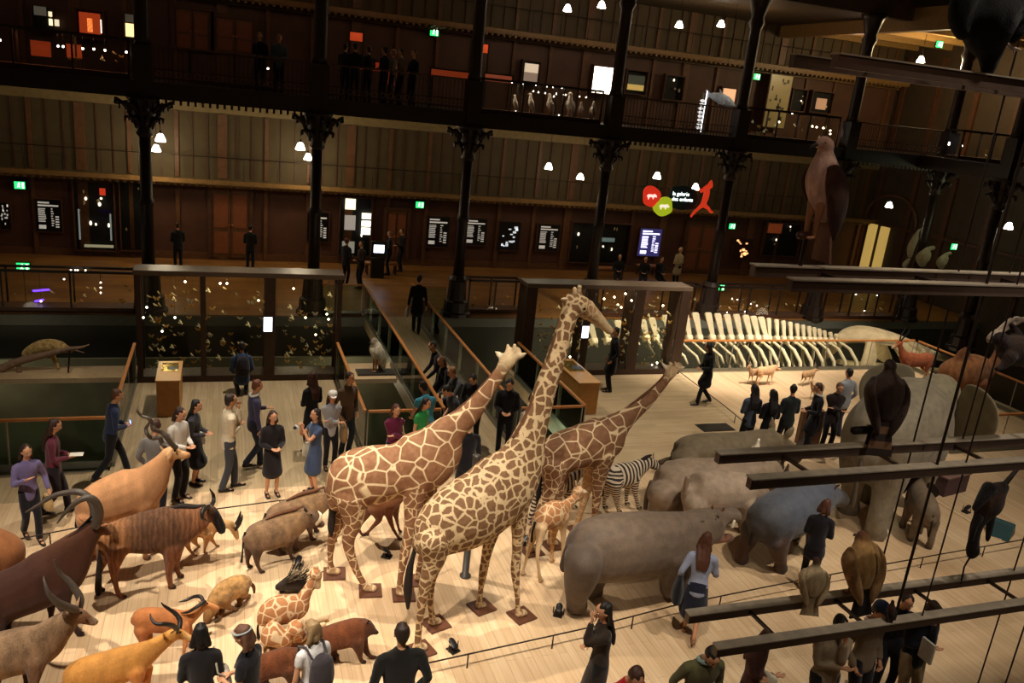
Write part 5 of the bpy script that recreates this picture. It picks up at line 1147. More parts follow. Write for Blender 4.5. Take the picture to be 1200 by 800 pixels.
m = MB(); m.cbox((0, 0, 0), (.03, .2, .28)); q = world(p, p['hands'][1][2]+np.array([.06, -.08, 0])); m.build('newspaper', plain('newsprint', 'b8b4a8', .8, noise=.2, scale=40), None, 'folded newspaper held by the man in navy blazer', 'newspaper').location = q
# ------------------------------------------------------------------ balustrades, rails, display cases, tables
def balustrade(label, p0, p1, z=0.0, h=1.0, glass=GREENGLASS, group=None, posts=True):
    a = np.array([p0[0], p0[1], z]); b = np.array([p1[0], p1[1], z]); L = np.linalg.norm(b-a); n = max(1, int(round(L/1.6)))
    r = empty('glass_balustrade', a, 0, label, 'railing', group); d = b-a
    m = MB(); m.bar((0, 0, h), d+np.array([0, 0, h]), .07, .055); m.build('handrail', BRASS, r, bevel=.012)
    m = MB(); m.bar((0, 0, .07), d+np.array([0, 0, .07]), .05, .12); m.build('base_channel', plain('pewter_channel', '6e6e62', .4, metal=.5), r)
    m = MB()
    for i in range(n):
        q0 = d*((i+.02)/n); q1 = d*((i+.98)/n); m.bar(q0+np.array([0, 0, .55]), q1+np.array([0, 0, .55]), .014, .84)
    m.build('glass_pane', glass, r)
    for i in range(n+1):
        q = d*(i/n); m = MB(); m.tube([(q[0], q[1], .1, .014), (q[0], q[1], h-.02, .014)]); m.build('post', PALE, r)
    return r
balustrade('glass railing with oak handrail along the front of the left void', (-13.5, 15.42), (-2.02, 15.42))
balustrade('glass railing running back from the left void corner to the left display case', (-1.98, 15.42), (-1.98, 19.85))
balustrade('glass railing on the right side of the deck strip before the left display case', (2.68, 15.36), (2.68, 19.85))
balustrade('short glass railing at the near end of the void beside the bridge', (2.74, 15.33), (4.26, 15.33))
balustrade('left glass railing of the bridge with oak handrail', (4.33, 15.36), (4.33, 26.4))
balustrade('right glass railing of the bridge with oak handrail', (5.95, 15.3), (5.95, 26.4))
balustrade('short glass railing behind the tallest giraffe', (6.02, 15.26), (7.46, 15.26))
balustrade('glass railing left of the right display case', (7.53, 15.26), (7.53, 19.85))
balustrade('glass railing in front of the whale skeleton', (12.75, 20.0), (21.5, 20.0), glass=GLASS)
balustrade('glass railing along the right side of the deck by the camel', (21.56, 19.9), (21.56, 14.3), glass=GLASS)
balustrade('glass railing with orange oak handrail right of the elephant', (16.95, 13.9), (23.5, 13.9), glass=GLASS)
balustrade('gallery edge railing left of the bridge head', (2.9, 26.0), (4.25, 26.0))
balustrade('gallery edge railing right of the bridge head', (6.05, 26.0), (7.1, 26.0))
def lowrail(label, pts, h=.22, z=0):
    P = [on_z(a, b, h) for a, b in pts]; r = empty('low_rope_rail', (P[0][0], P[0][1], 0), 0, label, 'railing'); o = P[0]
    m = MB(); m.tube([(p[0]-o[0], p[1]-o[1], h, .011) for p in P], 6); m.build('wire', IRON, r)
    for i in range(len(P)-1):
        n = max(1, int(np.linalg.norm(P[i+1]-P[i])/1.5))
        for k in range(n):
            q = P[i]+(P[i+1]-P[i])*(k+.5)/n-o; m = MB(); m.tube([(q[0], q[1], 0.0, .012), (q[0], q[1], h, .01)]); m.build('post', IRON, r)
    return r
lowrail('low dark rail curving along the front edge of the parade', [(440, 793), (495, 778), (600, 755), (695, 734), (787, 710), (900, 687), (1042, 660), (1120, 646), (1250, 623)])
lowrail('low dark rail behind the antelopes at the left', [(-60, 650), (20, 632), (95, 617), (180, 605), (262, 595), (390, 578), (470, 566)])
lowrail('low dark rail on the whale side of the deck', [(797, 436), (850, 476), (875, 497)])

def frame_case(name, label, x0, x1, y0, y1, h, posts, top=.22, post_w=.12, cat='display case', thick={}):
    r = empty(name, ((x0+x1)/2, (y0+y1)/2, 0), 0, label, cat); cx, cy = (x0+x1)/2, (y0+y1)/2
    r['half'] = ((x1-x0)/2, (y1-y0)/2, h)
    FR = plain('bronze_frame', '3c2c22', .4, metal=.5, noise=.15)
    m = MB(); m.box(x0-cx-.06, x1-cx+.06, y0-cy-.04, y1-cy+.04, h-top*.55, h); m.build('top_frame', plain('bronze_frame_top', '5a4a3c', .4, metal=.4), r, bevel=.01)
    m = MB(); m.box(x0-cx-.06, x1-cx+.06, y0-cy-.04, y1-cy+.04, 0, .16); m.build('base', FR, r, bevel=.01)
    for i, x in enumerate(posts):
        wd = thick.get(i, post_w)
        for yy in ((y0, y1)): m = MB(); m.box(x-cx-wd/2, x-cx+wd/2, yy-cy-.04, yy-cy+.04, .16, h-top*.5); m.build('post', FR, r)
    for i in range(len(posts)-1):
        for yy in (y0, y1): m = MB(); m.box(posts[i]-cx+.05, posts[i+1]-cx-.05, yy-cy-.006, yy-cy+.006, .16, h-top*.5); m.build('glass_pane', GLASS, r)
    return r
xs1 = [on_y(a, b, 19.93)[0] for a, b in ((161, 380), (238, 380), (316, 380), (395, 380))]
frame_case('display_case', 'long glass display case at the left with glittering small specimens', -1.92, 2.74, 19.93, 20.5, 2.74, [-1.88, xs1[1], xs1[2], 2.70], thick={2: .26})
xs2 = [on_y(744, 390, 19.93)[0], on_y(686, 390, 19.93)[0]]
frame_case('display_case', 'glass display case at the right, behind the tallest giraffe head', 7.70, 12.66, 19.93, 20.5, 2.64, [7.8, xs2[1], xs2[0], 12.55], thick={0: .3, 1: .2, 2: .3, 3: .3})
def lit_screen(label, px, Y, w_, h_, mat, name='information_screen'):
    p = on_y(px[0], px[1], Y); r = empty(name, p, 0, label, 'screen'); m = MB(); m.cbox((0, .03, 0), (w_+.05, .05, h_+.05)); m.build('housing', BLACK, r); m = MB(); m.cbox((0, 0, 0), (w_, .012, h_)); m.build('screen', mat, r); return r
lit_screen('small bright white screen on the pillar of the left display case', (314, 380), 19.86, .2, .36, glow('bright_screen', 'e8f0ff', 3))
lit_screen('small bright screen on the pillar of the right display case', (686, 389), 19.86, .2, .34, glow('bright_screen', 'e8f0ff', 3))
for c_, lab in ((.4, 'left'), (10.2, 'right')):   # lamps of the cases
    l = bpy.data.lights.new('case_light', 'AREA'); l.shape = 'RECTANGLE'; l.size = 4.4; l.size_y = .3; l.energy = 26; l.color = (1, .85, .55); o = bpy.data.objects.new('case_light', l); COL.objects.link(o); o.location = (c_, 20.2, 2.45)
# specimens of three kinds, copied
def spec_bird(name, col, sz):
    r = empty(name, (0, -30, -20)); B = Blob(tuple(srgb(col))+(1, 0)); B.tube([(-.16*sz, 0, .08*sz, .02*sz, .01*sz), (-.05*sz, 0, .13*sz, .035*sz, .04*sz), (.03*sz, 0, .17*sz, .045*sz, .05*sz), (.07*sz, 0, .23*sz, .028*sz, .03*sz), (.1*sz, 0, .235*sz, .008*sz, .008*sz)], 3, 8); B.build('body', .012, FUR, r)
    m = MB(); m.tube([(.01*sz, 0, .13*sz, .006*sz), (.01*sz, 0, 0, .006*sz)]); m.build('perch', BRASS, r); return r
def spec_butterfly(name, col):
    r = empty(name, (0, -30, -20)); m = MB()
    for q in (-1, 1):
        m.plate([(0, 0), (q*.09, .06), (q*.1, .0), (q*.03, -.02)], (1, 0, 0), (0, 0, 1), (0, 1, 0), .006); m.plate([(0, -.01), (q*.06, -.03), (q*.05, -.08), (q*.01, -.05)], (1, 0, 0), (0, 0, 1), (0, 1, 0), .006)
    m.build('wings', plain('wing_'+col, col, .3, metal=.3, noise=.2, scale=30), r); m = MB(); m.tube([(0, -.005, .03, .006), (0, -.005, -.06, .008)]); m.build('body', DKM, r); return r
def spec_shell(name, col):
    r = empty(name, (0, -30, -20)); m = MB(); m.tube([(math.cos(t)*.05*(1-t/14), math.sin(t)*.05*(1-t/14), t*.012, .03*(1-t/14)) for t in np.linspace(0, 12, 26)], 8); m.build('shell_spiral', plain('shell_'+col, col, .35, noise=.2), r); return r
kinds = [(spec_bird('bird_specimen', 'd8c08c', .7), 'small gilded looking bird specimen', 'bird'), (spec_bird('bird_specimen', '8a7a50', .6), 'small olive bird specimen', 'bird'), (spec_butterfly('butterfly_specimen', 'd8b060'), 'pinned golden butterfly', 'butterfly'),
         (spec_butterfly('butterfly_specimen', 'b8b4a0'), 'pinned pale grey butterfly', 'butterfly'), (spec_shell('shell_specimen', 'e8d8b0'), 'pale spiral shell', 'shell'), (spec_butterfly('beetle_specimen', 'b8862c'), 'small brassy winged insect', 'insect')]
rr = random.Random(11)
def strew(n, x0, x1, y, z0, z1, place, small=1.0, bias=None):
    for i in range(n):
        k = rr.randrange(len(kinds)); src, lab, cat = kinds[k]; x = rr.uniform(x0, x1); zz = rr.uniform(z0, z1)
        sc_ = .5 if cat != 'shell' else .6; c = dup(src, (x, y+rr.uniform(-.15, .15), zz), rr.uniform(-.5, .5) if cat != 'bird' else rr.uniform(2, 4.2), lab+' '+place, lab+'s '+place, scale=rr.uniform(.8, 1.5)*small*sc_); c['category'] = cat
strew(110, -1.7, .95, 20.2, .25, 2.2, 'in the left display case', 1.1); strew(54, 1.4, 2.6, 20.2, .25, 2.2, 'in the left display case', 1.1)
strew(66, 8.0, 9.9, 20.2, .25, 2.0, 'in the right display case', 1.1); strew(64, 10.3, 12.3, 20.2, .25, 2.0, 'in the right display case', 1.1)
def bulbs(pts, Y, place, rad=.022):
    roots = [o for o in COL.objects if o.name.startswith(('display_case', 'gallery_vitrine')) and o.parent is None]
    for px in pts:   # the bulb belongs to the nearest case
        p = on_y(px[0], px[1], Y); rt = min(roots, key=lambda o: (o.location.x-p[0])**2+(o.location.z+.6-p[2])**2); b_ = rt['half']
        q = p-np.array(rt.location); q[0] = max(-b_[0]+.05, min(b_[0]-.05, q[0])); q[2] = max(.1, min(b_[2]-.06, q[2])); q[1] = max(-b_[1]+.06, min(b_[1]-.06, q[1]))
        m = MB(); m.ball((0, 0, 0), rad, seg=8, rings=6); o = m.build('spot_bulb', LED, rt); o.location = [float(v) for v in q]
        m = MB(); m.tube([(0, 0, rad*.6, .004), (0, 0, b_[2]-.05-q[2], .004)], 4); m.build('bulb_rod', BLACK, o)
bulbs([(323, 437), (318, 372), (303, 352), (258, 332), (266, 332), (168, 372), (172, 360), (205, 372), (190, 388), (358, 372), (383, 368), (385, 374), (370, 392), (344, 338), (217, 330)], 20.25, 'inside the left display case')
bulbs([(724, 357), (728, 360), (720, 348), (740, 352), (777, 358), (668, 418), (665, 432), (663, 437), (764, 428), (770, 425), (733, 344), (708, 350)], 20.25, 'inside the right display case', .026)

# wooden glass topped tables
def table_case(label, x0, x1, y0, y1, h):
    r = empty('table_vitrine', ((x0+x1)/2, (y0+y1)/2, 0), 0, label, 'table display'); a, b = (x1-x0)/2, (y1-y0)/2
    OAK = plain('golden_oak', 'b07a3c', .45, noise=.15)
    m = MB(); m.box(-a, a, -b, b, 0, h-.03); m.build('body', OAK, r, bevel=.01)
    m = MB(); m.box(-a-.02, a+.02, -b-.02, b+.02, h-.03, h); m.build('top', plain('oak_top', 'c08c4c', .3, noise=.12), r, bevel=.008)
    m = MB(); m.box(-a*.75, a*.75, -b*.1, b*.8, h, h+.012); m.build('glass_top', plain('gilt_glass_top', 'c8a85a', .08, metal=.8, noise=.1), r)
    m = MB(); m.box(-a*.2, a*.8, b*.05, b*.35, h+.012, h+.02); m.build('caption_plate', BLACK, r)
table_case('golden oak table vitrine before the left display case', -1.38, -.92, 17.75, 19.0, .85)
table_case('oak table vitrine with shiny top left of the right display case', 8.2, 8.75, 17.1, 18.9, .85)
# dark hatch, pedestal block, teal loudspeaker box, floor spotlights
m = MB(); p = on_z(838, 501); m.box(-.45, .45, -.22, .22, .002, .02); m.build('floor_hatch', BLACK, None, 'dark rectangular floor grate behind the olive rhinoceros', 'floor grate').location = (p[0], p[1], 0)
p = on_z(1104, 572); r = empty('pedestal', p, .2, 'dark purple brown pedestal block right of the elephant legs', 'pedestal'); m = MB(); m.box(-.42, .42, -.3, .3, 0, .42); m.build('block', plain('plum_block', '4a343a', .6), r, bevel=.01); m = MB(); m.box(-.44, .44, -.32, .32, .42, .45); m.build('top_board', plain('plum_top', '7a5c58', .5), r)
p = on_z(1172, 626); r = empty('monitor_speaker', p, .5, 'teal black wedge shaped speaker box on the deck at the right', 'speaker'); m = MB(); m.v = []; m.add([(-.25, -.2, 0), (.3, -.2, 0), (.3, .2, 0), (-.25, .2, 0), (-.1, -.2, .3), (.05, -.2, .3), (.05, .2, .3), (-.1, .2, .3)], [(0, 3, 2, 1), (4, 5, 6, 7), (0, 1, 5, 4), (1, 2, 6, 5), (2, 3, 7, 6), (3, 0, 4, 7)]); m.build('cabinet', plain('teal_cabinet', '28484c', .5), r, bevel=.01); m = MB(); m.v = []; m.add([(.295, -.17, .03), (.295, .17, .03), (.07, .17, .285), (.07, -.17, .285)], [(0, 1, 2, 3)]); m.v = [(x+.006, y, z+.006) for x, y, z in m.v]; m.build('grille', plain('dark_grille', '141a1c', .8), r)
def floor_spot(px, ang, label):
    p = on_z(*px); r = empty('floor_spotlight', p, ang, label, 'spotlight'); m = MB(); m.cbox((0, 0, .01), (.16, .14, .02)); m.build('foot', BLACK, r, bevel=.004)
    m = MB(); m.lathe([(.035, 0), (.048, .02), (.052, .09), (.045, .1)], (0, 0, 0), 12); m.v = [(x*.8+(z-.05), y, .08+x*.6+z*.5) for x, y, z in m.v]; m.build('lamp_head', plain('spot_black', '1c1a19', .35), r)
    m = MB(); m.tube([(0, -.08, .02, .008), (0, -.08, .12, .008)]); m.tube([(0, .08, .02, .008), (0, .08, .12, .008)]); m.build('bracket', IRON, r)
for a in (((453, 652), 2.6, 'small black floor spotlight between the legs of the left giraffe'), ((349, 664), 1.2, 'small black floor spotlight beside the porcupine'), ((531, 762), 2.0, 'small black floor spotlight right of the tallest giraffe hind foot'),
          ((654, 720), 1.0, 'small black floor spotlight left of the big hippopotamus hind foot'), ((614, 638), .6, 'small black floor spotlight behind the tallest giraffe front leg'), ((1132, 600), .2, 'small black floor spotlight below the suspended beams at the right'),
          ((860, 553), 2.2, 'small black floor spotlight by the white rhinoceros')): floor_spot(*a)
p = on_z(545, 675); m = MB(); m.lathe([(.09, 0), (.09, .03), (.055, .04), (.055, 2.1), (.06, 2.12)], (0, 0, 0), 16); m.build('steel_support_post', plain('grey_post', '55504c', .4, metal=.4), None, 'grey steel post under the belly of the tallest giraffe', 'post').location = (p[0], p[1], 0)
m = MB(); m.box(14.38, 14.46, 10.2, 13.2, 0.0, .012); struct(m, 'trim_12', plain('pale_joint', 'd8bc94', .5))
# reading stand with lit diagram among the visitors
p = on_z(945, 520); r = empty('information_stand', p, -.2, 'brown stand with a glowing diagram between the visitors', 'information stand'); m = MB(); m.box(-.28, .28, -.1, .1, 0, .9); m.build('stand_body', WOOD_MD, r, bevel=.02); m = MB(); m.box(-.2, .2, -.115, -.1, .38, .82); m.build('screen', plain('diagram_black', '0a0c0c', .2), r)
m = MB()
for k, w_ in enumerate((.1, .14, .18, .1, .16, .2, .12)): m.box(-w_*.6, w_*.6, -.122, -.116, .74-k*.05, .765-k*.05)
m.build('diagram', glow('diagram_light', 'cfe8e0', 1.5), r)
# egret, vulture on its stand, leopard on its branch
def bird(name, label, loc, face, H, body, head_c, wing, beak='2a2420', cat='bird', tail=None, hunch=0, tailL=.5, wings_drop=0, leg=True, stand=None, neck=.0, bandtail=False, group=None, fat=1.0):
    r = empty(name, loc, math.radians(face), label, cat, group); c = tuple(srgb(body))+(1, 0); hc = tuple(srgb(head_c))+(1, 0); B = Blob(c)
    B.tube([(-.1*H, 0, .22*H, .09*H*fat, .08*H), (-.06*H, 0, .38*H, .15*H*fat, .15*H), (0, 0, .55*H, .17*H*fat, .17*H), (.03*H, 0, .68*H, .14*H*fat, .13*H), (.05*H+hunch*.05*H, 0, (.78+neck)*H, .085*H, .085*H, hc)], 4, 12)
    B.tube([(.05*H, 0, (.85+neck)*H-hunch*.05*H, .08*H, .08*H, hc), (.1*H, 0, (.88+neck)*H-hunch*.06*H, .072*H, .072*H, hc), (.15*H, 0, (.86+neck)*H-hunch*.08*H, .035*H, .035*H, hc)], 3, 10)
    B.build('body', max(.012, H*.016), [furmat('plumage', .85, 16, .55, .7)], r)
    for q in (-1, 1):
        W = Blob(tuple(srgb(wing))+(1, 0)); W.tube([(.04*H, q*.13*H*fat, .68*H, .03*H*fat, .07*H), (.0, q*.17*H*fat, .55*H, .035*H*fat, .13*H), (-.09*H, q*.15*H*fat, .36*H, .05*H*fat, .12*H), (-.16*H, q*.1*H*fat, .16*H, .045*H*fat, .08*H), (-.2*H, q*.06*H*fat, .0*H-wings_drop*H, .02*H, .03*H)], 4, 10); W.build('wing', max(.012, H*.014), [furmat('plumage', .85, 16, .55, .7)], r)
    m = MB(); m.tube([(.16*H, 0, (.865+neck)*H-hunch*.08*H, .022*H), (.21*H, 0, (.85+neck)*H-hunch*.08*H, .016*H), (.225*H, 0, (.82+neck)*H-hunch*.08*H, .004*H)], 8); m.build('beak', plain('beak_'+beak, beak, .4), r)
    m = MB(); n = 5 if bandtail else 1
    for i in range(n):
        a0, a1 = i/n, (i+1)/n; z = lambda t: .2*H-t*tailL*H; w_ = lambda t: (.07+.06*t)*H*fat
        m.add([(-.12*H-.05*H*t+dx, q*w_(t), z(t)) for t in (a0, a1) for q in (-1, 1) for dx in (-.012*H, .012*H)], [(0, 1, 3, 2), (4, 6, 7, 5), (0, 4, 5, 1), (2, 3, 7, 6), (0, 2, 6, 4), (1, 5, 7, 3)], i % 2)
    m.build('tail', [plain('tail_'+(tail or wing), tail or wing, .8, noise=.2, scale=30), plain('tail_band', '6a4c34', .8)], r)
    for q in (-1, 1):
        for o in (0,): m = MB(); m.ball((.115*H, q*.05*H, (.885+neck)*H-hunch*.06*H), .011*H, seg=8, rings=6); m.build('eye', EYE, r)
        if leg:
            m = MB(); m.tube([(.02*H, q*.06*H, .36*H, .05*H), (.03*H, q*.06*H, .18*H, .028*H), (.03*H, q*.06*H, .02*H, .018*H)], 8)
            for t in (-.5, 0, .5): m.tube([(.03*H, q*.06*H, .02*H, .016*H), (.03*H+.08*H*math.cos(t), q*.06*H+.08*H*math.sin(t), .012*H, .01*H)], 6)
            m.build('leg', plain('bird_leg', '9a6a48', .6), r)
    return r
p = on_z(440, 437)
r = empty('display_plinth', (p[0], p[1], 0), 0, 'flat dark plate on the pale ledge under the vulture', 'plinth'); m = MB(); m.box(-.5, .5, -.22, .22, 0.0, .05); m.build('plate', plain('plate_grey', '2e2a26', .5), r)
bird('vulture', 'large white backed vulture standing on the ledge beside the bridge', (p[0], p[1], .06), 200, 1.05, 'cfc4ae', '8a7a68', 'bfb29a', tail='2a2420', hunch=1)
A = Axis(826, 592, -2); q = A.P(884, 535, 0); b = bird('egret', 'small white bird standing on the back of the pale grey rhinoceros', A.O+np.array([q[0]*math.cos(A.a), q[0]*math.sin(A.a), q[2]-.05]), 20, .42, 'e8dcc4', 'e8dcc4', 'ded2ba', beak='c8a040', neck=.1)

A = Axis(60, 437, 172)
r = empty('branch', A.O, A.a, 'long bare forked branch on the pale ledge carrying the leopard', 'branch'); m = MB(); k = A.mpp
m.tube([A.P(a, b)+(rad*k,) for a, b, rad in ((-6, 436, 5), (12, 427, 5), (30, 421, 4.4), (55, 415, 3.6), (78, 409, 2.6), (95, 407, 1.6), (104, 404, .8))], 10)
m.build('main_limb', plain('bark', '8a6e58', .85, noise=.3, scale=14, bump=.6), r); m = MB()
m.tube([A.P(a, b)+(rad*k,) for a, b, rad in ((78, 409, 2), (88, 410, 1.2), (98, 413, .6))], 8); m.build('twig', plain('bark', '8a6e58'), r); m = MB(); m.tube([A.P(a, b)+(rad*k,) for a, b, rad in ((22, 423, 2.4), (22, 430, 2.6), (23, 437, 3.4))], 8); m.build('stub', plain('bark', '8a6e58'), r)
m = MB(); m.tube([A.P(82, 408)+(.02,), A.P(80, 436)+(.02,)], 8); m.build('steel_prop', IRON, r)
g = Animal('leopard', 'spotted leopard lying along the bare branch at the left', 'leopard', (60, 437), 172, SPOT, 'b0905c'); T1 = g.c('b8985f'); T2 = g.c('9a7c4c')
g.body([(76, 409, 5, .9, T1), (70, 406, 7, .9, T1), (58, 405, 8.4, .9, T1), (46, 407, 8, .85, T1), (36, 411, 6.4, .85, T1), (30, 415, 5, .9, T1)], off=-.12); g.body([(74, 408, 5, .95, T1), (79, 409, 4.4, .9, T2), (84, 411, 3, .9, T2)], off=-.12)
for rows in ([(60, 408, 5), (62, 417, 3.4), (66, 426, 2.4), (68, 431, 2.4)], [(44, 411, 5), (40, 418, 3.2), (33, 421, 2.2)], [(36, 412, 4), (30, 418, 2.6), (22, 424, 2)]): g.B.tube([g.A.P(a, b, -.2)+(rad*g.k, rad*g.k, T1) for a, b, rad in rows], 3, 8)
g.done(.02); g.tail([(29, 416, 2), (24, 421, 1.6), (21, 427, 1.6), (22, 434, 1.5)], plain('leopard_tail', '8a6c44', .8, noise=.4, scale=20), -.14)

# ------------------------------------------------------------------ whale skeleton
WY = 22.5
r = empty('whale_skeleton', (14.5, WY, 0), 0, 'long pale whale skeleton stretching behind the glass railing', 'skeleton')
R0 = np.array([14.5, WY, 0])
tops = [(652, 392), (664, 389), (678, 385), (692, 381), (708, 378), (724, 376), (740, 376), (753, 375), (764, 373), (780, 370), (803, 368), (815, 367), (830, 367), (841, 368), (852, 369), (863, 369), (874, 370), (883, 371), (892, 372), (901, 373.5), (910, 375), (918, 376.5), (926, 378), (934, 380), (941, 381.5), (948, 383), (954, 384.5), (960, 386), (966, 388), (973, 390), (980, 392)]
for i, (a, b) in enumerate(tops):
    cpy = 396+max(0, (a-900))*.03+max(0, 760-a)*.06; lean = 2.5 if a < 880 else -3
    T0 = on_y(a, b, WY)-R0; C0 = on_y(a+(4 if a < 900 else 0), cpy, WY)-R0; hgt = T0[2]-C0[2]; w_ = .17 if a < 900 else .11
    m = MB(); m.cbox((0, 0, 0), (1, 1, 1)); m = MB()
    pts = [(C0[0]-w_*.45, C0[2]+.1), (C0[0]+w_*.5, C0[2]+.1), (T0[0]+w_*.75, T0[2]-.03), (T0[0]+w_*.5, T0[2]+.03), (T0[0]-w_*.6, T0[2]+.02), (T0[0]-w_*.7, T0[2]-.05)]
    m.plate(pts, (1, 0, 0), (0, 0, 1), (0, 1, 0), .07)
    v = MB(); v.lathe([(.1, -.09), (.14, -.07), (.11, 0), (.14, .07), (.1, .09)], (0, 0, 0), 12); k = 1.05 if a < 900 else .8
    m.add([(C0[0]+z*k*1.1, x*k, C0[2]+y*k) for x, y, z in v.v], v.f, 0, True)
    for q in (-1, 1): m.tube([(C0[0], q*.08, C0[2], .05), (C0[0]-.02, q*.36, C0[2]-.06, .035)], 6)
    m.build('vertebra', BONE, r)
for i in range(17):
    a = 856+i*13 if i < 11 else 842-(i-11)*14; c0 = on_y(a-3, 401, WY)-R0; L = .95 if a > 850 else .45; rd = 1.0 if a > 850 else .7
    for q in (-1, 1):
        m = MB(); m.tube([(c0[0], q*.12, c0[2]+.02, .05*rd), (c0[0]+.06, q*.55, c0[2]-.1, .06*rd), (c0[0]+.16, q*.85, c0[2]-.45*L, .062*rd), (c0[0]+.3, q*.86, c0[2]-L, .055*rd), (c0[0]+.4, q*.65, c0[2]-1.4*L, .03*rd)], 8); m.build('rib', BONE, r)
sk = Blob(tuple(srgb('c9b48c'))+(1, 0)); P_ = lambda a, b, o=0: tuple(np.array(on_y(a, b, WY))-R0+np.array([0, o, 0]))
def st(a, b, rw, rh, o=0): return P_(a, b, o)+(rw, rh)
sk.tube([st(984, 397, .2, .2), st(1000, 393, .6, .2), st(1020, 392, .8, .26), st(1045, 397, .7, .24), st(1068, 405, .5, .2), st(1090, 414, .36, .16), st(1115, 422, .25, .12), st(1140, 428, .14, .08)], 4, 16)
for q in (-1, 1):
    sk.tube([st(1006, 395, .12, .2, q*.6), st(1000, 408, .14, .34, q*.85), st(992, 420, .12, .3, q*.95), st(986, 430, .08, .16, q*1.0)], 3, 10)
    sk.tube([st(1038, 398, .12, .22, q*.6), st(1046, 410, .14, .36, q*.9), st(1056, 422, .12, .34, q*1.0), st(1064, 432, .1, .2, q*1.0)], 3, 10)
sk.build('skull', .05, [furmat('bone_surface', .6, 3, .4, .6, False)], r, 2)
for q in (-1, 1): m = MB(); m.tube([P_(1000, 432, q*.8)+(.1,), P_(1035, 440, q*1.15)+(.14,), P_(1080, 440, q*.95)+(.13,), P_(1120, 440, q*.5)+(.1,), P_(1145, 436, q*.12)+(.06,)], 10); m.build('jaw_bone', BONE, r)
m = MB(); m.plate([(0, 0), (.85, -.05), (.8, .5), (.4, .62), (.08, .5)], (1, 0, 0), (0, 0, 1), (0, 1, 0), .12); o = m.build('shoulder_blade', BONE, r, bevel=.03); o.location = P_(1082, 432, -1.2)
for a in (800, 880, 960): c0 = P_(a, 398); m = MB(); m.tube([(c0[0], 0, c0[2]-.1, .03), (c0[0], 0, -4.15, .04)], 8); m.build('support_pole', IRON, r)

# ------------------------------------------------------------------ suspended frames with birds
SX = 4.22; YF, YB = 5.25, 5.75
def susp(label, z, x1=15.5, dz=0):
    r = empty('suspended_frame', (SX, YB, z), 0, label, 'suspended beam frame'); D = YF-YB
    for yy, x0 in ((0, 0), (D, 0.0)):
        m = MB(); m.box(x0, x1-SX, yy-.035, yy+.035, -.105, -.012); m.build('beam', STEEL, r); m = MB(); m.box(x0, x1-SX, yy-.055, yy+.055, -.012, .0); m.build('beam_flange', plain('toplit_beam_top', 'a89a88', .5, metal=.2, noise=.2), r)  # flange paler than its beam: light from above put into the colour
    k = .7
    while k < x1-SX: m = MB(); m.bar((k, 0, -.06), (k+.02, D, -.06), .03, .03); m.build('crossbar', IRON, r); k += 1.05
    return r
ZT = [7.93, 6.24, 4.5, 2.8]
susp('topmost suspended beam frame near the upper right corner', ZT[0]); susp('suspended beam frame under the perched eagle', ZT[1]); susp('suspended beam frame crossing in front of the elephant', ZT[2]); susp('lowest suspended beam frame above the visitors at the right', ZT[3])
def rod(px, Y, z0, z1, rad, label):
    p = on_y(px[0], px[1], Y); m = MB(); m.tube([(0, 0, z0, rad), (0, 0, z1, rad)], 8); m.build('suspension_rod', IRON, None, label, 'rod').location = (p[0], p[1], 0)
rod((1072, 512), YB, 2.8, 13, .009, 'thin suspension rod right of the dark hawk'); rod((1104, 522), YF, 2.8, 13, .014, 'thick suspension rod passing the elephant ear')
rod((1132, 542), YF, 2.8, 13, .008, 'thin suspension rod, third from the hawk'); rod((1152, 430), YB, 4.5, 13, .008, 'thin suspension rod ending at the middle frame')
rod((1186, 675), YB, 1.0, 13, .009, 'suspension rod at the lower right crossing the lowest frame'); rod((1200, 735), YF, 1.0, 13, .009, 'suspension rod at the right edge in the lower corner')
rod((845, 60), YB, 20, 20.1, .001, 'x') if False else None
def perch(px_top, Y, z0, label):
    p = on_y(px_top[0], px_top[1], Y); r = empty('perch', (p[0], p[1], z0), 0, label, 'perch'); h = p[2]-z0; m = MB(); m.tube([(0, 0, 0, .018), (0, 0, h-.02, .018)], 8); m.build('post', IRON, r); m = MB(); m.tube([(-.07, 0, h, .035), (.07, 0, h, .035)], 10); m.build('perch_bar', WOOD_DK, r); return p
p = perch((945, 276), YB, ZT[1], 'dark post under the crested eagle')
bird('eagle', 'crested eagle with pinkish breast and brown wings perched high at the right', (p[0]+.06, p[1], p[2]-.02), 182, .9, 'ba988a', 'b08c7a', '42281c', tail='6a4a3a', tailL=.42, beak='2a221c')
p = on_y(1027, 500, YB); bird('hawk', 'dark brown hawk seen from behind with a banded tail, in front of the elephant', (p[0], p[1]-.02, ZT[2]+.16), 72, .74, '2e1e16', '2a1a14', '33221a', tail='2a1c16', tailL=.5, bandtail=True, beak='1c1814', fat=1.35)
p = on_y(1012, 497, YB); r = empty('perch', (p[0], p[1], ZT[2]), 0, 'stubby dark perch at the feet of the hawk', 'perch'); m = MB(); m.tube([(.1, 0, 0, .02), (.1, 0, .14, .02)], 8); m.build('post', IRON, r); m = MB(); m.tube([(-.1, 0, .15, .04), (.2, 0, .15, .04)], 10); m.build('perch_bar', DKM, r)
p = on_y(938, 722, YB); bird('vulture', 'fluffy pale cream vulture with small dark head on the lowest frame', (p[0], p[1]-.06, ZT[3]), 70, .5, 'cdb48e', '4a2c20', 'c4ab88', tail='b09874', tailL=.42, neck=.02, fat=1.5)
p = on_y(990, 716, YB); bird('vulture', 'tawny vulture with black wing tips and ruffled collar on the lowest frame', (p[0], p[1]-.06, ZT[3]), 95, .8, 'a8804e', '5a2e20', '9a744a', tail='120e0c', tailL=.4, hunch=1, beak='3a2c24', fat=1.45)
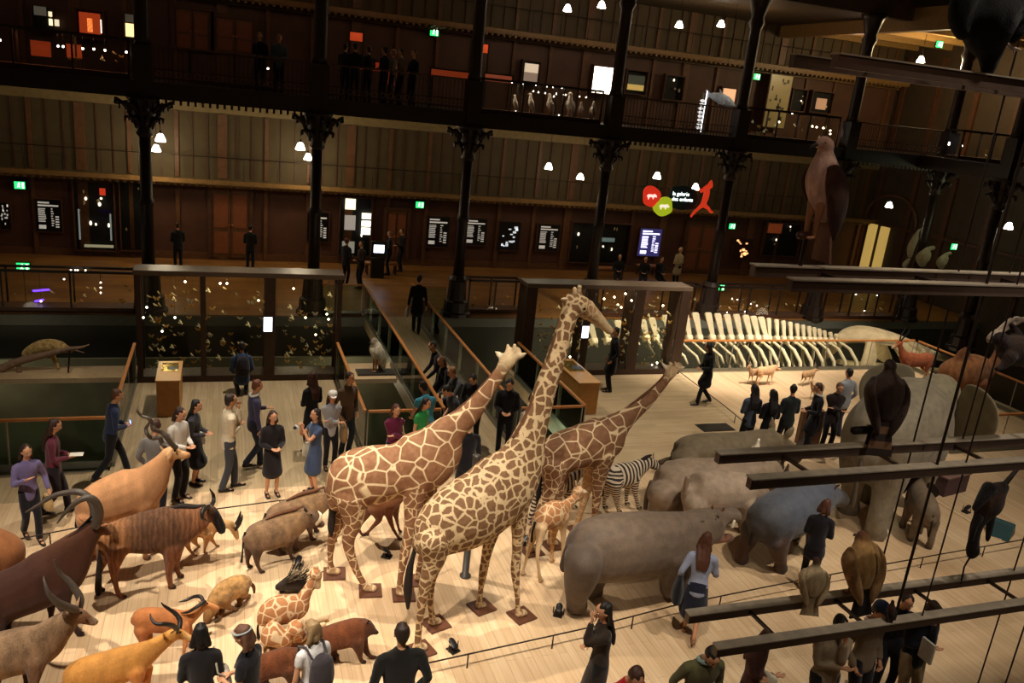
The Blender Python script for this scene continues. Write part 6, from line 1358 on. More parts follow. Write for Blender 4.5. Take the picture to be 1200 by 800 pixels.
p = on_y(1045, 712, YF); bird('hawk', 'small dark brown hawk on the nearest beam above the man in the cap', (p[0], p[1], ZT[3]), 60, .24, '3a2218', '2a1812', '3a2418', tailL=.3)
# dark monkey hanging by its tail
def loc_at(px, Y): return on_y(px[0], px[1], Y)
def critter(name, label, cat, Y, tubes, mat=SHAG, col='17110e', voxel=.018, extra=None):
    o = loc_at(tubes[0][0][:2], Y); r = empty(name, o, 0, label, cat); B = Blob(tuple(srgb(col))+(1, 0)); k = depth(o)/F_PX
    for tb in tubes:
        B.tube([tuple(np.array(loc_at(t[:2], Y+(t[3] if len(t) > 3 else 0)))-o)+(t[2]*k, t[2]*k, (tuple(srgb(t[4]))+(1, 0)) if len(t) > 4 else None) for t in tb], 4, 12, axis='x')
    B.build('body', voxel, [mat], r)
    for nm, mt, tb in (extra or []):
        m = MB()
        for row in tb: m.tube([tuple(np.array(loc_at(t[:2], Y+(t[3] if len(t) > 3 else 0)))-o)+(t[2]*k,) for t in row], 8)
        m.build(nm, mt, r)
    return r
critter('howler_monkey', 'black long limbed monkey hanging head down by its tail at the right', 'monkey', YB-.05,
        [[(1176, 570, 7), (1166, 578, 13, 0, '2a1a12'), (1158, 592, 15, 0, '3a2418'), (1150, 606, 9), (1144, 618, 7), (1141, 634, 6.5), (1140, 645, 8), (1138, 650, 6)], [(1160, 572, 9, -.1), (1150, 585, 6, -.12), (1142, 596, 3.6, -.12)],
         [(1160, 602, 7, .08), (1160, 616, 4.6, .08), (1158, 628, 3.4, .08), (1157, 633, 2.6, .08)], [(1148, 606, 5, -.1), (1142, 618, 3.6, -.1), (1138, 632, 3.4, -.1)]],
        extra=[('tail', DKM, [[(1174, 572, 4), (1180, 564, 3), (1190, 552, 2.4), (1198, 543, 2)]])])
m = MB(); o = loc_at((1137, 652), YB-.05); m.tube([(0, 0, 0, .012)]+[tuple(np.array(loc_at(q, YB-.05))-o)+(.01,) for q in ((1130, 664), (1126, 683))], 6); m.build('hanging_vine', DKM, None, 'thin dark stalk under the head of the hanging monkey', 'stalk').location = [float(v) for v in o]
critter('brown_monkey', 'shaggy dark brown monkey clinging to pale branches at the right edge', 'monkey', YB, [[(1205, 420, 12), (1195, 412, 18), (1184, 408, 17, 0, '2a1a10'), (1176, 402, 10), (1172, 397, 9)], [(1184, 418, 8, -.1), (1176, 428, 5, -.1), (1168, 432, 3.4, -.1)], [(1195, 400, 8, .1), (1190, 388, 5, .1), (1184, 380, 3.4, .1)]], col='241610')
critter('gnarled_branch', 'pale knobbly branch under the clinging monkey at the right edge', 'branch', YB+.12, [[(1160, 398, 5), (1166, 392, 5.4), (1176, 386, 3.6), (1188, 380, 3.2), (1205, 372, 3)], [(1166, 392, 3), (1180, 378, 3), (1192, 373, 3), (1206, 378, 3)]], HIDE, 'a89684', .014)
critter('hanging_bird_of_prey', 'very large dark bird with folded wings at the upper right corner', 'bird', YF, [[(1160, -10, 20), (1160, 15, 34), (1158, 42, 28), (1160, 66, 14), (1156, 90, 7), (1152, 100, 4)], [(1130, 0, 16), (1124, 22, 13), (1128, 42, 8)], [(1190, 0, 18), (1194, 24, 14), (1186, 46, 8)]], furmat('plumage', .85, 16, .55, .7), '080605', .03,
        [('foot', plain('pale_foot', 'a08c80', .6), [[(1178, 50, 2.6), (1186, 56, 2.6), (1196, 59, 1.4)], [(1188, 57, 2), (1188, 63, 1)]])])
for px_, Y_, z1, l in (((1158, 12), YF, 13, 'thin black wire holding the very large dark bird'), ((1192, 378), YB+.12, ZT[1]-.1, 'thin wire holding the pale knobbly branch')):
    p = on_y(px_[0], px_[1], Y_); m = MB(); m.tube([(0, 0, 0, .006), (0, 0, z1-p[2], .006)], 6); m.build('hanging_wire', BLACK, None, l, 'wire').location = [float(v) for v in p]
# ------------------------------------------------------------------ far gallery: columns, railings, cases, lamps, signs
GX = [-7.05, -2.15, 2.68, 7.48, 12.45, 17.45, 22.35, 27.2]
clab = ['cut by the left edge', 'behind the left end of the left display case', 'behind the right end of the left display case', 'with its wide base standing right of the bridge', 'behind the right display case', 'left of the whale skeleton spine', 'behind the perched eagle', 'far right, nearest the end wall']
def column(x, y, label, top=14.5):
    r = empty('iron_column', (x, y, 0), 0, label, 'column')
    m = MB(); m.lathe([(.52, 0), (.52, .12), (.44, .16), (.42, .5), (.34, .56), (.3, 1.2), (.34, 1.25), (.24, 1.4)], (0, 0, 0), 12, smooth=False); m.build('base', IRON, r)
    m = MB(); m.lathe([(.19, 1.4), (.17, 3.2), (.2, 3.25), (.2, 3.4), (.17, 3.45), (.16, 5.3)], (0, 0, 0), 14); m.build('shaft', IRON, r)
    m = MB(); m.lathe([(.17, 5.2), (.24, 5.3), (.2, 5.4), (.22, 5.6), (.34, 5.85), (.3, 5.95), (.42, 6.2), (.5, 6.3)], (0, 0, 0), 14); m.build('capital', IRON, r)
    for q in (-1, 1):
        m = MB(); m.tube([(q*.2, 0, 5.45, .05), (q*.3, 0, 5.8, .06), (q*.5, 0, 6.05, .06), (q*.72, 0, 6.2, .05)], 8); m.tube([(q*.34, 0, 5.95, .05), (q*.42, 0, 5.85, .05), (q*.36, 0, 5.78, .04)], 8); m.tube([(q*.72, 0, 6.2, .05), (q*.74, 0, 6.08, .05), (q*.66, 0, 6.06, .03)], 8); m.build('scroll_bracket', IRON, r)
    for k in range(8):
        an = k*PI/4+.2; m = MB(); m.tube([(math.cos(an)*.2, math.sin(an)*.2, 5.5, .04), (math.cos(an)*.36, math.sin(an)*.36, 5.75, .07), (math.cos(an)*.5, math.sin(an)*.5, 5.72, .045), (math.cos(an)*.5, math.sin(an)*.5, 5.62, .03)], 6); m.tube([(math.cos(an)*.25, math.sin(an)*.25, 5.85, .05), (math.cos(an)*.5, math.sin(an)*.5, 6.12, .08), (math.cos(an)*.64, math.sin(an)*.64, 6.08, .05), (math.cos(an)*.64, math.sin(an)*.64, 5.96, .03)], 6); m.build('leaf_ornament', IRON, r)
    m = MB(); m.box(-.24, .24, -.28, .2, 6.3, 7.7); m.lathe([(.24, 7.7), (.2, 7.9), (.19, 10.4), (.28, 10.6), (.22, 10.8), (.36, 11.3), (.5, 11.5)], (0, 0, 0), 14); m.lathe([(.2, 11.5), (.2, top)], (0, 0, 0), 12); m.build('upper_shaft', IRON, r)
    return r
for x, l in zip(GX, clab): column(x, 26.12, 'dark cast iron gallery column '+l)
for y, l in ((22.0, 'on the end gallery right of the eagle tail'), (17.2, 'on the end gallery, second from the corner'), (12.4, 'on the end gallery near the right edge')): column(25.9, y, 'dark cast iron column '+l)
def iron_railing(x0, x1, label, y=26.02, z=6.74, h=1.0):
    r = empty('iron_railing', (x0, y, z), 0, label, 'railing'); L = x1-x0
    m = MB(); m.box(0, L, -.04, .04, h-.05, h); m.build('handrail', WOOD_DK, r, bevel=.01)
    m = MB(); m.box(0, L, -.02, .02, .1, .14); m.box(0, L, -.02, .02, .34, .37); m.build('rails', IRON, r)
    m = MB(); n = int(L/.125)
    for i in range(n+1): m.tube([(i*L/n, 0, 0, .011), (i*L/n, 0, h-.05, .011)], 5)
    m.build('balusters', IRON, r)
    m = MB()
    for i in range(int(L/.25)):
        m.tube([(i*.25+.125+math.cos(a)*.075, 0, .24+math.sin(a)*.075, .012) for a in np.linspace(0, 2*PI, 9)], 5)
    m.build('scrollwork', plain('bronzed_scroll', '6a5038', .5, metal=.3), r)
iron_railing(-1.85, 2.4, 'black baluster railing of the upper gallery, first full bay from the left'); iron_railing(2.95, 7.2, 'black baluster railing of the upper gallery before the standing crowd')
iron_railing(12.75, 17.15, 'black baluster railing of the upper gallery right of the bright white window'); iron_railing(22.6, 26.9, 'black baluster railing of the upper gallery behind the eagle head')
def gallery_vitrine(x0, x1, y0, y1, z, h, label, n=3, light=14, warm=(1, .55, .3), strewn=10, place=''):
    r = empty('gallery_vitrine', ((x0+x1)/2, (y0+y1)/2, z), 0, label, 'display case'); a, b = (x1-x0)/2, (y1-y0)/2; r['half'] = (a, b, h)
    m = MB(); m.box(-a, a, -b, b, 0, .14); m.build('base', WOOD_DK, r)
    m = MB(); m.box(-a, a, -b, -b+.08, h-.07, h); m.box(-a, a, b-.08, b, h-.07, h); m.box(-a, -a+.08, -b, b, h-.07, h); m.box(a-.08, a, -b, b, h-.07, h); m.build('top_frame', IRON, r)
    for i in range(n+1):
        x = -a+i*2*a/n
        for yy in (-b, b-.05): m = MB(); m.box(x-.025 if 0 < i < n else (x if i == 0 else x-.05), x+.025 if 0 < i < n else (x+.05 if i == 0 else x), yy, yy+.05, .14, h-.07); m.build('post', IRON, r)
    for i in range(n): m = MB(); m.box(-a+i*2*a/n+.03, -a+(i+1)*2*a/n-.03, -b+.015, -b+.025, .14, h-.07); m.build('glass_pane', GLASS, r)
    if light:
        l = bpy.data.lights.new('vitrine_light', 'AREA'); l.shape = 'RECTANGLE'; l.size = 2*a*.9; l.size_y = .1; l.energy = light; l.color = warm; o = bpy.data.objects.new('vitrine_light', l); COL.objects.link(o); o.parent = r; o.location = (0, 0, h-.1)
    if strewn: strew(strewn, x0+.15, x1-.15, (y0+y1)/2, z+.16, z+h*.55, place, 1.3)
    return r
gallery_vitrine(-9.5, -2.5, 25.95, 26.6, 0, 1.25, 'low glass vitrine along the gallery edge at the far left', 4, 10, (1, .8, .5), 26, 'in the low vitrine at the far left')
gallery_vitrine(7.95, 9.9, 26.3, 26.9, 0, 1.2, 'low black framed vitrine right of the wide column base', 2, 2, (1, .8, .5), 6, 'in the low vitrine by the wide column base')
gallery_vitrine(12.9, 17.1, 26.0, 26.6, 0, 1.25, 'low glass vitrine behind the left part of the whale skeleton', 3, 10, (.9, .95, 1), 16, 'in the low vitrine behind the whale spine')
gallery_vitrine(17.8, 22.0, 26.0, 26.6, 0, 1.25, 'low glass vitrine behind the middle of the whale skeleton', 3, 10, (.9, .95, 1), 16, 'in the low vitrine behind the whale ribs')
gallery_vitrine(22.8, 26.8, 26.0, 26.6, 0, 1.25, 'low glass vitrine behind the whale skull', 3, 8, (.9, .9, .8), 12, 'in the low vitrine behind the whale skull')
gallery_vitrine(-6.8, -2.5, 26.3, 27.0, 6.74, 1.1, 'upper gallery vitrine at the far left with reddish light', 3, 16, (1, .35, .15), 8, 'in the upper vitrine at the far left')
gallery_vitrine(7.8, 12.1, 26.3, 27.0, 6.74, 1.1, 'upper gallery vitrine with pale water birds left of the white window', 3, 18, (1, .8, .6), 0)
gallery_vitrine(17.8, 22.0, 26.3, 27.0, 6.74, 1.1, 'upper gallery vitrine beside the cream banner', 3, 14, (.9, 1, .9), 16, 'in the upper vitrine beside the cream banner')
gallery_vitrine(26.2, 31.0, 24.5, 25.2, 6.74, 1.1, 'upper gallery vitrine glowing bluish at the right corner', 3, 14, (.8, .9, 1), 14, 'in the upper vitrine at the right corner')
gallery_vitrine(-1.0, 1.6, 27.6, 28.2, 6.74, 1.0, 'small dark vitrine standing inside the upper gallery at the left', 2, 0, (1, .5, .3), 0)
for i, (a, b, s_) in enumerate(((604, 118, .5), (622, 122, .6), (644, 126, .65), (668, 124, .75), (680, 133, .5), (694, 135, .55))):
    p = on_y(a, b, 26.65); bird('waterbird_specimen', ['white water bird with long neck, leftmost in the upper vitrine', 'white water bird, second from left in the upper vitrine', 'grey necked water bird in the middle of the upper vitrine', 'tall white heron nearest the middle of the upper vitrine', 'low resting white bird in the upper vitrine', 'pale water bird at the right end of the upper vitrine'][i], (p[0], 26.65, 6.88), 150+i*20, s_, 'c8bcae', 'c8bcae', 'a89c90', neck=.12, beak='8a7040')
bulbs([(97, 57), (110, 57.5), (123, 59), (148, 61), (68, 54), (74, 54.5), (316, 80.5), (389, 88), (505, 96), (0, 47)], 26.6, 'in the upper gallery at the left', .03)
bulbs([(603, 68), (616, 71), (631, 72), (644, 74), (651, 75), (661, 81), (625, 107), (631, 108), (639, 109), (649, 113), (652, 110), (663, 111), (679, 113), (687, 114), (655, 135), (605, 130)], 26.65, 'over the water birds', .022)
bulbs([(952, 148), (957, 149), (965, 150), (973, 153), (973, 157), (930, 125), (963, 163), (1044, 160), (1058, 162), (1075, 165), (1093, 167), (1045, 182), (1075, 186), (913, 143), (1189, 181), (1179, 152)], 26.6, 'in the upper gallery at the right', .03)
bulbs([(83, 315), (88, 315), (91, 315), (100, 315), (118, 331), (118, 337), (118, 343), (48, 353), (75, 327)], 26.3, 'in the low vitrine at the far left', .022)
bulbs([(1003, 345), (1028, 346), (858, 350), (864, 351), (1013, 364), (1010, 371), (1032, 370), (1046, 373), (880, 356), (887, 358), (873, 365), (852, 366)], 26.3, 'in the low vitrines behind the whale', .024)
for a, b, L in ((48, 341, .4), (46, 353, .2)):
    p = on_y(a, b, 26.35); m = MB(); m.tube([(-L/2, 0, 0, .03), (L/2, 0, .05, .03)], 8); m.build('violet_tube_lamp', glow('violet_light', '5a30ff', 4), None, 'short glowing violet tube, '+('upper' if b < 350 else 'lower')+' of the two in the far left vitrine', 'lamp').location = [float(v) for v in p]

# pendant lamps
def pendant(px, Y, ztop, label, power=18, s=.85):
    p = on_y(px[0], px[1], Y); r = empty('pendant_lamp', p, 0, label, 'lamp')
    m = MB(); m.lathe([(.05*s, .2*s), (.1*s, .16*s), (.14*s, .06*s), (.19*s, -.06*s), (.17*s, -.09*s)], (0, 0, 0), 16); m.build('glass_shade', LAMPGLASS, r)
    m = MB(); m.lathe([(.03, .2*s), (.05, .26*s), (.02, .3*s)], (0, 0, 0), 10); m.build('cap', BLACK, r); m = MB(); m.tube([(0, 0, .28*s, .008), (0, 0, ztop-p[2], .008)], 6); m.build('cord', BLACK, r)
    l = bpy.data.lights.new('pendant_light', 'POINT'); l.energy = power; l.color = (1, .84, .55); l.shadow_soft_size = .16; o = bpy.data.objects.new('pendant_light', l); COL.objects.link(o); o.parent = r; o.location = (0, 0, -.3*s)
pl = [((188, 163), 28.2, 6.38, 'upper of the two pendant lamps left of the second column', 70), ((183, 175), 32.2, 6.38, 'lower of the two pendant lamps at the second column', 90), ((352, 173), 28.2, 6.38, 'left of the two pendant lamps at the third column', 70),
      ((361, 185), 32.2, 6.38, 'right of the two pendant lamps at the third column', 90), ((643, 196), 30.5, 6.38, 'pendant lamp left of the fifth column, left of its pair'), ((680, 208), 31.5, 6.38, 'pendant lamp left of the fifth column, right of its pair'),
      ((770, 207), 28.5, 6.38, 'pendant lamp above the red pebble sign'), ((815, 220), 29.5, 6.38, 'pendant lamp beside the red leaping figure'), ((665, 11), 30, 11.6, 'leftmost pendant lamp on the top level'), ((705, 7), 30, 11.6, 'second pendant lamp on the top level, left of the tall column'),
      ((796, 30), 30, 11.6, 'third pendant lamp on the top level'), ((845, 29), 30, 11.6, 'fourth pendant lamp on the top level'), ((1079, 71), 27.5, 11.6, 'pendant lamp under the lit soffit at the upper right'), ((1042, 241), 28.5, 6.38, 'pendant lamp by the arched end doorway'), ((1182, 266), 22.5, 6.38, 'pendant lamp at the right edge')]
for a in pl: pendant(*a)
# the added gallery fill lights near the script's start have no fixtures
# exit signs
def exit_sign(px, Y, label, s=.34, to=None):
    p = on_y(px[0], px[1], Y); r = empty('exit_sign', p, 0, label, 'exit sign'); dd = BW-Y+.02 if Y > 33 else .06; m = MB(); m.cbox((0, dd/2, 0), (s+.04, dd, s*.75+.04))
    if to is not None: mm_ = MB(); mm_.tube([(0, .03, (s*.36 if to > p[2] else -s*.36), .01), (0, .03, to-p[2], .01)], 6); mm_.build('hanger', BLACK, r)
    m = m; m.build('housing', BLACK, r); m = MB(); m.cbox((0, -.004, 0), (s, .01, s*.75)); m.build('green_face', GREENGLOW, r)
    m = MB(); w_ = s/10; y = -.012
    m.ball((-.5*w_, y, 2.4*w_), .7*w_, seg=8, rings=6); m.bar((-.6*w_, y, 1.6*w_), (-1.2*w_, y, -.4*w_), .01, 1.1*w_); m.bar((-1.1*w_, y, -.3*w_), (0, y, -1.4*w_), .01, .6*w_); m.bar((0, y, -1.4*w_), (-.2*w_, y, -2.6*w_), .01, .6*w_); m.bar((-1.2*w_, y, -.4*w_), (-2.2*w_, y, -2.2*w_), .01, .6*w_); m.bar((-.7*w_, y, 1.4*w_), (.7*w_, y, .6*w_), .01, .5*w_); m.bar((-.8*w_, y, 1.4*w_), (-2.1*w_, y, .8*w_), .01, .5*w_)
    m.box(2.2*w_, 4.0*w_, y-.004, y+.004, -3*w_, 3*w_); m.build('pictogram', glow('sign_white', 'f4fff8', 2.2), r)
for t_ in (((509, 38), 33.65, 'green exit sign on the upper gallery above the crowd'), ((887, 90), 33.65, 'green exit sign on the upper gallery left of the cream banner'), ((23, 217), 33.5, 'green exit sign at the far left of the back wall'), ((492, 240), 33.5, 'green exit sign left of the black text posters'),
                ((27, 313), 26.7, 'green exit sign low over the far left vitrine', .34, 0), ((858, 265), 33.5, 'green exit sign right of the red leaping figure'), ((1101, 52), 29, 'green exit sign near the lit soffit, upper right', .34, 11.6), ((1118, 289), 27, 'green exit sign between the end columns', .34, 6.4), ((845, 337), 26.8, 'small green exit sign above the vitrine behind the whale', .3, 0)): exit_sign(*t_)

# posters on the back wall
def rect_on(px0, px1, Y):
    a = on_y(px0[0], px0[1], Y); b = on_y(px1[0], px1[1], Y); return (a+b)/2, abs(b[0]-a[0]), abs(a[2]-b[2])
def poster(x0, y0, x1, y1, label, kind='text', back='0c0b0c', ink='d8d2c8', e=.38, name='poster', Y=BW-.16):
    c, w_, h_ = rect_on((x0, (y0+y1)/2), (x1, (y0+y1)/2), Y); _, _, h_ = rect_on(((x0+x1)/2, y0), ((x0+x1)/2, y1), Y)
    r = empty(name, c, 0, label, 'poster'); m = MB(); m.box(-w_/2-.05, w_/2+.05, 0, .05, -h_/2-.05, h_/2+.05); m.build('frame', WOOD_DK, r)
    m = MB(); m.box(-w_/2, w_/2, -.01, 0.0, -h_/2, h_/2); m.build('panel', glow('panel_'+back+str(e), back, e) if kind == 'lit' else plain('panel_'+back, back, .3, noise=.02), r)
    INK = glow('ink_%s_%s' % (ink, e), ink, e); q = random.Random(int(x0)); m = MB(); B = lambda u0, u1, v0, v1: m.box(u0*w_, u1*w_, -.02, -.011, v0*h_, v1*h_)
    if kind in ('text', 'lit'):
        B(-.4, .05, .38, .43); B(-.4, .4, .29, .34)
        for k in range(9): B(-.4, -.12+q.uniform(-.03, .03), .2-k*.05, .225-k*.05)
        B(-.4, -.12, -.42, -.3)
        for k in range(8): B(.1, .1+q.uniform(.06, .14), .2-k*.075, .23-k*.075)
        for k in range(5): B(.26, .4, -.05-k*.08, -.01-k*.08)
    else:
        for k in range(16): u, v = q.uniform(-.42, .3), q.uniform(-.42, .38); B(u, u+q.uniform(.06, .16), v, v+q.uniform(.04, .1))
    m.build('lettering' if kind != 'photos' else 'pictures', INK, r); return r
poster(42, 234, 72, 271, 'black text poster at the far left of the back wall'); poster(360, 249, 385, 283, 'black text poster partly behind the third column')
poster(500, 254, 526, 289, 'black text poster right of the green exit sign'); poster(545, 256, 570, 287, 'pale lettered black poster, second of the row'); poster(584, 260, 609, 293, 'poster of many small bright photographs', 'photos', ink='c8d0d4', e=.8)
poster(630, 263, 655, 294, 'black text poster, last of the row before the dark niches'); poster(749, 268, 774, 300, 'brightly lit violet white text panel over the red wall', 'lit', '1c1a3c', 'dcd6ff', 2.4); poster(859, 280, 880, 305, 'warm lit poster right of the green exit sign', 'photos', '3a2214', 'ffb878', 1.6)
poster(0, 238, 12, 268, 'dark poster cut by the left edge', 'photos', e=.4)
def niche(x0, y0, x1, y1, label, n, Y=BW-.2, col='0b0c0e', blocks=None, warm=(1, .85, .6), light=0):
    c, w_, _ = rect_on((x0, (y0+y1)/2), (x1, (y0+y1)/2), Y); _, _, h_ = rect_on(((x0+x1)/2, y0), ((x0+x1)/2, y1), Y)
    r = empty('wall_showcase', c, 0, label, 'display case'); m = MB(); m.box(-w_/2, w_/2, .1, .14, -h_/2, h_/2); m.build('backing', plain('niche_'+col, col, .6), r)
    m = MB(); t = .05; m.box(-w_/2-t, -w_/2, -.1, .14, -h_/2-t, h_/2+t); m.box(w_/2, w_/2+t, -.1, .14, -h_/2-t, h_/2+t); m.box(-w_/2, w_/2, -.1, .14, h_/2, h_/2+t); m.box(-w_/2, w_/2, -.1, .14, -h_/2-t, -h_/2); m.build('frame', WOOD_DK, r)
    m = MB(); m.box(-w_/2, w_/2, -.09, -.08, -h_/2, h_/2); m.build('glass_pane', GLASS, r)
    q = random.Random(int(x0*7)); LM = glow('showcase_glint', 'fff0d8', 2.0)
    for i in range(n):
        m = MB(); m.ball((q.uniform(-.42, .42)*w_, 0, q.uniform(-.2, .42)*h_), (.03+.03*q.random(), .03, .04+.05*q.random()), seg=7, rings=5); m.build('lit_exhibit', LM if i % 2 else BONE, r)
    for b_ in (blocks or []):
        u0, u1, v0, v1, cc, ee = b_; m = MB(); m.box(u0*w_, u1*w_, -.05, -.02, v0*h_, v1*h_); m.build('lit_panel', glow('blk_'+cc+str(ee), cc, ee), r)
niche(88, 214, 134, 293, 'tall dark showcase with scattered bright exhibits at the left of the back wall', 12, blocks=[(-.42, -.38, -.35, .1, '9aa0a0', .5), (.38, .42, -.35, .05, '9aa0a0', .5), (-.3, .45, -.46, -.42, 'b8b090', .5), (.15, .3, .32, .42, 'c83a20', .8)]); niche(142, 214, 172, 293, 'dim showcase beside the second column', 5)
niche(398, 232, 434, 300, 'showcase with white lit blocks behind the standing couple', 5, blocks=[(-.35, -.02, .3, .48, 'fff4d8', 1.6), (-.35, .0, -.05, .2, 'b8aea8', .6), (.2, .5, .02, .12, 'fff8e8', 2.2), (.2, .5, -.12, 0, 'fff8e8', 2.2), (.2, .5, .15, .25, 'fff8e8', 2.0), (-.4, 0, -.45, -.25, 'a8a498', .5)])
niche(668, 262, 736, 308, 'wide dark showcase right of the posters', 9, blocks=[(-.02, .25, .05, .15, '88a0a0', .3)])
niche(895, 262, 935, 300, 'dim showcase between the lit poster and the eagle tail', 4, blocks=[(-.45, -.05, .2, .5, '8a4020', .35)])
# upper gallery back wall
niche(38, 8, 62, 34, 'upper gallery showcase with small white squares at the far left', 1, blocks=[(.3, .5, -.3, 0, 'f8e8c0', 1.6), (.55, .8, -.3, 0, 'f8e8c0', .9), (.3, .5, .1, .32, 'f8e8c0', 1.2), (-.4, .2, .1, .5, '6a6458', .4)]); niche(90, 12, 121, 44, 'upper gallery showcase glowing orange red', 3, col='2a0c04', blocks=[(-.4, .4, -.4, .4, 'a03818', .8), (-.1, .1, -.3, .2, 'e0a050', 1.0), (.4, .44, -.3, .2, 'fff0e0', 2)])
niche(146, 17, 168, 45, 'upper gallery window showing a pale lit room', 0, blocks=[(-.45, .2, -.45, .1, 'ffdca0', 1.6), (.26, .48, -.45, .1, 'ffdca0', 1.4), (-.45, .48, .16, .48, '6a6254', .3)]); niche(612, 72, 632, 98, 'upper gallery showcase with a hazy lit picture', 0, blocks=[(-.4, .4, .0, .4, 'f0d8c0', .7), (-.4, .4, -.4, 0, 'a89080', .5)])
niche(694, 78, 717, 110, 'blazing white window panel on the upper gallery', 0, blocks=[(-.48, .48, -.48, .48, 'fff0e2', 7)]); niche(733, 83, 757, 110, 'upper gallery showcase with a dim yellowish landscape', 0, blocks=[(-.4, .4, -.35, -.1, 'c8a860', .7), (-.4, .4, -.1, .3, '4a4c40', .4)])
niche(778, 89, 800, 117, 'black upper gallery showcase with two faint lights', 3); niche(845, 103, 862, 120, 'small orange lit showcase behind the white shark model', 0, blocks=[(-.45, .45, -.45, .45, 'e0a880', 1.2)])
niche(927, 105, 943, 130, 'upper gallery showcase right of the cream banner', 3); niche(950, 108, 974, 132, 'upper gallery framed showcase with a pale mound', 2, blocks=[(-.25, .25, -.35, .2, 'c89a78', .5)])
poster(899, 88, 924, 150, 'tall cream banner with dark scribbles on the upper gallery', 'photos', 'b8a878', '4a4030', .08, name='banner', Y=33.3)
XW = 31.08
for x0, y0, x1, y1, l in ((1019, 262, 1028, 310, 'left pale lit doorway strip at the end wall'), (1033, 266, 1042, 310, 'right pale lit doorway strip at the end wall')):
    p0 = on_x((x0+x1)/2, y0, XW); p1 = on_x((x0+x1)/2, y1, XW); m = MB(); m.box(-.06, .1, -.24, .24, 0, p0[2]); m.build('glazed_doorway_strip', glow('door_strip', 'b89850', .8), None, l, 'doorway').location = (XW, float(p0[1]), 0)
pa = on_x(1042, 262, XW); r = empty('door_6', (XW, pa[1], 0), 0); r['kind'] = 'structure'
m = MB(); m.tube([(0, 1.7*math.cos(t), 3.2+1.7*math.sin(t)*.8, .07) for t in np.linspace(0, PI, 14)], 8); m.box(-.08, .1, -1.78, -1.62, 0, 3.2); m.box(-.08, .1, 1.62, 1.78, 0, 3.2); m.build('arch_frame', WOOD_MD, r)
def door(x0, y0, x1, y1, n, Y=BW-.08):
    c, w_, _ = rect_on((x0, (y0+y1)/2), (x1, (y0+y1)/2), Y); _, _, h_ = rect_on(((x0+x1)/2, y0), ((x0+x1)/2, y1), Y)
    r = empty('door_%d' % n, c, 0); r['kind'] = 'structure'
    for q in (-1, 1):
        m = MB(); m.box(min(0, q*w_/2)+.01, max(0, q*w_/2)-.01, -.04, .02, -h_/2, h_/2); lf = m.build('door_leaf', WOOD_MD, r, bevel=.01); m = MB()
        for v0, v1 in ((-.44, -.12), (-.06, .42)): m.box(q*w_*.25-w_*.18, q*w_*.25+w_*.18, -.06, -.04, v0*h_, v1*h_)
        m.build('panel_moulding', plain('door_panel', '7a4426', .5), lf); m = MB(); m.ball((q*.06, -.08, -.02*h_), .035, seg=8, rings=6); m.build('door_knob', BRASS, lf)
    m = MB(); m.box(-w_/2-.14, -w_/2, -.1, .02, -h_/2, h_/2+.14); m.box(w_/2, w_/2+.14, -.1, .02, -h_/2, h_/2+.14); m.box(-w_/2, w_/2, -.1, .02, h_/2, h_/2+.14); m.build('door_frame', WOOD_DK, r)
door(248, 222, 292, 302, 1); door(452, 247, 476, 304, 2); door(252, 22, 298, 62, 3); door(802, 262, 836, 318, 4); door(205, 12, 246, 60, 5)
# lit backdrops inside the upper gallery
def backdrop(x0, y0, x1, y1, Y, col, e_, label, stripes=True):
    c, w_, _ = rect_on((x0, (y0+y1)/2), (x1, (y0+y1)/2), Y); _, _, h_ = rect_on(((x0+x1)/2, y0), ((x0+x1)/2, y1), Y)
    r = empty('lit_backdrop', (c[0], Y, UZ0), 0, label, 'display panel'); zc = c[2]-UZ0; m = MB(); n = max(4, int(w_/.12))
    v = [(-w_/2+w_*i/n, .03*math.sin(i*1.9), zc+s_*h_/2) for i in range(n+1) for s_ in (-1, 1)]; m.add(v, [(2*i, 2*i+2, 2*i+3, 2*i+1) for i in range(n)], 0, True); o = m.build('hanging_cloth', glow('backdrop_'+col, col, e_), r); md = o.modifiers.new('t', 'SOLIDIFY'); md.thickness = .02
    m = MB(); m.box(-w_/2-.04, -w_/2, -.03, .03, 0, zc+h_/2+.05); m.box(w_/2, w_/2+.04, -.03, .03, 0, zc+h_/2+.05); m.box(-w_/2, w_/2, -.03, .03, zc+h_/2, zc+h_/2+.05); m.build('stand_frame', BLACK, r)
UZ0 = 6.65
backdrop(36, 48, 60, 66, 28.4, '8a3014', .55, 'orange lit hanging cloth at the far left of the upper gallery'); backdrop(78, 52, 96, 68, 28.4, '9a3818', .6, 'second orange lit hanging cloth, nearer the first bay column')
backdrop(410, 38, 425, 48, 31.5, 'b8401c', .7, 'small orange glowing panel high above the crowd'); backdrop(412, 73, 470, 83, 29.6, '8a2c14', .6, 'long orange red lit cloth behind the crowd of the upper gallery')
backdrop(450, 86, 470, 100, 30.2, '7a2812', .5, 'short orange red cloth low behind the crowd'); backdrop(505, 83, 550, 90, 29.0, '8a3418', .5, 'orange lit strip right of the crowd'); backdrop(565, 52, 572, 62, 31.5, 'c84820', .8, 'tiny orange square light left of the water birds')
backdrop(568, 88, 600, 96, 29.5, '9a4a30', .5, 'pinkish lit strip behind the water birds')
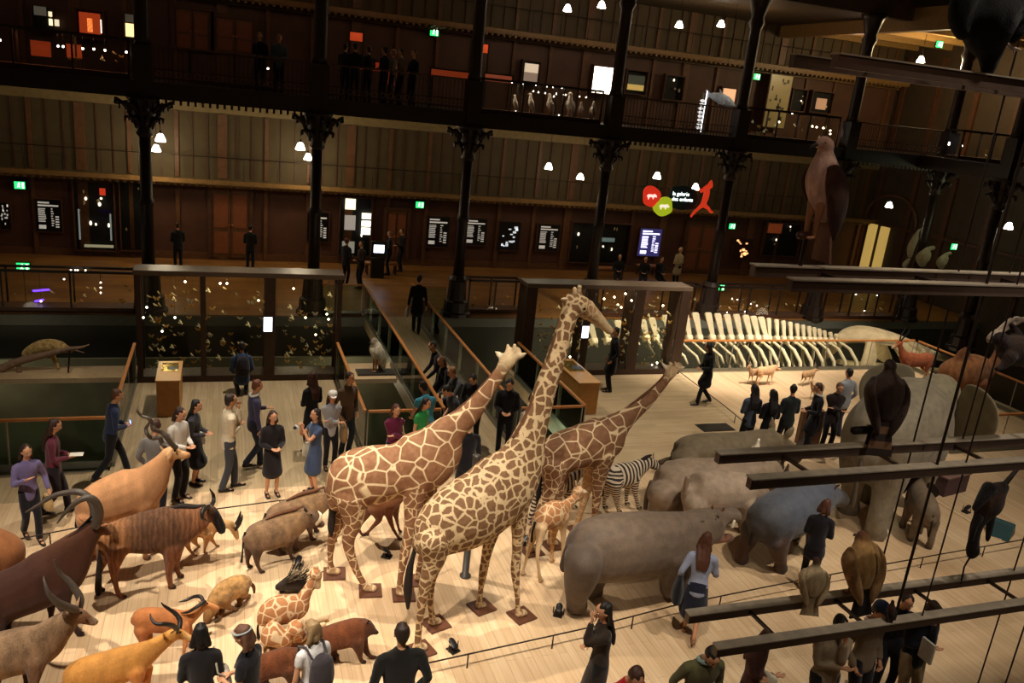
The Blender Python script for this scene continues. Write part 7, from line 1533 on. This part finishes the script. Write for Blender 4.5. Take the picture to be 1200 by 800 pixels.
# thin rails of the wall walks
for z, nm in ((3.15, 'lower'), (9.8, 'top')):
    for i in range(9):
        x0 = -14+i*4.9; r = empty('wall_walk_rail', (x0, BW-.7, z), 0, 'thin iron rail of the %s wall walk, bay %s' % (nm, ['beyond the left edge', 'at the far left', 'above the left showcase', 'above the left double door', 'above the black posters', 'above the dark niches', 'beside the hanging signs', 'behind the eagle', 'near the end wall'][i]), 'railing')
        m = MB(); m.tube([(0, 0, .9, .018), (4.88, 0, .9, .018)], 6); m.build('top_rail', IRON, r)
        for k in range(4): m = MB(); m.tube([(k*1.225, 0, 0, .014), (k*1.225, 0, .9, .014)], 6); m.build('post', IRON, r)

# signs hanging over the children's corner
def pebble(px, col, label, rx=.36, rz=.4, seed=1):
    p = on_y(px[0], px[1], 26.9); q = random.Random(seed); r = empty('hanging_sign', p, 0, label, 'sign'); out = [(rx*(1+.12*math.sin(3*a+seed))*math.cos(a), rz*(1+.1*math.cos(2*a+seed))*math.sin(a)) for a in np.linspace(0, 2*PI, 25)[:-1]]
    m = MB(); m.plate(out, (1, 0, 0), (0, 0, 1), (0, 1, 0), .06); m.build('board', glow('sign_'+col, col, .75), r, bevel=.01); m = MB()
    m.plate([(-.2, .02), (-.12, .08), (.05, .07), (.12, .1), (.2, .04), (.22, -.02), (.1, -.01), (.08, -.1), (.03, -.02), (-.08, -.02), (-.12, -.12), (-.15, -.03)], (1, 0, 0), (0, 0, 1), (0, 1, 0), .02); o = m.build('animal_silhouette', glow('sign_cream', 'fff0e0', .9), r); o.location = (0, -.045, 0)
    m = MB(); m.tube([(0, 0, rz*.8, .006), (0, 0, 6.4-p[2], .006)], 5); m.build('wire', BLACK, r)
pebble((763, 230), 'd8301c', 'red pebble shaped hanging sign with pale animal', seed=1); pebble((777.5, 242), 'a8b820', 'yellow green pebble shaped hanging sign with pale animal', seed=4, rx=.4, rz=.34)
p = on_y(800, 233, 27.0); r = empty('hanging_sign', p, 0, 'dark teal hanging sign with small white words', 'sign'); m = MB(); m.plate([(-.62, .1), (-.5, .42), (0, .5), (.5, .36), (.66, 0), (.5, -.36), (0, -.42), (-.5, -.34)], (1, 0, 0), (0, 0, 1), (0, 1, 0), .05); m.build('board', plain('teal_sign', '16343c', .5), r, bevel=.01)
for k, (tx, sz) in enumerate((('la galerie', .2), ('des enfants', .2))):
    cu = bpy.data.curves.new('words', 'FONT'); cu.body = tx; cu.size = sz; cu.extrude = .004; cu.materials.append(glow('sign_white', 'f4fff8', 2.2)); tmp_ = bpy.data.objects.new('t', cu); TMP.collection.objects.link(tmp_); TMP.view_layers[0].update(); me_ = bpy.data.meshes.new_from_object(tmp_.evaluated_get(TMP.view_layers[0].depsgraph)); bpy.data.objects.remove(tmp_); o = link('lettering', me_, None, r); o.rotation_euler = (PI/2, 0, 0); o.location = (-.48, -.04, .12-k*.2)
m = MB(); m.tube([(0, 0, .48, .006), (0, 0, 6.4-p[2], .006)], 5); m.build('wire', BLACK, r)
p = on_y(825, 235, 26.8); k = depth(p)/F_PX; r = empty('hanging_figure', p, 0, 'bright red leaping figure hanging over the gallery', 'sign'); fg = Blob(tuple(srgb('d83a1e'))+(1, 0)); F = lambda a, b, rr_: ((a-825)*k*1.0+(b-235)*-.0, 0, (235-b)*k*1.02+(a-825)*-.1*k, rr_*k*.55, rr_*k)
for tb in ([(826, 218, 3), (827, 226, 4.2), (826, 234, 4.2), (824, 240, 3.4)], [(828, 219, 2.4), (829, 214, 2), (831, 211, 1)], [(826, 220, 2.2), (832, 218, 2), (831, 213, 1.4)], [(823, 221, 2.4), (819, 226, 1.8), (817, 222, 1.2)], [(824, 240, 3.2), (818, 246, 2.2), (813, 252, 2), (811, 256, 1.4)], [(826, 240, 3.2), (833, 243, 2.2), (836, 246, 1.8), (840, 246, 1.4)]):
    fg.tube([F(*t) for t in tb], 3, 8)
fg.build('figure', .03, glow('sign_red', 'd83a1e', .7), r, cols=False); m = MB(); m.tube([(0, 0, .3, .006), (0, 0, 6.4-p[2], .006)], 5); m.build('wire', BLACK, r)

# benches, screen table and visitors in the far gallery
def bench(px, L, label):
    p = on_z(*px); r = empty('bench', p, 0, label, 'bench'); m = MB(); m.box(-L/2, L/2, -.22, .22, .4, .48); m.build('seat', plain('bench_wood', '9a6438', .5), r, bevel=.01)
    for q in (-1, 1):
        for s_ in (-1, 1): m = MB(); m.box(q*(L/2-.08)-.03, q*(L/2-.08)+.03, s_*.16-.03, s_*.16+.03, 0, .4); m.build('leg', WOOD_DK, r)
bench((446, 321), 1.3, 'wooden bench in front of the bright computer screen'); bench((712, 325), 1.4, 'wooden bench left of the lit violet panel'); bench((757, 322), 1.0, 'short wooden bench under the lit violet panel')
p = on_y(444, 292, 31.2); r = empty('computer_terminal', (p[0], 31.2, 0), 0, 'computer terminal with a glowing white screen', 'screen'); m = MB(); m.box(-.25, .25, 0, .3, 0, p[2]-.35); m.build('pedestal', BLACK, r); m = MB(); m.box(-.3, .3, -.02, .12, p[2]-.32, p[2]+.3); m.build('monitor', BLACK, r); m = MB(); m.box(-.2, .2, -.04, -.02, p[2]-.13, p[2]+.17); m.build('screen', glow('computer_screen', 'd8e8ff', 4), r)
far = [((404, 334), 40, 'dark clad visitor of the couple standing on the gallery left of the bridge head', '17151a', '5a2a1a', {}), ((422, 338), 200, 'visitor in brown jacket of the couple on the gallery', '2a1c16', '2a1a12', {}), ((455, 322), 170, 'visitor in dark clothes at the computer terminal', '14141a', '6a5040', {}),
       ((469, 318), 190, 'tall dark visitor right of the computer terminal', '121216', '2a1a12', {}), ((209, 317), 100, 'dark visitor behind the left display case top', '121216', '3a2418', {}), ((293, 318), 80, 'dark visitor behind the middle of the left display case top', '131317', '241610', {}),
       ((791, 336), 200, 'visitor in beige coat behind the right display case', '9a8a6a', 'b09a70', {'coat': .3}), ((722, 334), 250, 'dark seated visitor on the left bench', '141318', '1c1410', {'crouch': .42}), ((752, 337), 240, 'dark seated visitor left under the violet panel', '18161c', '4a3020', {'crouch': .4}), ((770, 337), 280, 'dark seated visitor right under the violet panel', '151419', '1c1410', {'crouch': .4})]
for q, f_, l, t_, h_, kw in far: person(q, f_, l, 1.72, t_, '15151a', h_, pose='waist', small=True, **kw)
UZ = 6.66
def upper(px, Y, face, label, top, hair, **k):
    p = on_y(px[0], px[1], Y); person(None, face, label, 1.72, top, '17161a', hair, small=True, pos=(float(p[0]), Y, UZ), pose='waist', **k)
upper((305, 60), 27.0, 250, 'left of the two visitors at the upper gallery railing', '17151a', '3a2a24'); upper((327, 60), 27.0, 270, 'visitor in pale blue shirt at the upper gallery railing', '4c5a62', '5a4438')
for i, (a, Y, c_, l) in enumerate(((404, 28.4, '2a3034', 'leftmost of the upper gallery crowd'), (416, 27.0, '1c2026', 'second from left in the upper gallery crowd'), (432, 28.2, '2c1c18', 'third from left in the upper gallery crowd, reddish'), (451, 27.2, '1c1c20', 'fourth in the upper gallery crowd, dark'),
                                   (461, 28.6, '5a5448', 'fair clothed visitor of the upper gallery crowd'), (470, 27.3, '6a6250', 'visitor in light olive top of the upper gallery crowd'), (485, 27.2, '20242c', 'rightmost of the upper gallery crowd'))):
    upper((a, 75), Y, 60+i*25, 'visitor '+l, c_, ['3a2418', '1c1410', '5a3020', '1a120e', '8a6a48', '3a2a1c', '241810'][i])
# white fish model, bony mount, pale skeletons
A_ = on_y(846, 116, 28.0); r = empty('shark_model', A_, -.3, 'white shark model hung on the upper gallery', 'fish model'); B = Blob(tuple(srgb('c8c8c4'))+(1, 0)); B.tube([(-.55, 0, .12, .03, .04), (-.35, 0, .08, .1, .13), (0, 0, 0, .16, .2), (.3, 0, -.1, .13, .16), (.52, 0, -.2, .04, .05)], 4, 12); B.tube([(-.5, 0, .12, .02, .05), (-.66, 0, .28, .015, .05)], 1, 8); B.tube([(-.5, 0, .1, .02, .05), (-.62, 0, -.06, .015, .04)], 1, 8); B.tube([(-.05, 0, .15, .02, .08), (-.14, 0, .34, .012, .03)], 1, 8)
for q in (-1, 1): B.tube([(.1, q*.1, -.08, .02, .06), (-.05, q*.3, -.2, .012, .03)], 1, 8)
B.build('body', .02, FUR, r); l = bpy.data.lights.new('shark_light', 'POINT'); l.energy = 10; l.shadow_soft_size = .1; o = bpy.data.objects.new('shark_light', l); COL.objects.link(o); o.location = tuple(A_+np.array([.1, -1.0, .5])); m = MB(); m.tube([(0, 0, .15, .006), (0, 0, 11.4-A_[2], .006)], 5); m.build('wire', BLACK, r)
A_ = on_y(822, 125, 28.0); r = empty('bony_mount', (A_[0], 28.0, UZ), 0, 'upright bright white bony mount left of the shark model', 'skeleton'); m = MB(); m.tube([(0, 0, 0, .03), (0, 0, 1.5, .03)], 8); m.build('stand', PALE, r)
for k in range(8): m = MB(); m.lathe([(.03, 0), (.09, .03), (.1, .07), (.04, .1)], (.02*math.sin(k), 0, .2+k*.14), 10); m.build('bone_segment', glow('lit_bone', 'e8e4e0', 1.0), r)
m = MB(); m.box(.14, .17, 0, .03, .1, 1.6); m.build('light_tube', WHITEGLOW, r)
for i, (a, b, w_, h_) in enumerate(((1070, 285, .25, 1.3), (1083, 300, .45, .8), (1105, 305, .35, .7), (1062, 308, .18, .5))):
    p = on_y(a, b, 25.6); r = empty('mounted_specimen', (p[0], 25.6, p[2]-h_*.5), 0, 'pale mounted specimen between the end columns, '+['tallest one', 'broad rounded one', 'rightmost one', 'smallest one'][i], 'specimen'); B = Blob(tuple(srgb('a8a080'))+(1, 0)); B.tube([(0, 0, .1*h_, w_*.35, w_*.35), (-.05, 0, .35*h_, w_*.6, w_*.6), (.05, 0, .65*h_, w_*.5, w_*.5), (.1, 0, .85*h_, w_*.25, w_*.25), (.25*w_/.3, 0, .95*h_, w_*.2, w_*.2)], 4, 10); B.build('body', .03, HIDE, r); m = MB(); m.tube([(0, 0, .15*h_, .03), (0, 0, -(p[2]-h_*.5)+.02, .03)], 6); m.build('support_pole', IRON, r)

for k_ in kinds:   # the pattern specimens served only as sources for the copies
    for ch in list(k_[0].children): bpy.data.objects.remove(ch)
    bpy.data.objects.remove(k_[0])

bpy.data.scenes.remove(TMP)
